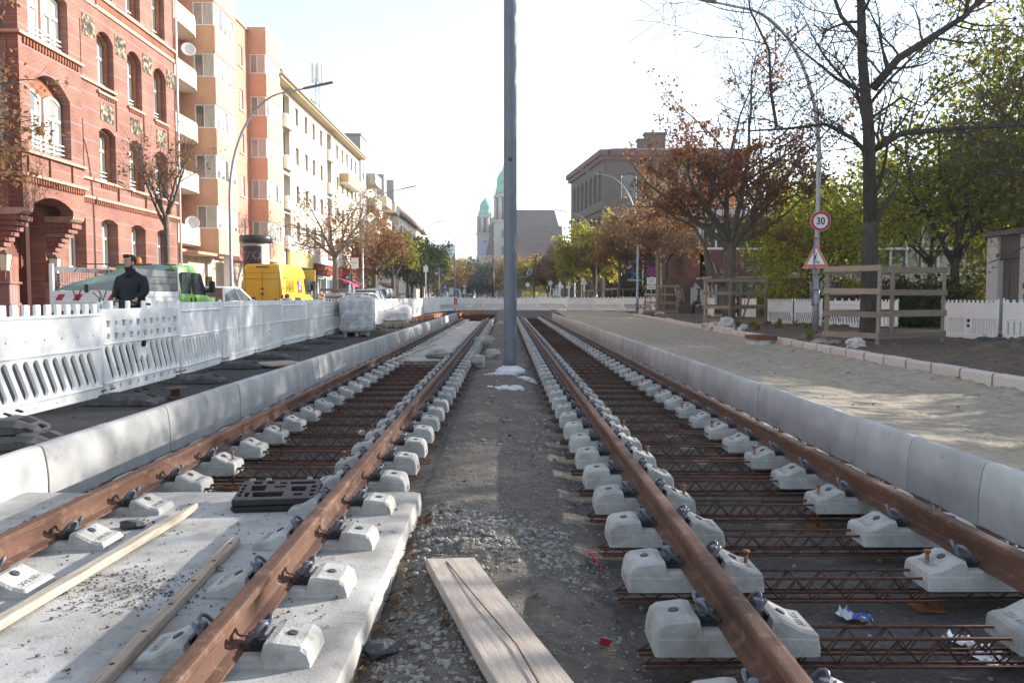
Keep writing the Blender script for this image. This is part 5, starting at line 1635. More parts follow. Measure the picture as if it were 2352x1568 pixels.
for y0, y1, xs_ in ((44.22, 47.62, -17.75), (53.56, 56.96, -17.2)):
    zb = [3.6, 4.97, 6.23, 7.68, 8.99, 10.42, 11.70, 13.17, 14.44, 15.92, 17.18, 18.92]
    for i in range(0, len(zb), 2):
        z0, z1 = zb[i], zb[i + 1]
        B.part('parapet_band', MB().box((xs_, y0, z0), (-15.8, y1, z1)), [opale])
    for i in range(1, len(zb) - 1, 2):
        z0, z1 = zb[i], zb[i + 1]
        b = MB()
        b.box((xs_, y0 + .02, z0), (-17.0 if xs_ < -17.5 else -16.9, y1 - .02, z1))
        B.part('bay_wall', b, [opale])
        xa = -17.0 if xs_ < -17.5 else -16.9
        b = MB()
        hh = z1 - z0
        for y in [y0 + .07] + [y0 + .07 + (y1 - y0 - .14) * q / 5 for q in range(1, 5)] + [y1 - .07]:
            b.box((-15.93, y - .035, z0), (-15.865, y + .035, z1))
        b.box((-15.925, y0 + .04, z0), (-15.87, y1 - .04, z0 + .07)); b.box((-15.925, y0 + .04, z1 - .07), (-15.87, y1 - .04, z1))
        for x in (xa + .04, (xa - 15.9) / 2 - .02):
            b.box((x - .03, y0 + .035, z0), (x + .03, y0 + .10, z1))
        b.box((xa, y0 + .04, z0), (-15.9, y0 + .095, z0 + .07)); b.box((xa, y0 + .04, z1 - .07), (-15.9, y0 + .095, z1))
        o = B.part('bay_window', b, [framew])
        b = MB()
        b.box((-15.92, y0 + .08, z0 + .02), (-15.905, y1 - .06, z1 - .02)); b.box((xa, y0 + .075, z0 + .02), (-15.93, y0 + .085, z1 - .02))
        b.mi = 1
        rg = random.Random(int(z0 * 10 + y0))
        if rg.random() < .7: b.box((-15.9, y0 + .10, z0 + hh * rg.uniform(.2, .6)), (-15.899, y0 + .72, z1 - .07))
        for q in range(5):
            if rg.random() < .75:
                yy = y0 + .1 + (y1 - y0 - .2) * q / 5
                b.box((-15.9045, yy, z0 + hh * rg.uniform(.05, .4)), (-15.902, yy + .58, z1 - .07))
        x0_ = (xa - 15.9) / 2
        b.box((x0_ + .02, y0 + .071, z0 + .1), (-15.95, y0 + .0745, z1 - .08))
        link('pane', b.data('pane', [pane, curtain]), o)
B.part('roof_edge', MB().box((-19, 47.63, 18.6), (-16.9, 53.55, 18.72)), [ored])
B.part('core', MB().box((-28, 39.3, .1), (-18.06, 57.0, 18.6)), [ored])
B.wall('ground_wall', rect(39.3, .1, 57.0, 3.6), [rect(46.2, .12, 47.2, 2.4)], .3, beigebr, FL(-17.3))
B.part('soffit', MB().box((-17.7, 39.35, 3.45), (-15.9, 44.2, 3.585)), [opale])
B.part('shop_front', MB().box((-17.28, 53.0, .12), (-15.95, 56.9, 2.6)), [mat('kiosk_white', (.72, .72, .70), rough=.6)])
B.part('white_pillar', MB().box((-16.4, 46.6, .12), (-16.05, 46.95, 3.59)), [framew])
b = MB(); b.box((-16.9, 40.6, 1.2), (-16.88, 42.0, 2.6)); b.box((-16.9, 40.7, .5), (-16.88, 41.9, .9))
B.part('notice', b, [mat('notice_pink', (.55, .40, .36), (.5, .3, .27), rough=.7, scale=3)])
tag(MB().rbox((0, 0, 0), (.12, 2.3, 2.0), .03).build('lightbox', mat('lightbox_white', (.74, .75, .76), rough=.4), None, (-15.85, 49.6, 2.75)), 'blank white box sign on the wall left of the advertising column', 'sign')
for (y, z) in ((41.9, 13.9), (41.9, 5.05)):
    b = MB(); b.lathe([(.02, -.08), (.25, -.02), (.36, .07), (.35, .075), (.24, 0), (.02, -.05)], 20, T((-16.35, y, z)) @ Euler((R(75), 0, R(30))).to_matrix().to_4x4())
    tag(b.build('satellite_dish', framew), 'white satellite dish on ' + ('an upper' if z > 10 else 'the lowest') + ' balcony of the orange block', 'satellite dish')

# ---- cream tenement with shops
B = Bld('tenement_block', (-18, 74, 0), 'sunlit cream tenement with loggias, an overhanging eave and shops below')
MC = FL(-16.5)
wc = [63.9, 66.8, 69.4, 72.2, 79.0, 81.4, 83.8, 86.2, 88.4]
wr = [(14.65, 16.05), (11.6, 12.98), (8.6, 9.98), (5.6, 7.05)]
lg = [(59.85, 61.7), (74.4, 76.25)]
lr = [(14.75, 16.35), (11.72, 13.75), (8.72, 10.4), (5.75, 7.5)]
hs_ = [rect(c - .5, z0, c + .5, z1) for c in wc for z0, z1 in wr] + [rect(a, z0, c, z1) for a, c in lg for z0, z1 in lr]
B.wall('wall', rect(57.02, 3.6, 90.6, 16.75), hs_, .40, cream, MC)
B.part('gable_wall', MB().box((-28, 57.03, 3.6), (-16.92, 57.35, 16.75)), [cream])
B.part('end_wall', MB().box((-28, 90.28, 3.6), (-16.92, 90.6, 16.75)), [cream])
WM['cw'] = (window_mesh(.98, 1.38, 0, 0, True, .07, mats=(mat('frame_brown', (.20, .13, .09), rough=.6),)), pane_mesh(.98, 1.38, curt=True, m=panedark))
for c in wc:
    for z0, z1 in wr: win(B, 'cw', MC @ T((c, z0 + .01, 0)), .2)
for a, c in lg:
    for i, (z0, z1) in enumerate(lr):
        B.part('loggia', MB().box((-18.0, a, z0 - .9), (-17.9, c, z1)), [mat('loggia_wall', (.42, .36, .29), rough=.9)])
        B.part('loggia_floor', MB().box((-17.9, a + .003, z0 - .95), (-16.95, c - .003, z0 - .82)), [cream])
        b = MB(); b.box((-16.52, a - .05, z0 - .95), (-16.2, c + .05, z0 + .02)); b.box((-16.25, a - .1, z0 - 1.02), (-16.12, c + .1, z0 - .95))
        B.part('balcony_front', b, [cream])
o = B.part('balcony', MB().box((-16.5, 80.0, 12.45), (-15.6, 87.0, 12.62)), [cream])
b = MB(); b.box((-15.64, 80.0, 12.62), (-15.6, 87.0, 13.5)); b.box((-16.5, 80.0, 12.62), (-15.65, 80.04, 13.5))
link('balcony_screen', b.data('balcony_screen', [mat('screen_ochre', (.52, .36, .20), (.44, .30, .17), rough=.8)]), o)
eave = MB(); eave.box((-17.2, 56.9, 16.62), (-15.75, 90.9, 16.86)); eave.tube([(-15.68, 56.9, 16.84), (-15.68, 90.9, 16.84)], .10, 8)
B.part('eave', eave, [mat('eave_ochre', (.46, .37, .24), (.40, .32, .2), rough=.8)])
rt = mat('roof_brown', (.20, .12, .085), (.14, .085, .06), rough=.9, scale=6)
rf = MB(); rf.prism([(-15.8, 16.88), (-21, 19.9), (-26.5, 19.9), (-26.5, 16.88)][::-1], 56.95, 90.85, Matrix(((1, 0, 0, 0), (0, 0, 1, 0), (0, 1, 0, 0), (0, 0, 0, 1))))
o = B.part('roof', rf, [rt])
for y in (59.5, 66.2, 69.0, 80.5):
    b = MB(); b.box((-20.2, y - .5, 18.2), (-19.2, y + .5, 20.5)); b.box((-20.3, y - .6, 20.49), (-19.1, y + .6, 20.65))
    link('chimney', b.data('chimney', [mat('chimney_grey', (.23, .20, .17), (.16, .14, .12), rough=.9, scale=4)]), o)
for y in (57.3, 77.6, 90.2): B.part('downpipe', MB().tube([(-16.4, y, 3.6), (-16.4, y, 16.6)], .06, 6), [mat('pipe_beige', (.5, .42, .32), rough=.7)])
shop = mat('shop_dark', (.05, .055, .065), (.03, .03, .035), rough=.25, scale=1.5)
hs_ = [rect(57.6 + 3.3 * i, .15, 60.4 + 3.3 * i, 2.95) for i in range(10)]
B.wall('shop_wall', rect(57.02, .1, 90.6, 3.59), hs_, .35, mat('shop_grey', (.40, .40, .40), (.33, .33, .33), rough=.8), FL(-16.55))
for i in range(10):
    o = B.part('shop_window', plate(rect(57.6 + 3.3 * i, .15, 60.4 + 3.3 * i, 2.95), [rect(57.7 + 3.3 * i + 1.35 * q, .25, 58.95 + 3.3 * i + 1.35 * q, 2.85) for q in range(2)], .08), framew, FL(-16.75))
    b = MB(); b.box((57.62 + 3.3 * i, .17, -.03), (60.38 + 3.3 * i, 2.93, -.01))
    link('pane', b.data('pane', [[shop, mat('shop_blue', (.05, .10, .22), (.03, .05, .1), rough=.25)][i % 3 == 2]]), o)
gold = mat('letters_gold', (.45, .28, .08), rough=.5)
def shopsign(y0, y1, z0, z1, m, label, lm=None, n=0, dep=.25):
    t = empty('shop_sign', (-16.3, (y0 + y1) / 2, z0), 0, label, 'shop sign')
    link('board', MB().rbox((0, 0, (z1 - z0) / 2), (dep, y1 - y0, z1 - z0), .02).data('board', [m]), t)
    if lm:
        b = MB(); rg = random.Random(n)
        for i in range(n):
            yy = (y0 - y1) / 2 + .35 + (y1 - y0 - .7) * i / n
            b.tube([(dep / 2 + .01, yy, (z1 - z0) * .28), (dep / 2 + .01, yy + rg.uniform(.02, .12), (z1 - z0) * .72), (dep / 2 + .01, yy + rg.uniform(.15, .25), (z1 - z0) * rg.choice([.3, .5, .7]))], .035, 5)
        link('letters', b.data('letters', [lm]), t)
    return t
shopsign(60.2, 67.2, 3.55, 4.75, mat('sign_yellow', (.78, .62, .24), (.72, .55, .18), rough=.4, scale=.6), 'long pale yellow shop fascia above the yellow van')
shopsign(68.6, 75.6, 3.2, 4.1, mat('sign_crimson', (.27, .02, .025), (.22, .015, .02), rough=.4), 'dark red shop fascia with gold letters, left of the street tree', gold, 12)
shopsign(78.0, 88.8, 3.2, 4.1, mat('sign_crimson2', (.25, .02, .025), (.2, .015, .02), rough=.4), 'dark red shop fascia with gold letters, right of the street tree', gold, 14)
tag(MB().rbox((0, 0, 0), (1.0, .2, .9), .02).build('shop_sign', mat('sign_yellow2', (.62, .42, .04), rough=.4), None, (-15.7, 63.8, 2.9)), 'small yellow projecting shop sign right of the van roof', 'shop sign')
def awning(y0, y1, m, label, out=1.5, z0=3.1, z1=2.45, X=-16.4):
    b = MB(); b.prism([(X, z0), (X, z0 - .05), (X + out, z1 - .22), (X + out + .02, z1 - .22), (X + out + .02, z1)], y0, y1, Matrix(((1, 0, 0, 0), (0, 0, 1, 0), (0, 1, 0, 0), (0, 0, 0, 1))))
    return tag(b.build('awning', m), label, 'awning')
awning(77.5, 84.5, mat('awning_magenta', (.38, .05, .11), (.32, .04, .09), rough=.8), 'magenta shop awning left of the second lamp post')
awning(94, 101, mat('awning_pale', (.60, .64, .70), rough=.8), 'pale shop awning right of the second lamp post', 1.9, 3.2, 1.9)
awning(104, 110, mat('awning_red', (.55, .08, .07), rough=.8), 'small red awning farther down the shop row', 1.6, 3.0, 2.5)

# roof antenna
t = empty('roof_antenna', (-19.4, 83.5, 19.6), 0, 'cellular antenna mast with pale panels on the tenement roof', 'antenna')
b = MB()
for sx in (-.2, .2):
    for sy in (-.2, .2): b.tube([(sx, sy, 0), (sx, sy, 4.0)], .03, 5)
for i in range(9): b.tube([(-.2, -.2, .3 + i * .4), (.2, -.2, .55 + i * .4)], .02, 4); b.tube([(.2, -.2, .55 + i * .4), (-.2, -.2, .7 + i * .4)], .02, 4)
b.tube([(0, 0, 3.9), (0, 0, 5.4)], .06, 6); b.box((-.3, -.3, -.6), (.3, .3, .02))
for i in range(3): b.box((-.75, -.05, .6 + i * .55), (-.2, .05, .65 + i * .55))
b.tube([(-.72, 0, .3), (-.72, 0, 2.1)], .025, 5)
link('lattice_mast', b.data('lattice_mast', [steelgrey]), t)
for i in range(4):
    a = i * PI / 2 + .4
    link('panel', MB().cbox((.48 * math.cos(a), .48 * math.sin(a), 4.55), (.22, .16, 2.0)).data('panel', [framew]), t)

# ---- grey stair tower and far left row
greyw = mat('grey_render', (.36, .35, .34), (.32, .31, .30), rough=.9, scale=2)
bge = mat('beige_render', (.54, .48, .38), (.48, .43, .34), rough=.9, scale=2)
B = Bld('apartment_tower', (-22, 96, 0), 'tall grey concrete stair tower behind the cream tenement')
B.part('wall', MB().box((-30, 93, .1), (-16.75, 96.8, 19.75)), [greyw])
B.part('roof_edge', MB().box((-30.1, 92.9, 19.752), (-16.65, 96.9, 20.0)), [mat('edge_grey', (.25, .26, .28), rough=.6)])
o = B.part('window', MB().box((-16.76, 94.5, 15), (-16.73, 95.2, 17)), [panedark])
B = Bld('balcony_block', (-20, 108, 0), 'beige flats with stacked solid balconies behind the street trees')
B.part('wall', MB().box((-30, 97, 3.2), (-17.4, 121, 15.2)), [cream])
k = 0
for y in (98.5, 107.5, 115.5):
    for z in (4.2, 7.1, 10.0, 12.9):
        zz = z + (2.0 if y < 100 else .4)
        B.part('balcony', MB().box((-17.4, y - 1.6, zz - .15), (-15.7, y + 3.0, zz + 1.15)), [bge])
        if zz > 6: B.part('window', MB().box((-17.42, y - 1.2, zz + 1.2), (-17.37, y + 2.6, zz + 2.4)), [panedark])
B.part('ground_floor', MB().box((-30, 97, .1), (-16.6, 121, 3.19)), [mat('shop_grey2', (.22, .23, .25), (.14, .14, .15), rough=.6)])
B.part('stair_tower', MB().box((-24, 111.5, 15.21), (-16.9, 114, 18.2)), [greyw]); B.part('stair_tower', MB().box((-24, 119, 15.21), (-16.6, 121, 18.5)), [greyw])
B.part('upper_setback', MB().box((-24, 97, 15.21), (-17.6, 106, 17.0)), [greyw])
B = Bld('gabled_house', (-20, 140, 0), 'cream house with a brown roof at the far end of the left row')
B.part('wall', MB().box((-28, 122, .1), (-16.3, 160, 13.6)), [cream])
rf = MB(); rf.prism([(-15.6, 13.5), (-18.5, 16.8), (-26, 16.8), (-28, 13.5)][::-1], 121.8, 160.2, Matrix(((1, 0, 0, 0), (0, 0, 1, 0), (0, 1, 0, 0), (0, 0, 0, 1))))
B.part('roof', rf, [rt])
for i in range(8):
    for z in (4.5, 7.5, 10.5): B.part('window', MB().box((-16.31, 124 + i * 4.4, z), (-16.26, 125.4 + i * 4.4, z + 1.7)), [panedark])
# ---- glass tower
B = Bld('office_tower', (-44, 600, 0), 'pale blue glass office tower in the distance above the trees')
gl = bpy.data.materials.new('facade_grid'); gl.use_nodes = True
N_, L_ = gl.node_tree.nodes, gl.node_tree.links
br = N_.new('ShaderNodeTexBrick'); tc = N_.new('ShaderNodeTexCoord'); L_.new(tc.outputs['Object'], br.inputs['Vector'])
br.offset = 0; br.inputs['Color1'].default_value = (.22, .30, .40, 1); br.inputs['Color2'].default_value = (.27, .35, .45, 1); br.inputs['Mortar'].default_value = (.62, .66, .70, 1)
br.inputs['Scale'].default_value = 1; br.inputs['Brick Width'].default_value = 2.6; br.inputs['Row Height'].default_value = 3.5; br.inputs['Mortar Size'].default_value = .35
L_.new(br.outputs['Color'], N_['Principled BSDF'].inputs['Base Color']); N_['Principled BSDF'].inputs['Roughness'].default_value = .3
b = MB(); b.box((-52, 0, -20), (-38.0, 39, 0))
B.part('curtain_wall', b, [gl], FC(600))
B.part('roof_rim', MB().box((-52.2, 599.8, 39.01), (-37.8, 620, 40.2)), [greyw])

# ---- courthouse with two copper towers
sandst = mat('pale_sandstone', (.46, .43, .37), (.36, .335, .29), rough=.9, scale=.8)
copper = mat('copper_green', (.20, .46, .38), (.15, .37, .31), rough=.7, scale=.7)
tile = mat('dark_tiles', (.105, .068, .062), (.08, .05, .048), rough=.9, scale=.5)
B = Bld('courthouse', (5, 380, 0), 'courthouse with two green domed towers and a long dark roof behind the mast')
def tower(x, y, w_, zt, zs):
    h = w_ / 2
    o = B.part('tower', MB().box((x - h, y - h, .1), (x + h, y + h, zs)), [sandst])
    inv = Matrix.Identity(4)
    b = MB()
    for z, q in ((zs, 1.12), (zs - 7.5, 1.06), (zs - 16, 1.05)): b.box((x - h * q, y - h * q, z - .4), (x + h * q, y + h * q, z + .35))
    bz = zs + (zt - zs) * .42
    for i in range(8):
        a = PI / 8 + i * PI / 4
        b.tube([(x + h * .93 * math.cos(a), y + h * .93 * math.sin(a), zs), (x + h * .93 * math.cos(a), y + h * .93 * math.sin(a), bz)], h * .2, 8)
    b.lathe([(h * 1.05, bz), (h * 1.1, bz + .8), (h * .95, bz + 1.6)], 16, T((x, y, 0)))
    for i in range(4):
        a = PI / 4 + i * PI / 2
        b.ball((x + h * 1.05 * math.cos(a), y + h * 1.05 * math.sin(a), bz + 2.2), (.5, .5, 1.5), 6, 5)
    link('belfry', b.data('belfry', [sandst]), o, mw=inv)
    b = MB(); b.lathe([(h * .72, zs), (h * .72, bz)], 12, T((x, y, 0)))
    link('louvre', b.data('louvre', [mat('louvre_dark', (.14, .13, .12), (.2, .19, .17), rough=.9, scale=2)]), o, mw=inv)
    dz = zt - bz - 1.6
    z0 = bz + 1.6
    b = MB(); b.lathe([(h * .92, z0), (h * .88, z0 + dz * .08), (h * .78, z0 + dz * .22), (h * .70, z0 + dz * .40), (h * .74, z0 + dz * .42), (h * .72, z0 + dz * .52), (h * .60, z0 + dz * .64), (h * .42, z0 + dz * .76), (h * .18, z0 + dz * .84), (h * .12, z0 + dz * .9), (.12, z0 + dz), (.05, z0 + dz * 1.1)], 20, T((x, y, 0)))
    link('dome', b.data('dome', [copper]), o, mw=inv)
    for z in (zs - 12, zs - 5):
        link('window', MB().box((x - .9, y - h - .03, z - 2), (x + .9, y - h + .03, z + 1.5)).data('window', [mat('slit_dark', (.16, .15, .14), rough=.8)]), o, mw=inv)
tower(-1.0, 340, 8.0, 56.5, 33)
tower(-10.8, 420, 8.4, 53.5, 34)
b = MB(); b.box((-12, 346, .1), (26, 440, 19))
B.part('wall', b, [sandst])
b = MB()
b.loft([[(-9, 345.8, 18), (27, 345.8, 18), (27, 440, 18), (-9, 440, 18)], [(-5, 356, 39.8), (21.5, 356, 39.8), (18, 430, 39.8), (-5, 430, 39.8)]])
B.part('roof', b, [tile])
b = MB(); b.box((2, 318, .1), (21, 345.7, 15))
B.part('front_wing', b, [sandst])
b = MB(); b.loft([[(1.5, 317.6, 15), (23, 317.6, 15), (23, 345.6, 15), (1.5, 345.6, 15)], [(9, 328, 30.2), (23, 328, 30.2), (23, 340, 30.2), (9, 340, 30.2)]])
B.part('roof', b, [tile])
b = MB(); b.box((-14, 415, .1), (-5, 424, 17)); b.lathe([(3.2, .1), (3.2, 16), (3.6, 17), (3.6, 18)], 12, T((-12.3, 408, 0)))
B.part('corner_pavilion', b, [sandst])
b = MB(); b.loft([[(-15.5, 405, 18), (-5, 405, 18), (-5, 416, 18), (-15.5, 416, 18)], [(-13.6, 410, 29), (-7, 410, 29), (-7, 415, 29), (-13.6, 415, 29)]])
B.part('slate_roof', b, [mat('slate_blue', (.30, .34, .42), (.26, .3, .37), rough=.5, scale=.6)])
for i in range(6):
    for z in (6, 12): B.part('window', MB().box((-9 + i * 2.0 if i < 2 else 3.5 + (i - 2) * 4.2, 345.95 if i < 2 else 317.95, z), (-8 + i * 2.0 if i < 2 else 5.2 + (i - 2) * 4.2, 346.02 if i < 2 else 318.02, z + 3)), [panedark])

# ---- brown sandstone hall on the right
B = Bld('sandstone_hall', (24, 140, 0), 'old brown sandstone building with arched windows and a red cornice behind the trees')
brs = mat('brown_sandstone', (.125, .097, .072), (.08, .063, .05), rough=.92, scale=1.3, stain=(.10, .075, .055), stain_scale=.8, stain_lo=.5, stain_hi=.7)
redc = mat('red_cornice', (.15, .06, .045), (.11, .045, .035), rough=.85, scale=2)
fx, fy, nx_, ny_ = 12.9, 159.0, 16.1, 132.0
La = math.hypot(nx_ - fx, ny_ - fy); ang = math.degrees(math.atan2(ny_ - fy, nx_ - fx))
MA = FA(fx, fy, ang)       # local x from the far corner to the near corner, facing the street
hs_ = [arch(2.2 + 3.5 * i, 17.2, 4.6 + 3.5 * i, 22.3, 1.0) for i in range(7)] + [arch(2.2 + 3.5 * i, z, 4.4 + 3.5 * i, z + 4.0, .5) for i in range(7) for z in (4.5, 10.8)]
B.wall('wall', rect(0, .1, La, 24.0), hs_, .8, brs, MA)
B.part('cornice', MB().box((-.6, 23.6, -.5), (La + .6, 24.3, .5)).box((-.9, 24.3, -.5), (La + .9, 25.2, .9)), [redc], MA)
B.part('string_course', MB().box((-.3, 15.6, -.3), (La + .3, 16.3, .35)).box((-.3, 9.2, -.3), (La + .3, 9.7, .3)), [brs], MA)
for i in range(7):
    for (z, h, rs) in ((17.2, 5.1, 1.0), (4.5, 4.0, .5), (10.8, 4.0, .5)):
        k = ('hall', h)
        if k not in WM: WM[k] = (window_mesh(2.2, h - .05, rs, .6, True, .12, .1, mats=(mat('frame_dark', (.12, .09, .07), rough=.6),)), pane_mesh(2.2, h - .05, rs, panedark, False))
        win(B, k, MA @ T((3.35 + 3.5 * i, z + .02, 0)), .5)
MF = FC(132.02)
hs_ = [arch(19 + 5 * i, z, 21.6 + 5 * i, z + 4.2, .6) for i in range(4) for z in (4.5, 10.8, 17.4)]
B.wall('wall', rect(16.2, .1, 39, 24.0), hs_, .8, brs, MF)
B.part('cornice', MB().box((16.0, 23.6, -.4), (39.4, 24.3, .5)).box((17.05, 24.31, -.4), (39.6, 25.2, .9)), [redc], MF)
for i in range(4):
    for z in (4.5, 10.8, 17.4):
        k = ('hallf',)
        if k not in WM: WM[k] = (window_mesh(2.4, 4.1, .6, .6, True, .12, .1, mats=(mat('frame_dark', (.12, .09, .07), rough=.6),)), pane_mesh(2.4, 4.1, .6, panedark, False))
        win(B, k, MF @ T((20.3 + 5 * i, z + .02, 0)), .5)
b = MB(); b.loft([[(12.3, 159.4, 25.2), (15.6, 131.4, 25.2), (40, 131.4, 25.2), (40, 160, 25.2)], [(15.0, 158, 25.9), (18, 134, 25.9), (39, 134, 25.9), (39, 158, 25.9)]][::1])
B.part('roof', b, [tile])
b = MB(); b.box((22.4, 136, 25.8), (27.0, 138, 27.6)); b.box((23.6, 136.2, 27.6), (27.0, 137.8, 29.0)); b.box((22.2, 135.8, 27.6), (23.5, 138.2, 27.9)); b.box((23.4, 135.9, 28.6), (27.2, 138.1, 28.95))
B.part('chimney', b, [brs])
B.part('portico', MB().box((12.2, 124, .1), (19, 131, 7.5)), [mat('ochre_render', (.45, .33, .20), (.38, .28, .17), rough=.9, scale=1)])
for i in range(5): B.part('column', MB().tube([(13 + i * 1.6, 123.8, .1), (13 + i * 1.6, 123.8, 7.3)], .35, 10), [brs])
# white house farther on
B = Bld('white_house', (16, 195, 0), 'narrow white facade with tall windows beyond the sandstone building')
B.wall('wall', rect(12.0, .1, 17, 10.2), [rect(12.6 + 1.1 * i, z, 13.3 + 1.1 * i, z + 2.6) for i in range(4) for z in (.6, 3.8, 7.0)], .4, cream, FC(185))
B.wall('wall', rect(-205, .1, -185.1, 10.2), [rect(-204 + 2.3 * i, z, -202.8 + 2.3 * i, z + 2.4) for i in range(8) for z in (.6, 3.8, 7.0)], .4, framew, FR(12.0))
B.each('window', [((12.5, 185.3, .3), (16.8, 185.35, 9.9)), ((12.25, 185.5, .3), (12.3, 204, 9.9))], [panedark])
B.part('roof', MB().box((11.6, 184.6, 10.21), (17.4, 206, 10.5)), [greyw])

# ---- brick hall with a long glazed band
B = Bld('brick_hall', (22, 66, 0), 'low red brick hall with white glazing, a flat pale roof and graffiti')
hallbr = brickmat('hall_brick', (.20, .085, .07), (.165, .07, .058), (.15, .105, .095), .24, .08, .01)
XH = 14.6
MH = FR(XH)
B.part('wall', MB().box((-78, .1, -.4), (-60, 4.75, 0)), [hallbr], MH)
o = B.part('glazing', MB().box((-78, 4.76, -.25), (-60, 6.95, -.22)), [glassmat('milky_glass', (.66, .68, .68), .3, .6, (.5, .53, .54), .8)], MH)
b = MB()
for i in range(46): b.box((-78 + .4 * i - .03, 4.76, -.2), (-78 + .4 * i + .03, 6.95, -.02 if i % 5 == 0 else -.12))
link('mullion', b.data('mullion', [mat('mullion_grey', (.30, .31, .32), rough=.6)]), o)
MHf = FC(60)
B.part('wall', MB().box((XH, .1, -.4), (22.6, 4.75, 0)), [hallbr], MHf)
B.part('wall', MB().box((22.61, .1, -.4), (40, 1.2, 0)), [hallbr], MHf)
o = B.part('glazing', MB().box((XH, 4.76, -.25), (22.6, 6.9, -.22)).box((22.6, 1.2, -.25), (40, 6.9, -.22)), [glassmat('hall_glass', (.10, .11, .07), .06, .9, (.05, .055, .04), .5)], MHf)
b = MB()
for i in range(22):
    x = XH + 1.2 * i
    b.box((x - .05, 4.76 if x < 22.5 else 1.2, -.2), (x + .05, 6.9, .02))
b.box((XH, 4.76, -.2), (40, 4.92, .06)); b.box((22.6, 2.9, -.2), (40, 3.0, .05)); b.box((22.5, .1, -.2), (22.75, 6.9, .12)); b.box((XH, 6.78, -.2), (40, 6.9, .04))
link('mullion', b.data('mullion', [framew]), o)
B.part('fascia', MB().box((XH - .3, 6.96, -.6), (41, 7.12, .5)), [mat('fascia_orange', (.38, .17, .06), rough=.8)], MHf)
B.part('roof', MB().box((XH - .5, 59.2, 7.13), (42, 78.4, 7.65)), [mat('roof_pale', (.50, .53, .58), (.44, .47, .52), rough=.8, scale=1)])
B.part('annex', MB().box((14.4, 55.2, .1), (21.0, 59.5, 2.5)), [hallbr])
B.part('annex_roof', MB().box((14.2, 55.0, 2.51), (21.1, 59.55, 2.65)), [greyw])
gw = mat('paint_white', (.55, .56, .58), (.42, .43, .45), rough=.8, scale=3); gg = mat('paint_green', (.17, .27, .20), (.13, .21, .16), rough=.8, scale=3)
def graffiti(x0, x1, z0, z1, y, m, seed, label, n=12, bm=None):
    rg = random.Random(seed)
    t = empty('graffiti', (x0, y, z0), 0, label, 'graffiti')
    if bm:
        top = [(x0 + (x1 - x0) * (1 - i / n), z1 - rg.uniform(0, .35) * (z1 - z0)) for i in range(n + 1)]
        bot = [(x0 + (x1 - x0) * i / n, z0 + rg.uniform(0, .2) * (z1 - z0)) for i in range(n + 1)]
        b = MB(); b.prism([(a - x0, c - z0) for a, c in bot + top], 0, .006, FC(0)); link('paint_fill', b.data('paint_fill', [bm]), t)
    b = MB()
    x = x0 + .2
    while x < x1 - .4:
        w_ = rg.uniform(.4, .8)
        pts = [(x - x0 + rg.uniform(0, w_), -.012, rg.uniform(.1, .9) * (z1 - z0)) for _ in range(5)]
        b.tube(pts, .045, 5)
        x += w_
    link('paint_line', b.data('paint_line', [m]), t)
    return t
graffiti(14.75, 19.4, 2.75, 4.0, 59.98, gw, 1, 'white outlined graffiti high on the brick hall, left of the big tree')
graffiti(21.0, 29.5, 1.3, 3.4, 59.70, signblack, 2, 'large white graffiti with black strokes behind the woman', 14, gw)
graffiti(14.7, 19.0, .3, 2.3, 55.18, mat('paint_dgreen', (.06, .11, .08), rough=.8), 3, 'green graffiti patch on the low annex wall', 12, gg)
for i, (xa, xb) in enumerate(((10.9, 12.2), (12.5, 13.4), (13.6, 14.3))):
    graffiti(xa, xb, .4, 2.2, 53.9, signblack if i else gw, 5 + i, ['white tag on the wall left of the thin tree', 'white painted panel with tags behind the thin tree guard', 'small white painted panel right of the thin tree'][i], 6, gw if i else None)
bw_ = Bld('garden_wall', (12.5, 54.2, 0), 'low dark red wall with tags behind the thin tree', 'wall')
bw_.part('wall', MB().box((10.6, 54.0, .1), (14.38, 54.25, 2.4)), [hallbr])
# banner
t = empty('banner', (13.6, 84, 2.9), R(-12), 'tall blue and white banner with upright lettering between the trees', 'banner')
b = MB(); b.box((-.75, -.01, 0), (.75, .01, 3.0)); link('cloth_white', b.data('cloth_white', [mat('banner_white', (.62, .66, .78), (.5, .55, .7), rough=.8, scale=3)]), t)
b = MB(); b.prism([(-.75, .25), (.73, .1), (.73, 2.1), (.35, 2.2), (-.1, 1.6), (-.75, 1.2)], .012, .02, FC(0)); link('blue_field', b.data('blue_field', [mat('banner_blue', (.025, .05, .14), (.02, .035, .1), rough=.8)]), t)
b = MB()
b.mesh(text_mesh('URK', 1.25, .006, .03), T((0, -.026, 1.30)) @ FC(0) @ Matrix.Rotation(R(-90), 4, 'Z') @ Matrix.Diagonal((.92, 1, 1, 1)))
link('lettering', b.data('lettering', [mat('banner_cyan', (.10, .30, .42), (.08, .24, .36), rough=.8)]), t)
b = MB(); b.tube([(.80, 0, -2.8), (.80, 0, 3.2)], .05, 8); link('pole', b.data('pole', [framew]), t)
tag(MB().box((11.5, 92, .1), (20, 92.6, 7.2)).build('dark_shed', mat('shed_dark', (.055, .04, .035), (.035, .03, .03), rough=.9, scale=1)), 'dark brown shed wall behind the banner and the garden gate', 'shed')
tag(MB().box((14, 91.5, 6.2), (20, 91.99, 7.0)).build('fascia_board', mat('fascia_maroon', (.12, .03, .035), rough=.8)), 'maroon board along the top of the dark shed', 'board')
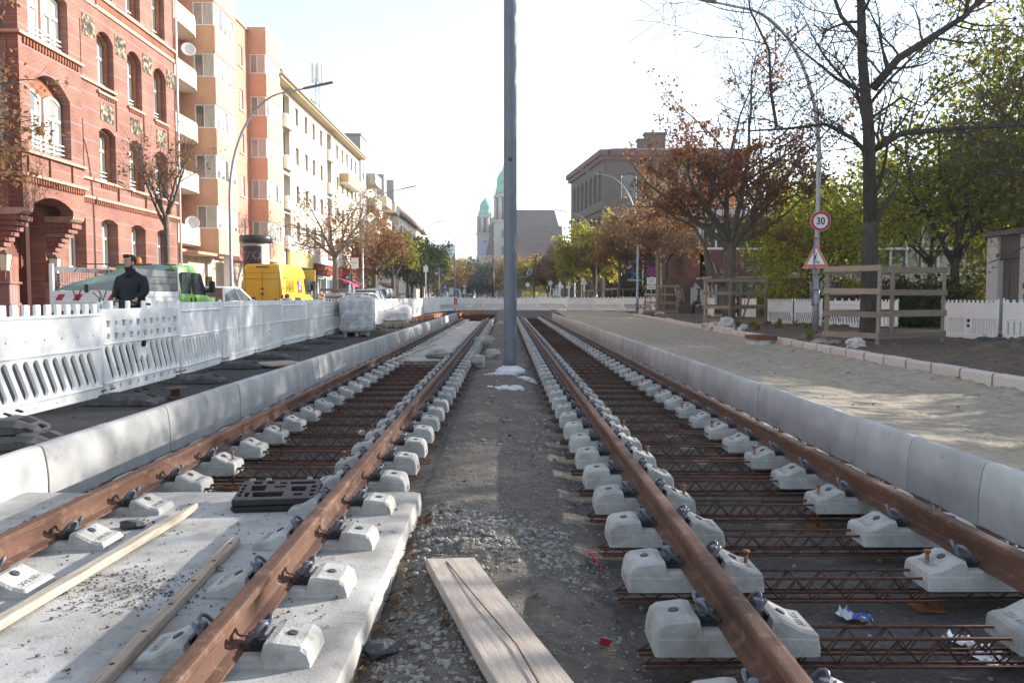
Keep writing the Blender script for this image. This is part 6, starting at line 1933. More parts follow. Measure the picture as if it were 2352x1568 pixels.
# ---- kiosk
B = Bld('toilet_kiosk', (15.8, 21, .1), 'grey public toilet kiosk with a dark door at the right edge', 'kiosk')
kg = mat('kiosk_grey', (.50, .475, .455), (.44, .42, .40), rough=.6, scale=1.4, stretch=(1, 1, 6))
kd = mat('kiosk_dark', (.045, .045, .055), (.035, .035, .043), rough=.3, scale=2)
B.part('shell', MB().box((14.75, 15.0, .1), (17.2, 24.0, 2.99)), [kg])
B.part('corner_panel', MB().rbox((14.62, 23.72, 1.545), (.26, .55, 2.88), .015), [kg])
B.part('front_panel', MB().rbox((14.62, 18.75, 1.545), (.26, 7.4, 2.88), .015), [kg])
B.part('header', MB().box((14.56, 22.46, 2.33), (14.74, 23.44, 2.985)), [kd])
B.part('door', MB().box((14.66, 22.46, .12), (14.74, 23.44, 2.325)).box((14.64, 23.12, .12), (14.68, 23.16, 2.325)), [mat('kiosk_door', (.085, .082, .08), (.07, .068, .066), rough=.45)])
B.part('roof', MB().box((14.40, 14.9, 3.0), (17.3, 24.12, 3.14)), [mat('kiosk_roof', (.12, .115, .11), rough=.6)])
b = MB(); b.box((14.46, 21.75, 1.65), (14.49, 22.22, 2.3)); B.part('screen', b, [mat('screen_pale', (.55, .6, .66), rough=.2)])
b = MB(); b.box((14.465, 21.70, 1.45), (14.488, 22.24, 1.60)); b.box((14.465, 21.9, 1.15), (14.488, 22.2, 1.3)); B.part('control_panel', b, [kd])
# ================================================================== VEHICLES
def paint(name, c, rough=.3):
    return mat(name, c, tuple(x * .93 for x in c), rough=rough, scale=2, spec=.6)
tyre = mat('tyre', (.02, .02, .021), rough=.85)
rimm = mat('rim', (.45, .46, .48), rough=.35, metal=.7)
cglass = glassmat('car_glass', (.10, .12, .13), .03, 1.0, (.04, .05, .055), .8)
lightred = mat('tail_red', (.42, .02, .03), rough=.25)
blacktrim = mat('black_trim', (.02, .02, .022), rough=.45)
def wheel(par, x, y, r, w_=.22):
    b = MB(); M = T((x, y, r)) @ Matrix.Rotation(R(90), 4, 'Y')
    b.lathe([(r * .62, -w_ / 2), (r * .95, -w_ / 2), (r, -w_ * .35), (r, w_ * .35), (r * .95, w_ / 2), (r * .62, w_ / 2)], 24, M)
    wo = link('wheel', b.data('wheel', [tyre]), par)
    b = MB(); b.lathe([(r * .63, -w_ * .42), (r * .63, w_ * .42), (r * .5, w_ * .46), (r * .12, w_ * .40), (r * .1, w_ * .47)], 20, M)
    link('rim', b.data('rim', [rimm]), wo)
def xring(y, zb, zt, wb, wt, rr=.12, n=4, mid=None):
    """cross-section at y, rounded upper corners"""
    pts = [(-wb, y, zb), (wb, y, zb)]
    zm = mid if mid else zb + (zt - zb) * .45
    pts.append((wb, y, zm))
    for i in range(n + 1):
        a = PI / 2 * i / n
        pts.append((wt - rr + rr * math.cos(a), y, zt - rr + rr * math.sin(a)))
    for i in range(n + 1):
        a = PI / 2 + PI / 2 * i / n
        pts.append((-wt + rr + rr * math.cos(a), y, zt - rr + rr * math.sin(a)))
    pts.append((-wb, y, zm))
    return pts
def car(x, y, rz, L, W, H, col, label, name='parked_car', belt=.95, hood=True, van=False):
    t = empty(name, (x, y, .004), rz, label, 'car')
    h = W / 2
    b = MB(); b.sm = True
    st = [(0, .45, .62, .93), (.04, .28, .86, .98), (.3, .22, belt - .02, 1), (L * .3, .2, belt, 1), (L * .68, .2, belt - .02, 1), (L * .75, .2, belt - .05, 1), (L * .95, .22, belt - .22, .97), (L - .03, .3, belt - .36, .92), (L, .45, .6, .88)]
    b.loft([xring(yy, zb, zt, h * k, h * k * .97, .07)[::-1] for yy, zb, zt, k in st])
    link('body', b.data('body', [col]), t)
    y0, y1, y2, y3 = (.12, .45, L * .52, L * .74) if not van else (.08, .25, L * .66, L * .82)
    b = MB(); b.sm = False
    low = [(-h * .94, y0), (h * .94, y0), (h * .94, y3), (-h * .94, y3)]; up = [(-h * .74, y1 + .15), (h * .74, y1 + .15), (h * .74, y2), (-h * .74, y2)]
    b.loft([[(a, c, belt - .03) for a, c in low], [(a, c, H - .06) for a, c in up]])
    link('window', b.data('window', [cglass]), t)
    b = MB(); b.sm = True
    b.loft([[(a * 1.03, c + (-.04 if c < L * .4 else .04), H - .075) for a, c in up], [(a * .98, c, H - .02) for a, c in up], [(a * .7, c * .9 + .05 * L, H) for a, c in up]])
    link('roof', b.data('roof', [col]), t)
    b = MB()
    for s_ in (-1, 1):
        for (p, q) in (((s_ * h * .945, y0, belt - .03), (s_ * h * .745, y1 + .15, H - .06)), ((s_ * h * .945, y3, belt - .03), (s_ * h * .745, y2, H - .06)), ((s_ * h * .95, L * .40, belt - .03), (s_ * h * .755, L * .39, H - .06))):
            b.bar(p, q, .07, .07)
    link('pillar', b.data('pillar', [col]), t)
    for s_ in (-1, 1):
        for yy in (L * .18, L * .80): wheel(t, s_ * (h - .10), yy, .33)
        link('tail_light', MB().rbox((s_ * (h - .22), .03, belt - .18), (.36, .06, .13), .02).data('tail_light', [lightred]), t)
        link('headlight', MB().rbox((s_ * (h - .25), L - .09, belt - .38), (.34, .1, .12), .03).data('headlight', [rimm]), t)
        link('mirror', MB().rbox((s_ * (h + .09), L * .68, belt + .06), (.17, .1, .13), .03).data('mirror', [blacktrim]), t)
    link('number_plate', MB().cbox((0, .0, .62), (.52, .012, .11)).data('number_plate', [framew]), t)
    return t
car(-11.0, 28.6, 0, 4.5, 1.85, 1.60, paint('paint_white', (.78, .79, .80)), 'white car between the green truck and the yellow van', belt=1.08)
car(-8.6, 45.5, R(-2), 4.4, 1.8, 1.47, paint('paint_silver', (.55, .56, .57)), 'silver car with a dark rear window behind the fence, nearest of the three', belt=.96)
car(-9.6, 54, R(-2), 4.6, 1.86, 1.72, paint('paint_white2', (.74, .75, .76)), 'white sport utility car seen from behind with a dark rear window', belt=1.05)
car(-9.7, 59.5, R(-2), 4.6, 1.86, 1.86, paint('paint_silver2', (.60, .61, .64)), 'silver van-like car with a red tail light, farthest of the three', belt=1.05, van=True)
car(-8.3, 128, 0, 5.4, 2.0, 2.5, paint('paint_white3', (.8, .8, .8)), 'white delivery van in the distance near the far left fence corner', 'delivery_van', belt=1.2, van=True)
car(-7.6, 150, 0, 4.5, 1.85, 1.9, paint('paint_bluegrey', (.22, .27, .34)), 'small blue grey vehicle in the distance right of the white delivery van', belt=1.05, van=True)
car(1.6, 126, 0, 4.6, 1.85, 1.7, paint('paint_darkblue', (.03, .05, .10)), 'dark blue car in the distance behind the mast', belt=1.05)
car(6.9, 110, 0, 4.4, 1.8, 1.45, paint('paint_pale', (.5, .55, .6)), 'pale car roof showing over the far fence right of the mast', belt=.95)

# yellow van
vy = paint('paint_yellow', (.72, .42, .02), .35)
t = empty('delivery_van', (-11.45, 37.6, .004), 0, 'yellow high roofed delivery van seen from behind', 'van')
b = MB(); b.sm = True
vs_ = [(0, .5, 2.55, .93, .78), (.03, .42, 2.68, .97, .82), (.12, .38, 2.76, 1.0, .85), (2.0, .36, 2.80, 1.0, .86), (4.0, .36, 2.76, 1.0, .85), (4.5, .36, 2.62, 1.0, .83), (4.95, .36, 2.15, 1.0, .83), (5.3, .36, 1.62, 1.0, .86), (5.45, .36, 1.45, .99, .88), (5.95, .38, 1.18, .95, .86), (6.05, .45, .95, .9, .82)]
b.loft([xring(yy, zb, zt, wb, wt, .16, 5, 1.15)[::-1] for yy, zb, zt, wb, wt in vs_])
link('body', b.data('body', [vy]), t)
seam = mat('seam_dark', (.10, .07, .01), rough=.7)
b = MB(); b.box((-.008, -.012, .55), (.008, .0, 2.5)); b.box((-.82, -.012, 2.05), (.82, -.002, 2.062)); b.box((-.80, -.012, 2.33), (.80, -.002, 2.338)); b.box((.80, -.0115, .6), (.812, .0, 2.45)); b.box((-.812, -.0115, .6), (-.8, .0, 2.45))
link('door_seam', b.data('door_seam', [seam]), t)
b = MB(); b.tube([(0, -.004, 1.36), (0, -.03, 1.36)], .075, 18)
o = link('emblem', b.data('emblem', [blacktrim]), t)
b = MB()
for a in (90, 210, 330): b.bar((0, -.034, 1.36), (.066 * math.cos(R(a)), -.034, 1.36 + .066 * math.sin(R(a))), .014, .006, (0, 1, 0))
me = plate(circ(0, 0, .075, 20), [circ(0, 0, .064, 20)], .008); b.mesh(me, T((0, -.034, 1.36)) @ FX)
link('star', b.data('star', [rimm]), o)
link('door_handle', MB().rbox((0, -.02, 1.6), (.14, .03, .06), .01).rbox((.05, -.02, .93), (.42, .03, .06), .01).data('door_handle', [blacktrim]), t)
link('fuel_cap', MB().tube([(.62, -.0, 1.08), (.62, -.02, 1.08)], .045, 12).data('fuel_cap', [seam]), t)
link('brake_light', MB().rbox((.02, -.005, 2.62), (.6, .06, .05), .01).data('brake_light', [mat('brake_dark', (.16, .02, .015), rough=.4)]), t)
for s_ in (-1, 1):
    link('tail_light', MB().rbox((s_ * .93, .02, 1.05), (.10, .08, .5), .015).data('tail_light', [lightred]), t)
    link('hinge', MB().rbox((s_ * .975, .0, 1.62), (.05, .05, .12), .01).rbox((s_ * .94, .0, 2.2), (.05, .05, .12), .01).data('hinge', [vy]), t)
    b = MB(); b.rbox((s_ * 1.17, 4.92, 1.72), (.20, .12, .36), .04); b.tube([(s_ * .98, 5.0, 1.5), (s_ * 1.12, 4.95, 1.58)], .04, 6)
    link('mirror', b.data('mirror', [blacktrim]), t)
    for yy in (1.15, 4.9): wheel(t, s_ * .88, yy, .35)
b = MB()
b.prism([(4.15, 1.35), (5.28, 1.33), (5.22, 1.62), (4.85, 2.12), (4.15, 2.2)], .952, .985, Matrix(((0, 0, 1, 0), (1, 0, 0, 0), (0, 1, 0, 0), (0, 0, 0, 1))))
link('window', b.data('window', [cglass]), t)
FXS = Matrix(((0, 0, 1, 0), (1, 0, 0, 0), (0, 1, 0, 0), (0, 0, 0, 1)))
b = MB()
for z in (2.12, 1.28): b.box((.935 if z > 2 else .985, .25, z), (.965 if z > 2 else 1.005, 3.9, z + .03))
link('side_groove', b.data('side_groove', [vy]), t)
b = MB(); b.prism(rect(2.75, 1.42, 3.45, 2.02), .93, .988, FXS @ T((0, 0, .0)))
o = link('sticker', b.data('sticker', [mat('sticker_magenta', (.55, .03, .22), rough=.4)]), t)
b = MB()
for i, (z, l) in enumerate(((1.94, .45), (1.82, .55), (1.70, .3), (1.62, .38))): b.prism(rect(2.82, z - .03, 2.82 + l, z + .03), .988, .992, FXS)
link('sticker_text', b.data('sticker_text', [framew]), o)
b = MB(); b.prism(rect(.9, 1.14, 3.0, 1.155), 1.0, 1.004, FXS); link('rail', b.data('rail', [framew]), t)
b = MB()
for x0 in (.55, 1.05, 1.55):
    b.prism([(x0, 1.42), (x0 + .07, 1.42), (x0 + .22, 2.02), (x0 + .15, 2.02)], .97, .991, FXS)
    b.prism([(x0 + .25, 1.42), (x0 + .32, 1.42), (x0 + .40, 2.02), (x0 + .33, 2.02)], .97, .991, FXS)
link('lettering', b.data('lettering', [mat('letter_ochre', (.52, .30, .02), rough=.5)]), t)
link('number_plate', MB().cbox((0, -.02, .62), (.52, .012, .11)).data('number_plate', [framew]), t)

# tipper truck
tw = paint('paint_truck_white', (.74, .74, .74)); tg = paint('cab_lime', (.21, .50, .085), .35); tgrey = mat('board_grey', (.13, .14, .15), (.10, .105, .11), rough=.6, scale=3)
t = empty('tipper_truck', (-10.4, 20.0, .004), R(-1), 'white tipper truck with a lime green cab and a tarpaulin over its load', 'truck')
b = MB(); b.box((-1.0, .05, .62), (1.0, 2.85, .86)); b.box((-.45, .1, .4), (.45, 5.2, .62))
link('chassis', b.data('chassis', [blacktrim]), t)
def boards(b, p0, p1, zs, th, ax):
    for z0, z1 in zs:
        if ax == 'x': b.rbox(((p0 + p1) / 2, 0, (z0 + z1) / 2), (p1 - p0, th, z1 - z0), .008, None)
        else: b.rbox((0, (p0 + p1) / 2, (z0 + z1) / 2), (th, p1 - p0, z1 - z0), .008, None)
b = MB(); boards(b, -.95, .95, ((.90, 1.05), (1.055, 1.20), (1.205, 1.36)), .035, 'x')
o = link('tailgate', b.data('tailgate', [tw]), t)
b = MB()
for xs_ in ((-.86, -.52), (-.42, -.12), (.45, .75)):
    x0, x1 = xs_
    b.prism([(x0, 1.12), (x0 + .17, 1.12), (x0 + .27, 1.28), (x0 + .10, 1.28)], .019, .023, FX)
link('red_stripe', b.data('red_stripe', [signred]), o)
b = MB()
for x in (-.3, .35): b.tube([(x - .1, -.03, 1.38), (x, -.03, 1.12), (x + .1, -.03, 1.38)], .012, 5)
for x in (-.05, .9): b.rbox((x, -.04, 1.42), (.09, .04, .2), .01)
link('latch', b.data('latch', [blacktrim]), o)
for s_ in (-1, 1):
    b = MB()
    for z0, z1 in ((.90, 1.05), (1.055, 1.20), (1.205, 1.36)): b.rbox((s_ * .985, 1.45, (z0 + z1) / 2), (.035, 2.8, z1 - z0), .008)
    link('side_board', b.data('side_board', [tw]), t)
    b = MB()
    if s_ > 0:
        for z0, z1 in ((1.365, 1.55), (1.555, 1.74), (1.745, 1.93)): b.rbox((s_ * .985, 1.45, (z0 + z1) / 2), (.03, 2.8, z1 - z0), .012)
    else:
        b.box((s_ * 1.0, .05, 1.86), (s_ * .97, 2.85, 1.98))
        for i in range(24): b.box((s_ * .99, .08 + i * .115, 1.37), (s_ * .98, .088 + i * .115, 1.86))
        for i in range(6): b.box((s_ * .992, .05, 1.42 + .075 * i), (s_ * .978, 2.85, 1.428 + .075 * i))
    link('upper_board', b.data('upper_board', [tgrey]), t)
    for yy in (.06, 2.85):
        link('corner_post', MB().rbox((s_ * .97, yy, 1.42), (.10, .08, 1.25), .012).data('corner_post', [tw]), t)
b = MB(); b.rbox((0, 2.84, 1.45), (1.9, .05, 1.05), .01); b.tube([(-.95, 2.86, 2.0), (-.95, 2.86, 2.12), (.95, 2.86, 2.12), (.95, 2.86, 2.0)], .02, 6); b.tube([(-.95, 1.4, 2.0), (-.95, 1.4, 2.08), (.95, 1.4, 2.08), (.95, 1.4, 2.0)], .018, 6)
link('headboard', b.data('headboard', [tgrey]), t)
tn = 26
vs_t, fs_t = [], []
for j in range(tn + 1):
    v = j / tn
    ul = -.92 + .80 * v
    for i in range(tn + 1):
        u = ul + (.95 - ul) * i / tn
        z = 1.37 + .72 * min(1, v * 1.04) ** .85 + .022 * math.sin(7 * u + 5 * v) * (.3 + v) + .03 * fr(u, v, 3, 2.6) - .05 * math.sin(PI * i / tn) * math.sin(PI * v)
        vs_t.append((u, .06 + 2.76 * v, z))
fs_t = [(j * (tn + 1) + i, j * (tn + 1) + i + 1, (j + 1) * (tn + 1) + i + 1, (j + 1) * (tn + 1) + i) for j in range(tn) for i in range(tn)]
b = MB(); b.sm = True; b.add(vs_t, fs_t)
me = b.data('tarpaulin', [mat('tarp_green', (.15, .27, .26), (.11, .21, .20), rough=.5, scale=2)])
link('tarpaulin', me, t)
# cab
b = MB(); b.sm = True
cs = [(2.98, .55, 2.08, .98, .82), (3.02, .5, 2.14, 1.0, .86), (4.3, .5, 2.16, 1.0, .86), (4.55, .5, 2.05, 1.0, .84), (5.05, .5, 1.42, 1.0, .88), (5.2, .5, 1.3, .99, .9), (5.75, .5, 1.08, .95, .86), (5.85, .55, .9, .9, .8)]
b.loft([xring(yy, zb, zt, wb, wt, .13, 4, 1.2)[::-1] for yy, zb, zt, wb, wt in cs])
link('cab', b.data('cab', [tg]), t)
b = MB()
b.prism([(3.12, 1.30), (3.78, 1.30), (3.78, 1.93), (3.16, 1.93)], .945, .99, FXS); b.prism([(3.9, 1.28), (4.95, 1.26), (4.52, 1.92), (3.9, 1.93)], .945, .99, FXS)
b.prism([(3.12, 1.30), (3.78, 1.30), (3.78, 1.93), (3.16, 1.93)], -.99, -.945, FXS); b.prism([(3.9, 1.28), (4.95, 1.26), (4.52, 1.92), (3.9, 1.93)], -.99, -.945, FXS)
link('window', b.data('window', [cglass]), t)
b = MB(); b.prism([(4.60, 1.96), (5.04, 1.40), (5.06, 1.43), (4.62, 2.0)], -.8, .8, FXS); link('windscreen', b.data('windscreen', [cglass]), t)
for s_ in (-1, 1):
    b = MB(); b.rbox((s_ * 1.20, 4.85, 1.52), (.18, .12, .36), .035); b.tube([(s_ * .98, 4.95, 1.38), (s_ * 1.12, 4.9, 1.42)], .045, 6)
    link('mirror', b.data('mirror', [blacktrim]), t)
    for yy in (.75, 4.75): wheel(t, s_ * .86, yy, .35, .26)
    link('door_handle', MB().rbox((s_ * 1.005, 3.75, 1.08), (.03, .10, .22), .01).rbox((s_ * 1.005, 4.05, 1.08), (.03, .10, .22), .01).data('door_handle', [blacktrim]), t)
b = MB(); b.lathe([(.10, 2.15), (.11, 2.2), (.10, 2.32), (.06, 2.36)], 14, T((-.35, 3.3, 0)))
link('beacon', b.data('beacon', [mat('beacon_orange', (.75, .22, .02), rough=.3)]), t)
link('tail_light', MB().rbox((-.8, 0, .78), (.3, .05, .12), .01).rbox((.8, 0, .78), (.3, .05, .12), .01).data('tail_light', [lightred]), t)

# advertising column
t = empty('advertising_column', (-13.05, 41.9, .13), 0, 'round advertising column with a dark poster behind the yellow van', 'advertising column')
b = MB(); b.lathe([(.68, 0), (.68, .5), (.65, .52), (.65, 3.85)], 40); link('drum', b.data('drum', [mat('column_white', (.72, .70, .66), (.62, .6, .56), rough=.6, scale=2)]), t)
b = MB(); b.lathe([(.65, 3.86), (.84, 3.9), (.84, 4.22), (.80, 4.26), (.3, 4.3)], 40); link('cap', b.data('cap', [mat('cap_dark', (.05, .055, .065), rough=.3)]), t)
def arcpatch(a0, a1, z0, z1, r, n=16):
    b = MB()
    for i in range(n):
        A, B_ = R(a0 + (a1 - a0) * i / n), R(a0 + (a1 - a0) * (i + 1) / n)
        b.add([(r * math.cos(A), r * math.sin(A), z0), (r * math.cos(B_), r * math.sin(B_), z0), (r * math.cos(B_), r * math.sin(B_), z1), (r * math.cos(A), r * math.sin(A), z1)], [(0, 1, 2, 3)])
    return b
pst = link('poster', arcpatch(-158, -48, 1.0, 3.72, .655, 24).data('poster', [mat('poster_dark', (.035, .032, .045), (.05, .042, .045), rough=.5, scale=2)]), t)
def onarc(me, a_c, z, r, sc=1):
    # wrap a flat mesh (x right, y up) on the drum
    b = MB()
    vs = []
    for q in me.vertices:
        a = R(a_c) + q.co.x / r
        rr = r + q.co.z
        vs.append((rr * math.cos(a), rr * math.sin(a), z + q.co.y))
    b.add(vs, [tuple(p.vertices) for p in me.polygons])
    return b
link('lettering', onarc(text_mesh('7ZO', .62, .004, .012), -100, 3.2, .660).data('lettering', [mat('poster_grey', (.20, .20, .22), rough=.5)]), pst)
sil = plate([(-.30, 0), (-.40, .25), (-.46, .5), (-.38, .85), (-.28, 1.05), (-.10, 1.14), (.10, 1.14), (.28, 1.05), (.46, .78), (.40, .55), (.34, .28), (.24, .3), (.30, .62), (.20, .75), (.16, .4), (.18, 0)], [], .004)
link('figure', onarc(sil, -112, 1.45, .660).data('figure', [mat('poster_pink', (.33, .25, .26), (.26, .19, .2), rough=.6)]), pst)
hd = plate([(-.075 + .0, 0), (.075, 0), (.10, .12), (.08, .26), (0, .31), (-.08, .26), (-.10, .12)], [], .004)
link('figure_head', onarc(hd, -113, 2.58, .660).data('figure_head', [mat('poster_skin', (.16, .085, .06), rough=.6)]), pst)
link('white_poster', arcpatch(-42, 20, .8, 3.72, .656, 14).data('white_poster', [mat('poster_white', (.66, .66, .63), (.45, .45, .42), rough=.6, scale=3)]), t)

# ================================================================== PEOPLE
def skin_mesh(verts, edges, radii, sub=2, root=0):
    me = bpy.data.meshes.new('tmp')
    me.from_pydata([tuple(v) for v in verts], edges, [])
    ob = bpy.data.objects.new('tmp', me)
    C.objects.link(ob)
    md = ob.modifiers.new('s', 'SKIN'); md.use_smooth_shade = True; md.branch_smoothing = .6
    for i, r in enumerate(radii):
        sv_ = me.skin_vertices[0].data[i]
        sv_.radius = r if hasattr(r, '__len__') else (r, r)
        sv_.use_root = (i == root)
    m2 = ob.modifiers.new('u', 'SUBSURF'); m2.levels = sub; m2.render_levels = sub
    dg = bpy.context.evaluated_depsgraph_get()
    out = bpy.data.meshes.new_from_object(ob.evaluated_get(dg))
    bpy.data.objects.remove(ob)
    return out
skinm = mat('skin', (.46, .285, .215), (.40, .24, .18), rough=.55, scale=8)
hairm = mat('hair_dark', (.035, .022, .016), (.02, .013, .01), rough=.7, scale=30)
def head_part(b, M, hair=None):
    """head centred on origin, looking along -Y, 0.235 tall"""
    b.sm = True
    rings = []
    for z, hw, f, bk in ((-.125, .030, -.055, .01), (-.115, .042, -.075, .03), (-.09, .055, -.088, .05), (-.055, .064, -.092, .07), (-.02, .070, -.093, .085), (.02, .074, -.094, .098), (.05, .076, -.096, .104), (.08, .073, -.088, .10), (.10, .062, -.07, .085), (.115, .04, -.04, .055), (.122, .012, -.01, .02)):
        r_ = []
        for k in range(16):
            a = 2 * PI * k / 16
            yy = math.sin(a)
            r_.append((hw * math.cos(a), (bk if yy > 0 else -f) * yy, z))
        rings.append(r_)
    b.loft(rings, M)
    b.loft([[(-.008, -.088, .025), (.008, -.088, .025), (.008, -.08, .03), (-.008, -.08, .03)], [(-.018, -.117, -.022), (.018, -.117, -.022), (.018, -.085, -.02), (-.018, -.085, -.02)], [(-.012, -.095, -.034), (.012, -.095, -.034), (.012, -.085, -.034), (-.012, -.085, -.034)]][::-1], M)
    for s_ in (-1, 1): b.ball((.076 * s_, .01, -.005), (.012, .022, .034), 8, 6, M=M)
def hand_part(b, M, curl=1.0):
    """palm at the origin, fingers along -Z, curling towards -Y"""
    b.sm = True
    b.rbox((0, 0, -.045), (.082, .030, .095), .012, M)
    for i, (x, l) in enumerate(((-.031, .068), (-.0105, .078), (.0105, .074), (.031, .058))):
        p = V((x, 0, -.088)); pts = [p.copy()]; a = .35 * curl
        for k in range(3):
            a += .55 * curl
            p = p + V((0, -math.sin(a), -math.cos(a))) * l * (.42, .32, .26)[k]
            pts.append(p.copy())
        b.tube(pts, [.0095, .009, .0082, .007], 7, True, M)
    b.tube([(.036, -.005, -.03), (.052, -.022, -.055), (.046, -.042, -.078)], [.0115, .0105, .0085], 7, True, M)
def person(name, x, y, z, rz, label, J, top, bottom, hairfn, beard=False, coat_k=1.0, head_turn=0.0, extra=None, shoem=None, hemz=.86):
    t = empty(name, (x, y, z), rz, label, 'person')
    hp, nk = V(J['pelvis']), V(J['neck'])
    sp = hp.lerp(nk, .45)
    vs = [hp, sp, hp.lerp(nk, .80), nk, nk + V((0, -.005, .07))]
    ed = [(0, 1), (1, 2), (2, 3), (3, 4)]
    rd = [(.13, .09), (.12, .09), (.12, .09), (.06, .06), (.05, .055)]
    for s_, sd in ((-1, 'l'), (1, 'r')):
        i = len(vs)
        vs += [V(J['sh' + sd]), V(J['el' + sd]), V(J['wr' + sd])]; ed += [(2, i), (i, i + 1), (i + 1, i + 2)]; rd += [.05, .042, .030]
        i = len(vs)
        vs += [V(J['hip' + sd]), V(J['kn' + sd]), V(J['an' + sd])]; ed += [(0, i), (i, i + 1), (i + 1, i + 2)]; rd += [.088, .058, .040]
    b = MB(); b.sm = True
    b.mesh(skin_mesh(vs, ed, rd))
    Mh = T(nk + V(J.get('head_off', (0, -.03, .172)))) @ Matrix.Rotation(head_turn, 4, 'Z')
    head_part(b, Mh)
    for sd in 'lr':
        w_, e_ = V(J['wr' + sd]), V(J['el' + sd])
        d = (w_ - e_).normalized()
        q = d.to_track_quat('-Z', 'Y').to_matrix().to_4x4()
        sc = Matrix.Diagonal((-1 if sd == 'r' else 1, 1, 1, 1))
        hand_part(b, T(w_) @ q @ sc, J.get('curl', 1.0))
    link('body', b.data('body', [skinm]), t)
    b = MB()
    for s_ in (-1, 1): b.ball((.030 * s_, -.086, .022), (.010, .008, .006), 8, 5, M=Mh); b.box((.030 * s_ - .017, -.098, .038), (.030 * s_ + .017, -.088, .046), Mh)
    b.box((-.024, -.096, -.066), (.024, -.086, -.06), Mh)
    link('eyes', b.data('eyes', [hairm]), t)
    # jacket
    k = coat_k
    jv = [hp + V((0, 0, hemz - hp.z)), hp + V((0, 0, .12)), hp.lerp(nk, .84), nk + V((0, 0, .075))]
    jv = [V(q) for q in jv]
    je = [(0, 1), (1, 2), (2, 3)]
    jr = [(.195 * k, .14 * k), (.19 * k, .14 * k), (.19 * k, .145 * k), (.082, .088)]
    for sd in 'lr':
        i = len(jv)
        w_, e_ = V(J['wr' + sd]), V(J['el' + sd])
        jv += [V(J['sh' + sd]), e_, e_.lerp(w_, .94)]; je += [(2, i), (i, i + 1), (i + 1, i + 2)]; jr += [.092 * k, .074 * k, .052 * k]
    jm = skin_mesh(jv, je, jr, 2, 2)
    b = MB(); b.sm = True; b.mesh(jm); b.lathe([(.098, -.06), (.088, .0), (.080, .055), (.074, .075), (.066, .05)], 16, T(nk + V((0, -.005, .0))) @ Matrix.Rotation(R(8), 4, 'X')); b.loft([[(.205 * k * math.cos(2 * PI * q / 18), .15 * k * math.sin(2 * PI * q / 18), z_) for q in range(18)] for z_ in (hemz - .06, hemz + .12, hp.z + .24)]); link('jacket', b.data('jacket', [top]), t)
    tv = [hp + V((0, 0, .06)), hp + V((0, 0, -.06))]; te = [(0, 1)]; tr_ = [(.155, .115), (.15, .115)]
    for sd in 'lr':
        i = len(tv)
        tv += [V(J['hip' + sd]), V(J['kn' + sd]), V(J['an' + sd])]; te += [(1, i), (i, i + 1), (i + 1, i + 2)]; tr_ += [.102, .072, .058]
    b = MB(); b.sm = True; b.mesh(skin_mesh(tv, te, tr_, 2)); link('trousers', b.data('trousers', [bottom]), t)
    for sd in 'lr':
        a = V(J['an' + sd])
        b = MB(); b.sm = True; b.ball((a.x, a.y - .07, a.z - .035), (.05, .145, .055), 12, 7); b.ball((a.x, a.y + .01, a.z - .01), (.048, .06, .07), 10, 6)
        link('shoe', b.data('shoe', [shoem or blacktrim]), t)
    b = MB(); b.sm = True; hairfn(b, Mh); link('hair', b.data('hair', [J.get('hairmat', hairm)]), t)
    if beard:
        b = MB(); b.sm = True
        b.loft([[(hw * math.cos(2 * PI * q / 14), (yb if math.sin(2 * PI * q / 14) > 0 else yf) * abs(math.sin(2 * PI * q / 14)), z_) for q in range(14)] for z_, hw, yf, yb in ((-.150, .03, -.05, -.02), (-.128, .050, -.078, .0), (-.10, .062, -.094, .02), (-.075, .067, -.096, .02), (-.05, .071, -.05, .02), (-.02, .0745, -.01, .02))], Mh)
        link('beard', b.data('beard', [hairm]), t)
    return t
def short_hair(b, M):
    b.ball((0, .022, .045), (.084, .096, .10), 16, 10, jit=.05, rg=random.Random(3), M=M)
    b.ball((0, -.055, .108), (.068, .058, .038), 12, 7, jit=.08, rg=random.Random(5), M=M)
def long_hair(b, M):
    b.ball((0, .025, .04), (.092, .100, .102), 16, 10, jit=.05, rg=random.Random(4), M=M)
    b.loft([[(.088 * math.cos(a), .03 + .075 * math.sin(a), z_) for a in [PI * q / 8 - .15 for q in range(10)]] for z_ in (-.16, -.05, .05)], M)
navy = mat('jacket_navy', (.010, .011, .018), (.006, .007, .012), rough=.75, scale=6, bump=.3, bscale=9)
black = mat('cloth_black', (.010, .010, .012), rough=.85)
std = lambda **k: {**dict(pelvis=(0, 0, .95), neck=(0, 0, 1.49), shl=(-.20, 0, 1.42), shr=(.20, 0, 1.42), ell=(-.27, .02, 1.13), elr=(.27, .02, 1.13), wrl=(-.26, -.06, .87), wrr=(.26, -.06, .87),
                         hipl=(-.10, 0, .90), hipr=(.10, 0, .90), knl=(-.11, -.02, .50), knr=(.11, -.02, .50), anl=(-.11, 0, .085), anr=(.11, 0, .085)), **k}
man = person('person', -6.33, 13.55, .09, R(-8), 'bearded person in a dark jacket behind the left fence, holding a handlebar',
             std(shl=(-.205, .0, 1.44), shr=(.205, .0, 1.44), neck=(0, -.01, 1.52), ell=(-.255, -.02, 1.20), elr=(.255, -.02, 1.20), wrl=(-.195, -.20, 1.075), wrr=(.195, -.20, 1.075), hipl=(-.10, 0, .92), hipr=(.10, 0, .92), curl=1.35), navy, black, short_hair, True, 1.10, R(-22), hemz=.88)
t = empty('bicycle', (-6.33, 13.22, .02), R(-8), 'dark bicycle held by the bearded person behind the fence', 'bicycle')
dk = mat('bike_black', (.015, .015, .017), rough=.4)
b = MB(); b.tube([(-.36, .16, 1.07), (-.30, .10, 1.08), (-.10, -.02, 1.12), (.10, -.02, 1.12), (.30, .10, 1.08), (.36, .16, 1.07)], .013, 8)
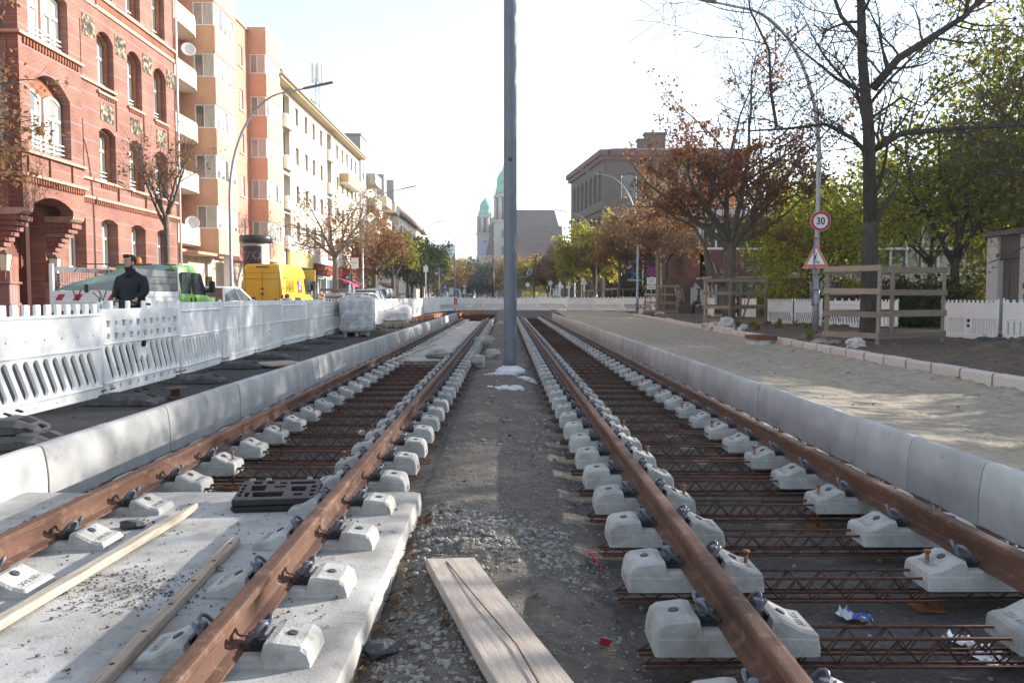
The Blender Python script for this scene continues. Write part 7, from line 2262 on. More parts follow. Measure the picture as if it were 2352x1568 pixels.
for s_ in (-1, 1): b.tube([(s_ * .24, .06, 1.09), (s_ * .38, .18, 1.065)], .019, 8)
link('handlebar', b.data('handlebar', [dk]), t)
b = MB(); b.tube([(0, -.02, 1.12), (0, .0, .92), (0, .06, .78), (0, -.12, .36)], .019, 8); b.tube([(0, .04, .82), (0, .52, .36)], .02, 8); b.tube([(0, .04, .86), (0, .66, .86)], .018, 8); b.tube([(0, .52, .36), (0, .70, .96)], .018, 8); b.tube([(0, .52, .36), (0, .98, .36)], .014, 8); b.tube([(0, .66, .84), (0, .98, .36)], .012, 8)
link('frame', b.data('frame', [dk]), t)
link('saddle', MB().rbox((0, .72, .98), (.14, .26, .05), .02).data('saddle', [dk]), t)
for yy in (-.12, .98):
    b = MB(); M = T((0, yy, .36)) @ Matrix.Rotation(R(90), 4, 'Y')
    ring = [(.34 * math.cos(2 * PI * i / 28), .34 * math.sin(2 * PI * i / 28), 0) for i in range(29)]
    b.tube(ring, .018, 7, False, M)
    for i in range(9): b.tube([(0, 0, 0), (.33 * math.cos(2 * PI * i / 9), .33 * math.sin(2 * PI * i / 9), 0)], .002, 3, False, M)
    link('wheel', b.data('wheel', [tyre]), t)
plaid = mat('plaid_dark', (.13, .05, .05), (.03, .025, .03), rough=.85, scale=14)
jeans = mat('jeans_dark', (.02, .024, .035), rough=.85)
red_hair = mat('hair_auburn', (.16, .06, .03), (.10, .04, .02), rough=.6, scale=20)
person('person', 11.55, 39.2, .14, R(-6), 'long haired person in a dark plaid shirt walking behind the second timber guard',
       std(pelvis=(0, 0, .90), neck=(0, 0, 1.40), shl=(-.18, 0, 1.33), shr=(.18, 0, 1.33), ell=(-.26, -.03, 1.06), elr=(.25, .04, 1.06), wrl=(-.20, -.20, 1.12), wrr=(.24, -.03, .82), hipl=(-.09, 0, .86), hipr=(.09, 0, .86), knl=(-.10, -.04, .47), knr=(.10, .03, .47), anl=(-.11, -.06, .085), anr=(.11, .12, .11), hairmat=red_hair), plaid, jeans, long_hair, False, .92, R(12), hemz=.74)
tag(MB().rbox((0, 0, 0), (.42, .16, .46), .04).build('carrier_bag', mat('bag_dark', (.03, .035, .06), rough=.6), None, (11.18, 39.15, .66), (0, 0, R(10))), 'dark bag carried by the person in the plaid shirt', 'bag')
greyj = mat('hoodie_grey', (.10, .11, .12), (.07, .075, .085), rough=.9, scale=5)
m2 = person('person', 13.75, 33.2, .22, R(18), 'person in a grey hoodie with a black backpack behind the right fence',
       std(wrl=(-.12, -.22, 1.12), elr=(.27, -.02, 1.12), wrr=(.12, -.24, 1.14), ell=(-.27, -.02, 1.12)), greyj, black, short_hair, True, .98, R(15))
b = MB(); b.rbox((0, .20, 1.22), (.30, .16, .44), .05); b.tube([(-.13, .12, 1.40), (-.14, -.12, 1.40), (-.14, -.12, 1.1), (-.13, .1, .98)], .022, 6); b.tube([(.13, .12, 1.40), (.14, -.12, 1.40), (.14, -.12, 1.1), (.13, .1, .98)], .022, 6)
o = b.build('backpack', black, None, (13.75, 33.2, .22), (0, 0, R(18))); tag(o, 'black backpack on the person in the grey hoodie', 'backpack')
for i, (x, y, rzz) in enumerate(((-7.9, 140, 0), (-6.0, 141, 20))):
    person('person', x, y, .1, R(rzz), ['distant dark clad person on the road left of the double sign post', 'distant person on the road just left of the double sign post, in grey'][i], std(), black if i == 0 else greyj, black, short_hair)

# sacks and rubbish by the right kerb
bagm = mat('sandbag_white', (.56, .54, .52), (.42, .40, .38), rough=.85, scale=6, bump=.4, bscale=14)
def bag(x, y, z, r, seed, label, m=bagm, flat=.6):
    b = MB(); b.sm = True; rg = random.Random(seed)
    b.sm = False; b.ball((0, 0, 0), (r, r * .75, r * flat), 14, 9, jit=.5, rg=rg)
    o = b.build('rubble_bag', m, None, (x, y, z), (0, 0, rg.uniform(0, 6)))
    return tag(o, label, 'bag')
bag(7.95, 28.6, .24, .30, 1, 'upright white rubble bag behind the corner post of the second guard', flat=.85); bag(7.75, 29.6, .14, .26, 2, 'crumpled white rubble bag beside the upright one'); bag(7.85, 30.8, .12, .30, 3, 'flat white rubble bag lying left of the second guard', flat=.3); bag(8.45, 28.2, .13, .20, 4, 'small white rubble bag right of the corner post of the second guard')
bag(7.75, 26.2, .15, .15, 5, 'small white plastic bag lying on the border stone before the second guard')
bag(7.78, 17.6, .16, .24, 6, 'white plastic sheet bag at the foot of the nearest guard', flat=.6); bag(7.75, 19.2, .10, .34, 7, 'dusty rubble bag lying behind the border stone by the nearest guard', mat('bag_dusty', (.33, .30, .26), (.24, .22, .19), rough=.9, scale=5), .3)
bag(8.95, 46.2, .20, .34, 8, 'white sheet bag on the soil by the leaning guard', flat=.4); bag(8.6, 50.5, .24, .24, 9, 'white bucket-like bag by the second right lamp post', flat=1.0)
# drain frame by the border stones
t = empty('gully_frame', (GX(22.0) - .32, 22.0, -.02), R(2), 'rusty framed gully block on a rough concrete base by the border stones', 'gully')
b = MB(); b.ball((0, 0, -.12), (.42, .62, .20), 14, 8, jit=.22, rg=random.Random(5)); link('concrete_base', b.data('concrete_base', [concrete]), t)
b = MB()
for s_ in (-1, 1): b.box((-.26, s_ * .46 - .02, .06), (.26, s_ * .46 + .02, .17)); b.box((s_ * .26 - .02, -.48, .06), (s_ * .26 + .02, .48, .17))
link('iron_frame', b.data('iron_frame', [mat('iron_red', (.20, .065, .04), (.13, .045, .03), rough=.8, scale=12)]), t)
# black bent pipe by the thin guard
b = MB(); b.tube([(0, 0, 0), (0, 0, .62), (.08, .0, .78), (.45, 0, .84)], .12, 12)
tag(b.build('drain_pipe', blackpl, None, (10.7, 45.5, .1)), 'black bent drain pipe standing in the soil right of the leaning guard', 'pipe')
# ================================================================== TREES
bark = mat('bark_grey', (.17, .145, .115), (.075, .062, .05), rough=.95, scale=5, bump=.8, bscale=16, stretch=(5, 5, 1), stain=(.16, .17, .07), stain_scale=2, stain_lo=.56, stain_hi=.72)
barkdark = mat('bark_dark', (.085, .07, .058), (.04, .034, .03), rough=.95, scale=5, bump=.8, bscale=16, stretch=(5, 5, 1))
barkpale = mat('bark_pale', (.27, .23, .18), (.14, .115, .09), rough=.95, scale=5, bump=.6, bscale=16, stretch=(5, 5, 1))
LM = dict(
    brown=leafmat('leaf_brown', [(.10, .045, .03), (.16, .075, .045), (.20, .10, .055), (.12, .055, .035), (.28, .17, .07)], .45),
    dry=leafmat('leaf_dry', [(.14, .085, .05), (.25, .155, .085), (.20, .115, .06), (.32, .21, .11)], .35),
    yellow=leafmat('leaf_yellow', [(.14, .145, .03), (.22, .21, .045), (.29, .26, .06), (.22, .17, .045), (.11, .125, .028)], .55),
    green=leafmat('leaf_green', [(.07, .09, .018), (.125, .15, .028), (.19, .20, .04), (.30, .26, .06), (.09, .115, .02)], .62),
    olive=leafmat('leaf_olive', [(.075, .08, .02), (.125, .13, .028), (.185, .175, .038), (.27, .21, .05)], .55),
    darkg=leafmat('leaf_dark', [(.016, .024, .010), (.03, .042, .014), (.05, .06, .02), (.02, .03, .012)], .3),
    orange=leafmat('leaf_orange', [(.17, .09, .04), (.24, .14, .055), (.16, .095, .04), (.22, .17, .055)], .5),
    pale=leafmat('leaf_pale', [(.20, .22, .06), (.30, .30, .09), (.26, .30, .10)], .5),
)

class Tree:
    def __init__(s, seed):
        s.rg = random.Random(seed); s.br = []; s.tips = []
    def limb(s, pts, r0, r1):
        n = len(pts)
        s.br.append(([V(p) for p in pts], [r0 + (r1 - r0) * (i / (n - 1)) ** .8 for i in range(n)]))
    def grow(s, p, d, L, r, lev, up=.12, wob=.22, seg=5, nch=(3, 5), ratio=.66, spread=.75, minr=.004):
        rg = s.rg
        pts = [p.copy()]; d = d.normalized(); dirs = []
        for i in range(seg):
            d = (d + V((rg.gauss(0, wob), rg.gauss(0, wob), rg.gauss(0, wob * .7) + up)) * .5).normalized()
            p = p + d * (L / seg); pts.append(p.copy()); dirs.append(d.copy())
        r1 = max(minr, r * .42)
        s.br.append((pts, [r + (r1 - r) * i / seg for i in range(seg + 1)]))
        if lev <= 0:
            s.tips.append((pts, L)); return
        for k in range(rg.randint(*nch)):
            t = .28 + .70 * (k + rg.random()) / nch[1]
            i = min(seg - 1, int(t * seg)); f = t * seg - i
            if i >= seg: i = seg - 1
            q = pts[i].lerp(pts[i + 1], min(1, f))
            side = dirs[i].orthogonal(); side.rotate(Matrix.Rotation(rg.uniform(0, 2 * PI), 3, dirs[i]))
            nd = (dirs[i] * (1 - spread * .5) + side * spread * rg.uniform(.7, 1.2)).normalized()
            s.grow(q, nd, L * ratio * rg.uniform(.75, 1.15), max(minr, r * (1 - .5 * t) * .55), lev - 1, up, wob, max(3, seg - 1), nch, ratio, spread, minr)
        s.grow(pts[-1], dirs[-1], L * ratio * .85, r1, lev - 1, up, wob, max(3, seg - 1), nch, ratio, spread, minr)
    def wood(s, thin=1.0):
        b = MB()
        for pts, rd in s.br:
            m = max(rd)
            n = 10 if m > .09 else 7 if m > .03 else 4 if m > .012 else 3
            b.tube(pts, [q * thin for q in rd], n, m > .05)
        return b
    def leaf_arrays(s, n, size, clump=.22, seed=1, droop=.3, along=1.0):
        g = np.random.default_rng(seed)
        A = []; W = []
        for pts, L in s.tips:
            for a, c in zip(pts[:-1], pts[1:]):
                A.append((a, c)); W.append(1)
        P0 = np.array([[*a] for a, c in A]); P1 = np.array([[*c] for a, c in A])
        # some twigs keep their leaves, others lost them
        wt = g.gamma(.42, 1, len(A)); wt /= wt.sum()
        idx = g.choice(len(A), n, p=wt)
        t = g.random((n, 1))
        c = P0[idx] * (1 - t) + P1[idx] * t + g.normal(0, clump, (n, 3)) * np.array([1, 1, .8]) - np.array([0, 0, droop * clump])
        return c, g
def leaf_mesh(name, c, g, size, m, shade=None):
    n = len(c)
    ax = g.normal(0, 1, (n, 3)); ax[:, 2] -= .5; ax /= np.linalg.norm(ax, axis=1, keepdims=True)
    nb = np.cross(ax, g.normal(0, 1, (n, 3))); nb /= np.linalg.norm(nb, axis=1, keepdims=True)
    nn = np.cross(ax, nb)
    s_ = (size * (.55 + .9 * g.random((n, 1))))
    v = np.empty((n, 4, 3))
    v[:, 0] = c - ax * s_; v[:, 2] = c + ax * s_
    v[:, 1] = c + nb * s_ * .62 + nn * s_ * .22; v[:, 3] = c - nb * s_ * .62 + nn * s_ * .22
    me = bpy.data.meshes.new(name)
    me.vertices.add(n * 4); me.vertices.foreach_set('co', v.reshape(-1))
    me.loops.add(n * 4); me.loops.foreach_set('vertex_index', np.arange(n * 4, dtype=np.int32))
    me.polygons.add(n); me.polygons.foreach_set('loop_start', np.arange(0, n * 4, 4, dtype=np.int32)); me.polygons.foreach_set('loop_total', np.full(n, 4, dtype=np.int32))
    me.update(calc_edges=True)
    at = me.attributes.new('tint', 'FLOAT', 'FACE')
    # neighbouring leaves share a tone, so the crown breaks up into clumps
    ph = np.sin(c[:, 0] * 1.7 + c[:, 2] * 1.1) * .5 + np.sin(c[:, 1] * 2.3 - c[:, 2] * 1.9) * .5
    at.data.foreach_set('value', np.clip(.5 + .28 * ph + g.normal(0, .2, n), 0, 1))
    me.materials.append(m)
    return me
def tree(name, x, y, z, label, seed, h, trunk, r, lm, nleaf, lsize, levels=3, bk=None, spread=.8, up=.14, nmain=5, clump=.22, Lmain=None, lean=(0, 0), group=None, ratio=.64, extra=None, nch=(3, 5), droop=.3, wob=.22, flat=1.0, tilt0=.25, tilt1=1.0, cat='tree', crownname='crown'):
    tr_ = Tree(seed); rg = tr_.rg
    top = V((lean[0], lean[1], trunk))
    tr_.limb([(0, 0, -.15), (0, 0, .15), (lean[0] * .3, lean[1] * .3, trunk * .4), (lean[0] * .7, lean[1] * .7, trunk * .75), top], r * 1.15, r * .85)
    tr_.br[-1][1][0] = r * 1.5
    L = Lmain or (h - trunk) * .55
    for i in range(nmain):
        a = 2 * PI * (i + rg.uniform(-.3, .3)) / nmain
        tl = rg.uniform(tilt0, tilt1)
        d = V((math.cos(a) * tl, math.sin(a) * tl, 1.0 * flat))
        q = V((0, 0, -.15 * rg.random() * trunk)) + top
        tr_.grow(q, d, L * rg.uniform(.8, 1.15), r * .62, levels - 1, up, wob, 6, nch, ratio, spread)
    if extra: extra(tr_, top)
    o = empty(name, (x, y, z), 0, label, cat, group)
    link('trunk', tr_.wood().data('trunk', [bk or bark]), o)
    if nleaf:
        c, g = tr_.leaf_arrays(nleaf, lsize, clump, seed + 100, droop)
        link(crownname, leaf_mesh(crownname, c, g, lsize, LM[lm]), o)
    return o

# --- the big, nearly bare tree at the nearest guard: limbs laid out as they stand
def bare_limbs(tr_, top):
    rg = tr_.rg
    def sub(pts, r0, r1, lev, n, L):
        tr_.limb(pts, r0, r1)
        P = [V(p) for p in pts]
        for i in range(1, len(P)):
            for k in range(n):
                t = rg.random(); q = P[i - 1].lerp(P[i], t); d = (P[i] - P[i - 1]).normalized()
                sd_ = d.orthogonal(); sd_.rotate(Matrix.Rotation(rg.uniform(0, 2 * PI), 3, d))
                tr_.grow(q, (d * .6 + sd_ + V((0, 0, .25))).normalized(), L * rg.uniform(.7, 1.4), max(.016, (r0 + (r1 - r0) * (i / len(P))) * .36), lev, .08, .30, 5, (3, 5), .66, .85, .0075)
    for k_ in range(5): tr_.grow(V((0, 0, 3.4 + k_ * .55)), V((rg.uniform(-1, 1), rg.uniform(-1, 1), .6)), 1.5, .02, 2, .05, .28, 5, (2, 4), .62, .8)
    sub([(0, 0, 3.0), (-.10, 0, 5.2), (-.28, .05, 7.0), (-.35, .1, 8.8), (-.55, .15, 10.5)], .175, .07, 2, 3, 1.6)
    sub([(-.02, 0, 6.3), (.55, -.1, 7.0), (1.35, -.2, 7.5), (2.05, -.3, 7.95), (2.45, -.3, 8.4), (2.85, -.4, 9.6), (3.0, -.4, 10.8)], .115, .035, 2, 3, 1.4)
    sub([(2.35, -.3, 8.2), (2.9, -.4, 8.75), (3.7, -.5, 9.0), (4.8, -.6, 9.8), (6.0, -.7, 10.4)], .05, .02, 2, 2, 1.1)
    sub([(2.05, -.3, 7.95), (2.2, -.3, 9.0), (2.5, -.35, 10.4)], .055, .03, 1, 2, 1.1)
    sub([(0, 0, 4.75), (.6, -.2, 5.15), (1.7, -.5, 5.2), (2.9, -.9, 5.2), (3.9, -1.2, 5.15), (4.7, -1.4, 5.7), (6.0, -1.8, 5.9)], .085, .025, 2, 3, 1.5)
    sub([(-.02, 0, 4.6), (-.55, -.1, 5.05), (-1.3, -.3, 5.35), (-2.3, -.5, 5.2), (-3.3, -.7, 5.1)], .07, .02, 2, 3, 1.4)
    sub([(-.2, 0, 7.3), (-.9, -.1, 8.0), (-1.2, -.15, 8.7), (-2.1, -.3, 9.4), (-3.2, -.4, 9.9)], .06, .02, 2, 3, 1.5)
    sub([(-2.6, -.6, 5.2), (-2.75, -.6, 6.0), (-2.85, -.7, 7.0), (-3.35, -.8, 7.9), (-3.6, -.9, 9.4)], .045, .018, 2, 3, 1.4)
    sub([(.0, 0, 5.6), (.75, .1, 6.1), (1.3, .2, 5.9), (2.0, .2, 6.5)], .04, .015, 1, 2, 1.0)
tree('bare_tree', 9.13, 20.0, .08, 'tall almost bare tree with wide dark branches inside the nearest guard', 5, 10, 3.2, .20, 'brown', 420, .055, 1, barkdark, nmain=1, Lmain=1.0, extra=bare_limbs, clump=.12)

# --- the brown-leaved tree in the second guard, with its mossy hooked limb
def hook(tr_, top):
    tr_.limb([(-.1, -.05, 1.6), (-.55, -.1, 1.85), (-.95, -.15, 2.4), (-1.05, -.15, 3.2), (-1.5, -.2, 3.9)], .15, .06)
    tr_.grow(V((-1.5, -.2, 3.9)), V((-.8, 0, .6)), 1.8, .055, 2, .1, .25, 5, (3, 4), .62, .8)
    for (d, L, r_) in (((-1.5, -.1, .75), 3.3, .14), ((-.5, .2, 1.3), 4.5, .13), ((.25, -.2, 1.4), 4.8, .13), ((1.0, .1, 1.1), 4.2, .12), ((1.6, -.2, .55), 2.9, .09), ((-.9, -.6, 1.0), 3.2, .1), ((.5, .8, 1.1), 3.2, .1)):
        tr_.grow(top + V((0, 0, -.2)), V(d), L, r_, 3, .10, .2, 6, (3, 5), .62, .75)
tree('brown_tree', 9.05, 32.3, .1, 'broad brown leaved tree with a mossy hooked limb in the second guard', 11, 10.5, 3.3, .27, 'brown', 14000, .062, 3, bark, nmain=2, Lmain=3.4, extra=hook, clump=.13, up=.1)
tree('thin_tree', 9.75, 50.9, .1, 'thin tree with sparse dry leaves in the leaning guard', 17, 9.5, 3.8, .19, 'dry', 5200, .085, 4, barkpale, nmain=5, spread=.85, up=.12, clump=.18, Lmain=2.7, tilt0=.5, tilt1=1.5)
tree('brown_tree', 13.2, 66, .1, 'tall sparse brown tree in front of the sandstone building', 29, 13, 4.5, .22, 'dry', 6500, .11, 4, bark, nmain=6, clump=.3, Lmain=3.9, tilt0=.4, tilt1=1.3)
tree('brown_tree', 19.5, 78, .1, 'brown tree rising behind the flat hall roof', 31, 15, 5, .25, 'brown', 7500, .14, 4, bark, nmain=6, clump=.35, Lmain=4.4, tilt0=.4, tilt1=1.3)
tree('brown_tree', 25.5, 86, .1, 'second brown tree rising behind the hall roof, farther right', 33, 15.5, 5, .25, 'olive', 7500, .15, 4, bark, nmain=6, clump=.35, Lmain=4.4, tilt0=.4, tilt1=1.3)
tree('yellow_tree', 9.3, 84, .1, 'dense yellow green tree left of the second right lamp post', 23, 10.2, 3.8, .25, 'yellow', 9000, .16, 4, bark, nmain=6, clump=.30, Lmain=3.1, tilt0=.5, tilt1=1.5)
tree('yellow_tree', 9.5, 102, .1, 'smaller yellow green tree farther back at the left of the dense one', 24, 9.6, 3.6, .24, 'yellow', 6000, .18, 4, bark, nmain=6, clump=.30, Lmain=2.8, tilt0=.5, tilt1=1.5)
tree('street_tree', 9.8, 68.8, .1, 'thin yellowing tree inside the twisted guard before the banner', 25, 9.2, 3.6, .16, 'dry', 5200, .11, 4, bark, nmain=5, clump=.25, Lmain=2.6)
for i, (x, y, k, h, nl) in enumerate(((9.0, 122, 'orange', 10.5, 4500), (8.0, 140, 'brown', 10.5, 5200), (5.6, 158, 'olive', 10.0, 4500), (3.4, 176, 'orange', 12.0, 4500), (9.5, 165, 'yellow', 11, 4500), (1.6, 205, 'orange', 14, 4500), (-2, 240, 'brown', 16, 4500))):
    tree('street_tree', x, y, .1, ['orange tinged tree in the row right of the mast', 'dark brown tree in the row right of the mast', 'olive tree with bare tips right of the mast', 'orange tree below the dark courthouse roof', 'yellow tree before the white facade', 'tall orange tree just right of the mast in the distance', 'brown tree at the foot of the courthouse tower'][i], 40 + i, h, 3.2, .22, k, nl, .2, 4, bark, nmain=6, clump=.34, Lmain=(h - 3.2) * .48, tilt0=.4, tilt1=1.4)
# --- left row
tree('young_tree', -11.4, 27.0, .1, 'young tree with bare upright twigs before the brick building', 51, 7.8, 3.9, .10, 'brown', 500, .05, 4, bark, nmain=5, clump=.10, Lmain=1.75, spread=.65, up=.2, tilt0=.2, tilt1=1.0)
def left_over(tr_, top):
    for (d, L) in (((1.6, .5, .15), 2.5), ((1.5, -.6, .45), 2.6), ((1.0, 1.2, .3), 2.3), ((1.7, .1, .75), 2.7), ((1.4, .9, .0), 2.2), ((1.2, .2, 1.2), 2.8)):
        tr_.grow(top, V(d), L, .09, 3, -.02, .2, 6, (3, 5), .62, .75)
tree('overhanging_tree', -14.7, 17.2, .1, 'tree at the left edge with drooping dry brown leaves before the brick facade', 53, 10, 4.6, .22, 'dry', 5200, .06, 3, bark, nmain=3, Lmain=2.6, extra=left_over, clump=.14, droop=1.0)
tree('street_tree', -11.55, 54.2, .1, 'bare branching street tree in the orange lit guard before the shops', 57, 9.6, 3.9, .21, 'dry', 2600, .075, 4, barkpale, nmain=6, clump=.18, Lmain=2.9, tilt0=.6, tilt1=1.6)
tree('street_tree', -11.6, 70.5, .1, 'brown leaved street tree right of the second left lamp post', 59, 10.3, 3.6, .25, 'brown', 5600, .11, 4, bark, nmain=6, clump=.28, Lmain=3.1, tilt0=.5, tilt1=1.4)
tree('street_tree', -11.7, 83, .1, 'street tree turning yellow, left of the dark evergreens', 61, 10, 3.4, .22, 'olive', 4600, .13, 4, bark, nmain=6, clump=.28, Lmain=2.9)
for i, (x, y) in enumerate(((-11.4, 93), (-11.6, 99), (-11.2, 106))):
    tree('dark_tree', x, y, .1, ['dark leaved tree in the left row, nearest of the dark three', 'dark leaved tree in the left row, middle of the dark three', 'dark leaved tree in the left row, farthest of the dark three'][i], 63 + i, 11.4, 2.9, .24, 'darkg', 8500, .15, 4, barkdark, nmain=6, clump=.30, Lmain=3.3, tilt0=.4, tilt1=1.3)
for i, (x, y, k, h) in enumerate(((-14, 135, 'orange', 9), (-15, 155, 'olive', 11), (-12, 175, 'orange', 10))):
    tree('street_tree', x, y, .1, ['orange tinged tree behind the dark trees on the left', 'olive tree behind the dark trees on the left', 'far orange tree at the end of the left row'][i], 70 + i, h, 2.8, .2, k, 3600, .2, 4, bark, nmain=6, clump=.34)
# --- the wood closing the street
for i, (x, y, k, h, nl) in enumerate(((-20, 230, 'olive', 13, 5000), (-12, 245, 'darkg', 14, 6000), (-4, 235, 'darkg', 13, 6000), (-27, 260, 'yellow', 12, 4500), (4, 250, 'olive', 15, 5000), (12, 225, 'yellow', 14, 5000), (17, 205, 'olive', 14, 5000), (-8, 262, 'darkg', 15, 5000), (-17, 275, 'darkg', 13, 5000))):
    tree('park_tree', x, y, .1, ['olive park tree closing the street on the left', 'dark park tree closing the street left of the slim mast', 'dark park tree closing the street at the slim mast', 'yellow park tree below the office tower', 'olive park tree closing the street behind the mast', 'yellow park tree far right of the mast', 'olive park tree before the white facade', 'tallest dark park tree under the courthouse pavilion', 'low dark park tree under the pale trees'][i], 80 + i, h, 2.2, .3, k, nl, .34, 4, barkdark, nmain=7, clump=.6, Lmain=(h - 2.2) * .5, tilt0=.5, tilt1=1.6, spread=.95)
tree('pale_tree', -17.2, 300, .1, 'pale green round tree against the sky right of the office tower', 91, 20, 9, .4, 'pale', 5000, .38, 4, bark, nmain=7, clump=.7, Lmain=4.0, tilt0=.6, tilt1=1.7)
tree('pale_tree', -11.5, 320, .1, 'pale yellow tree against the sky left of the courthouse', 92, 18, 8, .4, 'pale', 4000, .38, 4, bark, nmain=7, clump=.7, Lmain=4.0, tilt0=.6, tilt1=1.7)

# --- park on the right
PK = [(17.5, 31, 'green', 11.0, 7000, .095), (20.5, 27, 'olive', 14.0, 5500, .09), (22.5, 36, 'green', 11.5, 7500, .10), (16.2, 42, 'green', 8.6, 4200, .095), (24, 45, 'green', 13, 9000, .12), (29, 38, 'green', 13.5, 9000, .12), (21.0, 21.5, 'olive', 15, 3600, .085),
      (19, 50, 'olive', 11, 6500, .15), (30, 28, 'green', 12, 7500, .15), (14.2, 36.5, 'green', 7.6, 4500, .10), (33, 50, 'olive', 13, 6500, .18), (25.5, 32.5, 'green', 18, 13000, .11), (22.5, 27.5, 'olive', 18, 9000, .10), (16.4, 19.2, 'olive', 12, 1200, .07)]
pkl = ['sunlit green park tree behind the nearest guard', 'tall olive park tree at the upper right', 'green park tree behind the kiosk, in the middle', 'green tree before the glazed hall, left of the speed limit post', 'green park tree behind the nearest bare tree', 'green park tree behind the kiosk roof, farther back', 'overhanging olive tree above the kiosk at the right edge', 'olive tree standing before the glazed hall',
       'green park tree at the far right behind the kiosk', 'small bright green sapling at the height of the speed limit post', 'olive park tree in the back of the park', 'tallest green park tree at the right edge, behind the kiosk', 'tall dark olive park tree cut off by the upper right corner', 'near olive brown tree reaching in over the kiosk from the right edge']
for i, (x, y, k, h, nl, ls) in enumerate(PK):
    tree('park_tree', x, y, .1, pkl[i], 110 + i, h, h * .24, .17 if h > 9 else .08, k, nl, ls, 4, barkdark, nmain=6, clump=.34, Lmain=h * .36, tilt0=.4, tilt1=1.5, spread=.9)
# unseen park trees added past the right edge, to shade the right track
PX = [(18.5, 13.5, 'green', 6.0), (21.5, 17.5, 'olive', 4.6), (18.5, 8.5, 'green', 6.2), (18.2, 3.5, 'green', 6.0), (18, -1, 'olive', 6.0), (22, 11, 'green', 6.8)]
for i, (x, y, k, h) in enumerate(PX):
    tree('park_tree', x, y, .1, 'unseen park tree added past the right edge to shade the right track', 140 + i, h, h * .16, .12, k, 9500, .14, 4, barkdark, nmain=6, clump=.34, Lmain=h * .36, tilt0=.5, tilt1=1.6, spread=.9, group='added park trees beyond the right edge')

def shrub(x, y, w_, h, k, n, ls, label, seed, group=None, name='shrub'):
    tr_ = Tree(seed); rg = tr_.rg
    for i in range(9):
        a = rg.uniform(0, 2 * PI); q = V((rg.uniform(-.3, .3) * w_, rg.uniform(-.3, .3) * w_, 0))
        tr_.grow(q, V((math.cos(a) * .6, math.sin(a) * .6, 1)), h * rg.uniform(.45, .7), .022, 2, .05, .3, 4, (3, 4), .62, .9)
    o = empty(name, (x, y, .1), 0, label, 'shrub', group)
    link('stem', tr_.wood().data('stem', [barkdark]), o)
    c, g = tr_.leaf_arrays(n, ls, w_ * .16, seed)
    c[:, 2] = np.clip(c[:, 2], .05, None)
    link('foliage', leaf_mesh('foliage', c, g, ls, LM[k]), o)
    return o
SH = [(15.4, 29.5, 2.4, 1.9, 'darkg', 3500), (17.4, 30.2, 2.6, 2.0, 'olive', 3500), (19.2, 28.5, 2.6, 2.2, 'darkg', 3500), (15.6, 34.5, 2.4, 1.9, 'olive', 3000), (16.4, 38.5, 2.5, 1.8, 'darkg', 3000), (14.8, 42.5, 2.2, 1.7, 'olive', 2600), (21.5, 33, 3, 2.4, 'darkg', 3000), (15.2, 46.5, 2.0, 1.6, 'olive', 2400),
      (13.2, 60.5, 2.2, 3.6, 'olive', 1500), (12.2, 72, 2.6, 2.4, 'darkg', 3000), (11.8, 80, 2.2, 2.0, 'darkg', 2400), (24.6, 30, 3, 2.4, 'darkg', 3000), (17.6, 25.6, 2.2, 2.2, 'darkg', 3200), (14.0, 56.5, 1.8, 3.4, 'brown', 500)]
shl = ['dark shrub behind the right end of the nearest guard', 'olive shrub left of the kiosk', 'tall dark shrub right behind the kiosk corner', 'olive shrub behind the speed limit post', 'dark shrub between the woman and the speed limit post', 'olive shrub at the foot of the glazed hall', 'big dark shrub deep in the park', 'olive shrub right of the person in plaid, by the hall', 'twiggy shrub climbing the hall wall by the thin tree',
       'dark green bush right of the banner', 'dark green bush below the banner', 'dark bush deep behind the kiosk', 'dark bush touching the kiosk side wall', 'nearly bare bush before the brick hall corner']
for i, (x, y, w_, h, k, n) in enumerate(SH):
    shrub(x, y, w_, h, k, n, .085, shl[i], 200 + i)
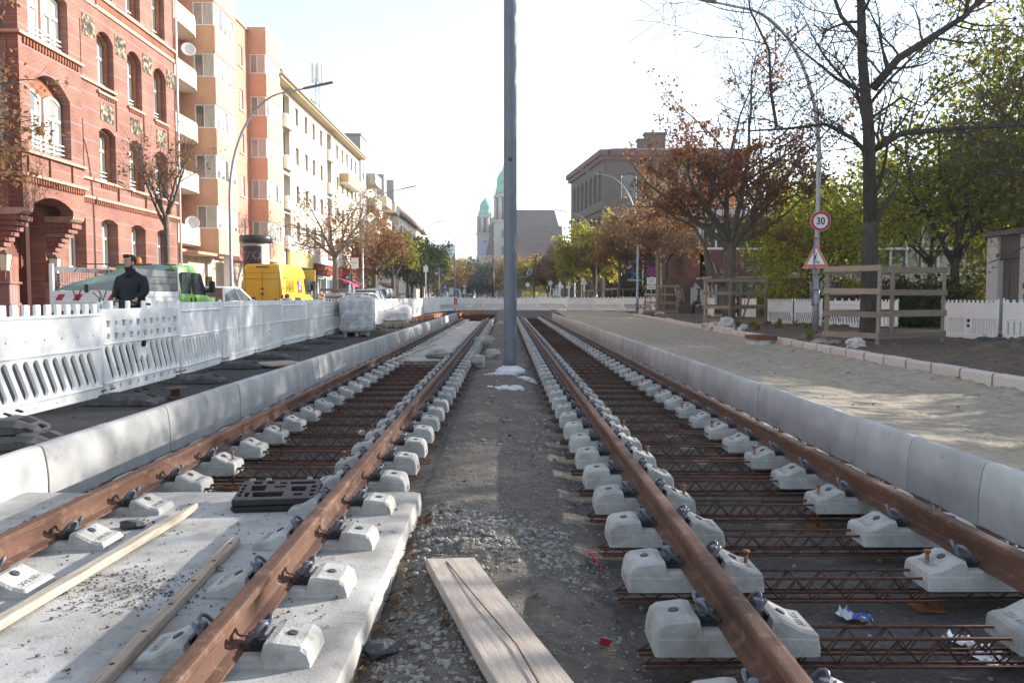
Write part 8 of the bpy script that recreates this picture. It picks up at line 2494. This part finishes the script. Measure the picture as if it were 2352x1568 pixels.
for i, (x, y, w_, h) in enumerate(((15.5, 11.5, 3, 4.0), (15.8, 8.0, 3, 4.2), (15.2, 5.0, 3, 4.0), (15.6, 1.5, 3, 3.6), (18, 13.5, 3, 4.6), (17.5, 9.5, 3, 4.6), (15.4, -2, 3, 3.0), (17.5, 5, 3, 4.4), (17.2, 1.5, 3, 4))):
    shrub(x, y, w_, h, 'darkg', 5200, .13, 'shrub of the unseen hedge added past the right edge to shade the right track', 240 + i, 'hedge beyond the right edge')  # dense hedge added out of view, to keep sun off the right track
# weeds
rg = random.Random(77)
def weed(x, y, z, h, n, label, group=None):
    b = MB(); tint = []
    for i in range(n):
        a = rg.uniform(0, 2 * PI); l = h * rg.uniform(.4, 1); d = rg.uniform(.05, .5) * l
        p = V((rg.uniform(-.08, .08), rg.uniform(-.08, .08), 0)); q = p + V((math.cos(a) * d, math.sin(a) * d, l))
        w_ = .006 + .004 * rg.random()
        s_ = V((-math.sin(a), math.cos(a), 0)) * w_
        m_ = p.lerp(q, .55) + V((0, 0, l * .12))
        b.add([p - s_, p + s_, m_ + s_, m_ - s_, q], [(0, 1, 2, 3), (3, 2, 4)]); t_ = rg.random(); tint += [t_, t_]
    o = build_leaves('weed', b, tint, LM['olive']); o.location = (x, y, z)
    return tag(o, label, 'weed', group)
weed(-3.2, 4.35, -.33, .22, 26, 'small weed growing between the near slab and the left kerb')
for i in range(6): weed(-3.25 + .3 * i, 54 + rg.random() * 2, -.3, .8, 40, 'tall dry weed at the far end of the left track', 'dry weeds at the end of the left track')
for i in range(16):
    y = rg.uniform(17, 46); g = GX(y)
    weed(g + rg.uniform(.6, 4), y, .12, .3, 40, 'tuft of yellowish grass in the soil by the right fence', 'grass tufts on the right verge')

# ================================================================== HAZE
hz = bpy.data.materials.new('haze_air'); hz.use_nodes = True
hz.node_tree.nodes.remove(hz.node_tree.nodes['Principled BSDF'])
pv = hz.node_tree.nodes.new('ShaderNodeVolumePrincipled')
pv.inputs['Color'].default_value = (.86, .92, 1, 1); pv.inputs['Density'].default_value = .00042; pv.inputs['Anisotropy'].default_value = .35
hz.node_tree.links.new(pv.outputs[0], hz.node_tree.nodes['Material Output'].inputs['Volume'])
hb = MB().box((-1000, -80, -1.8), (1000, 2600, 75)).build('haze', hz)
tag(hb, kind='stuff')
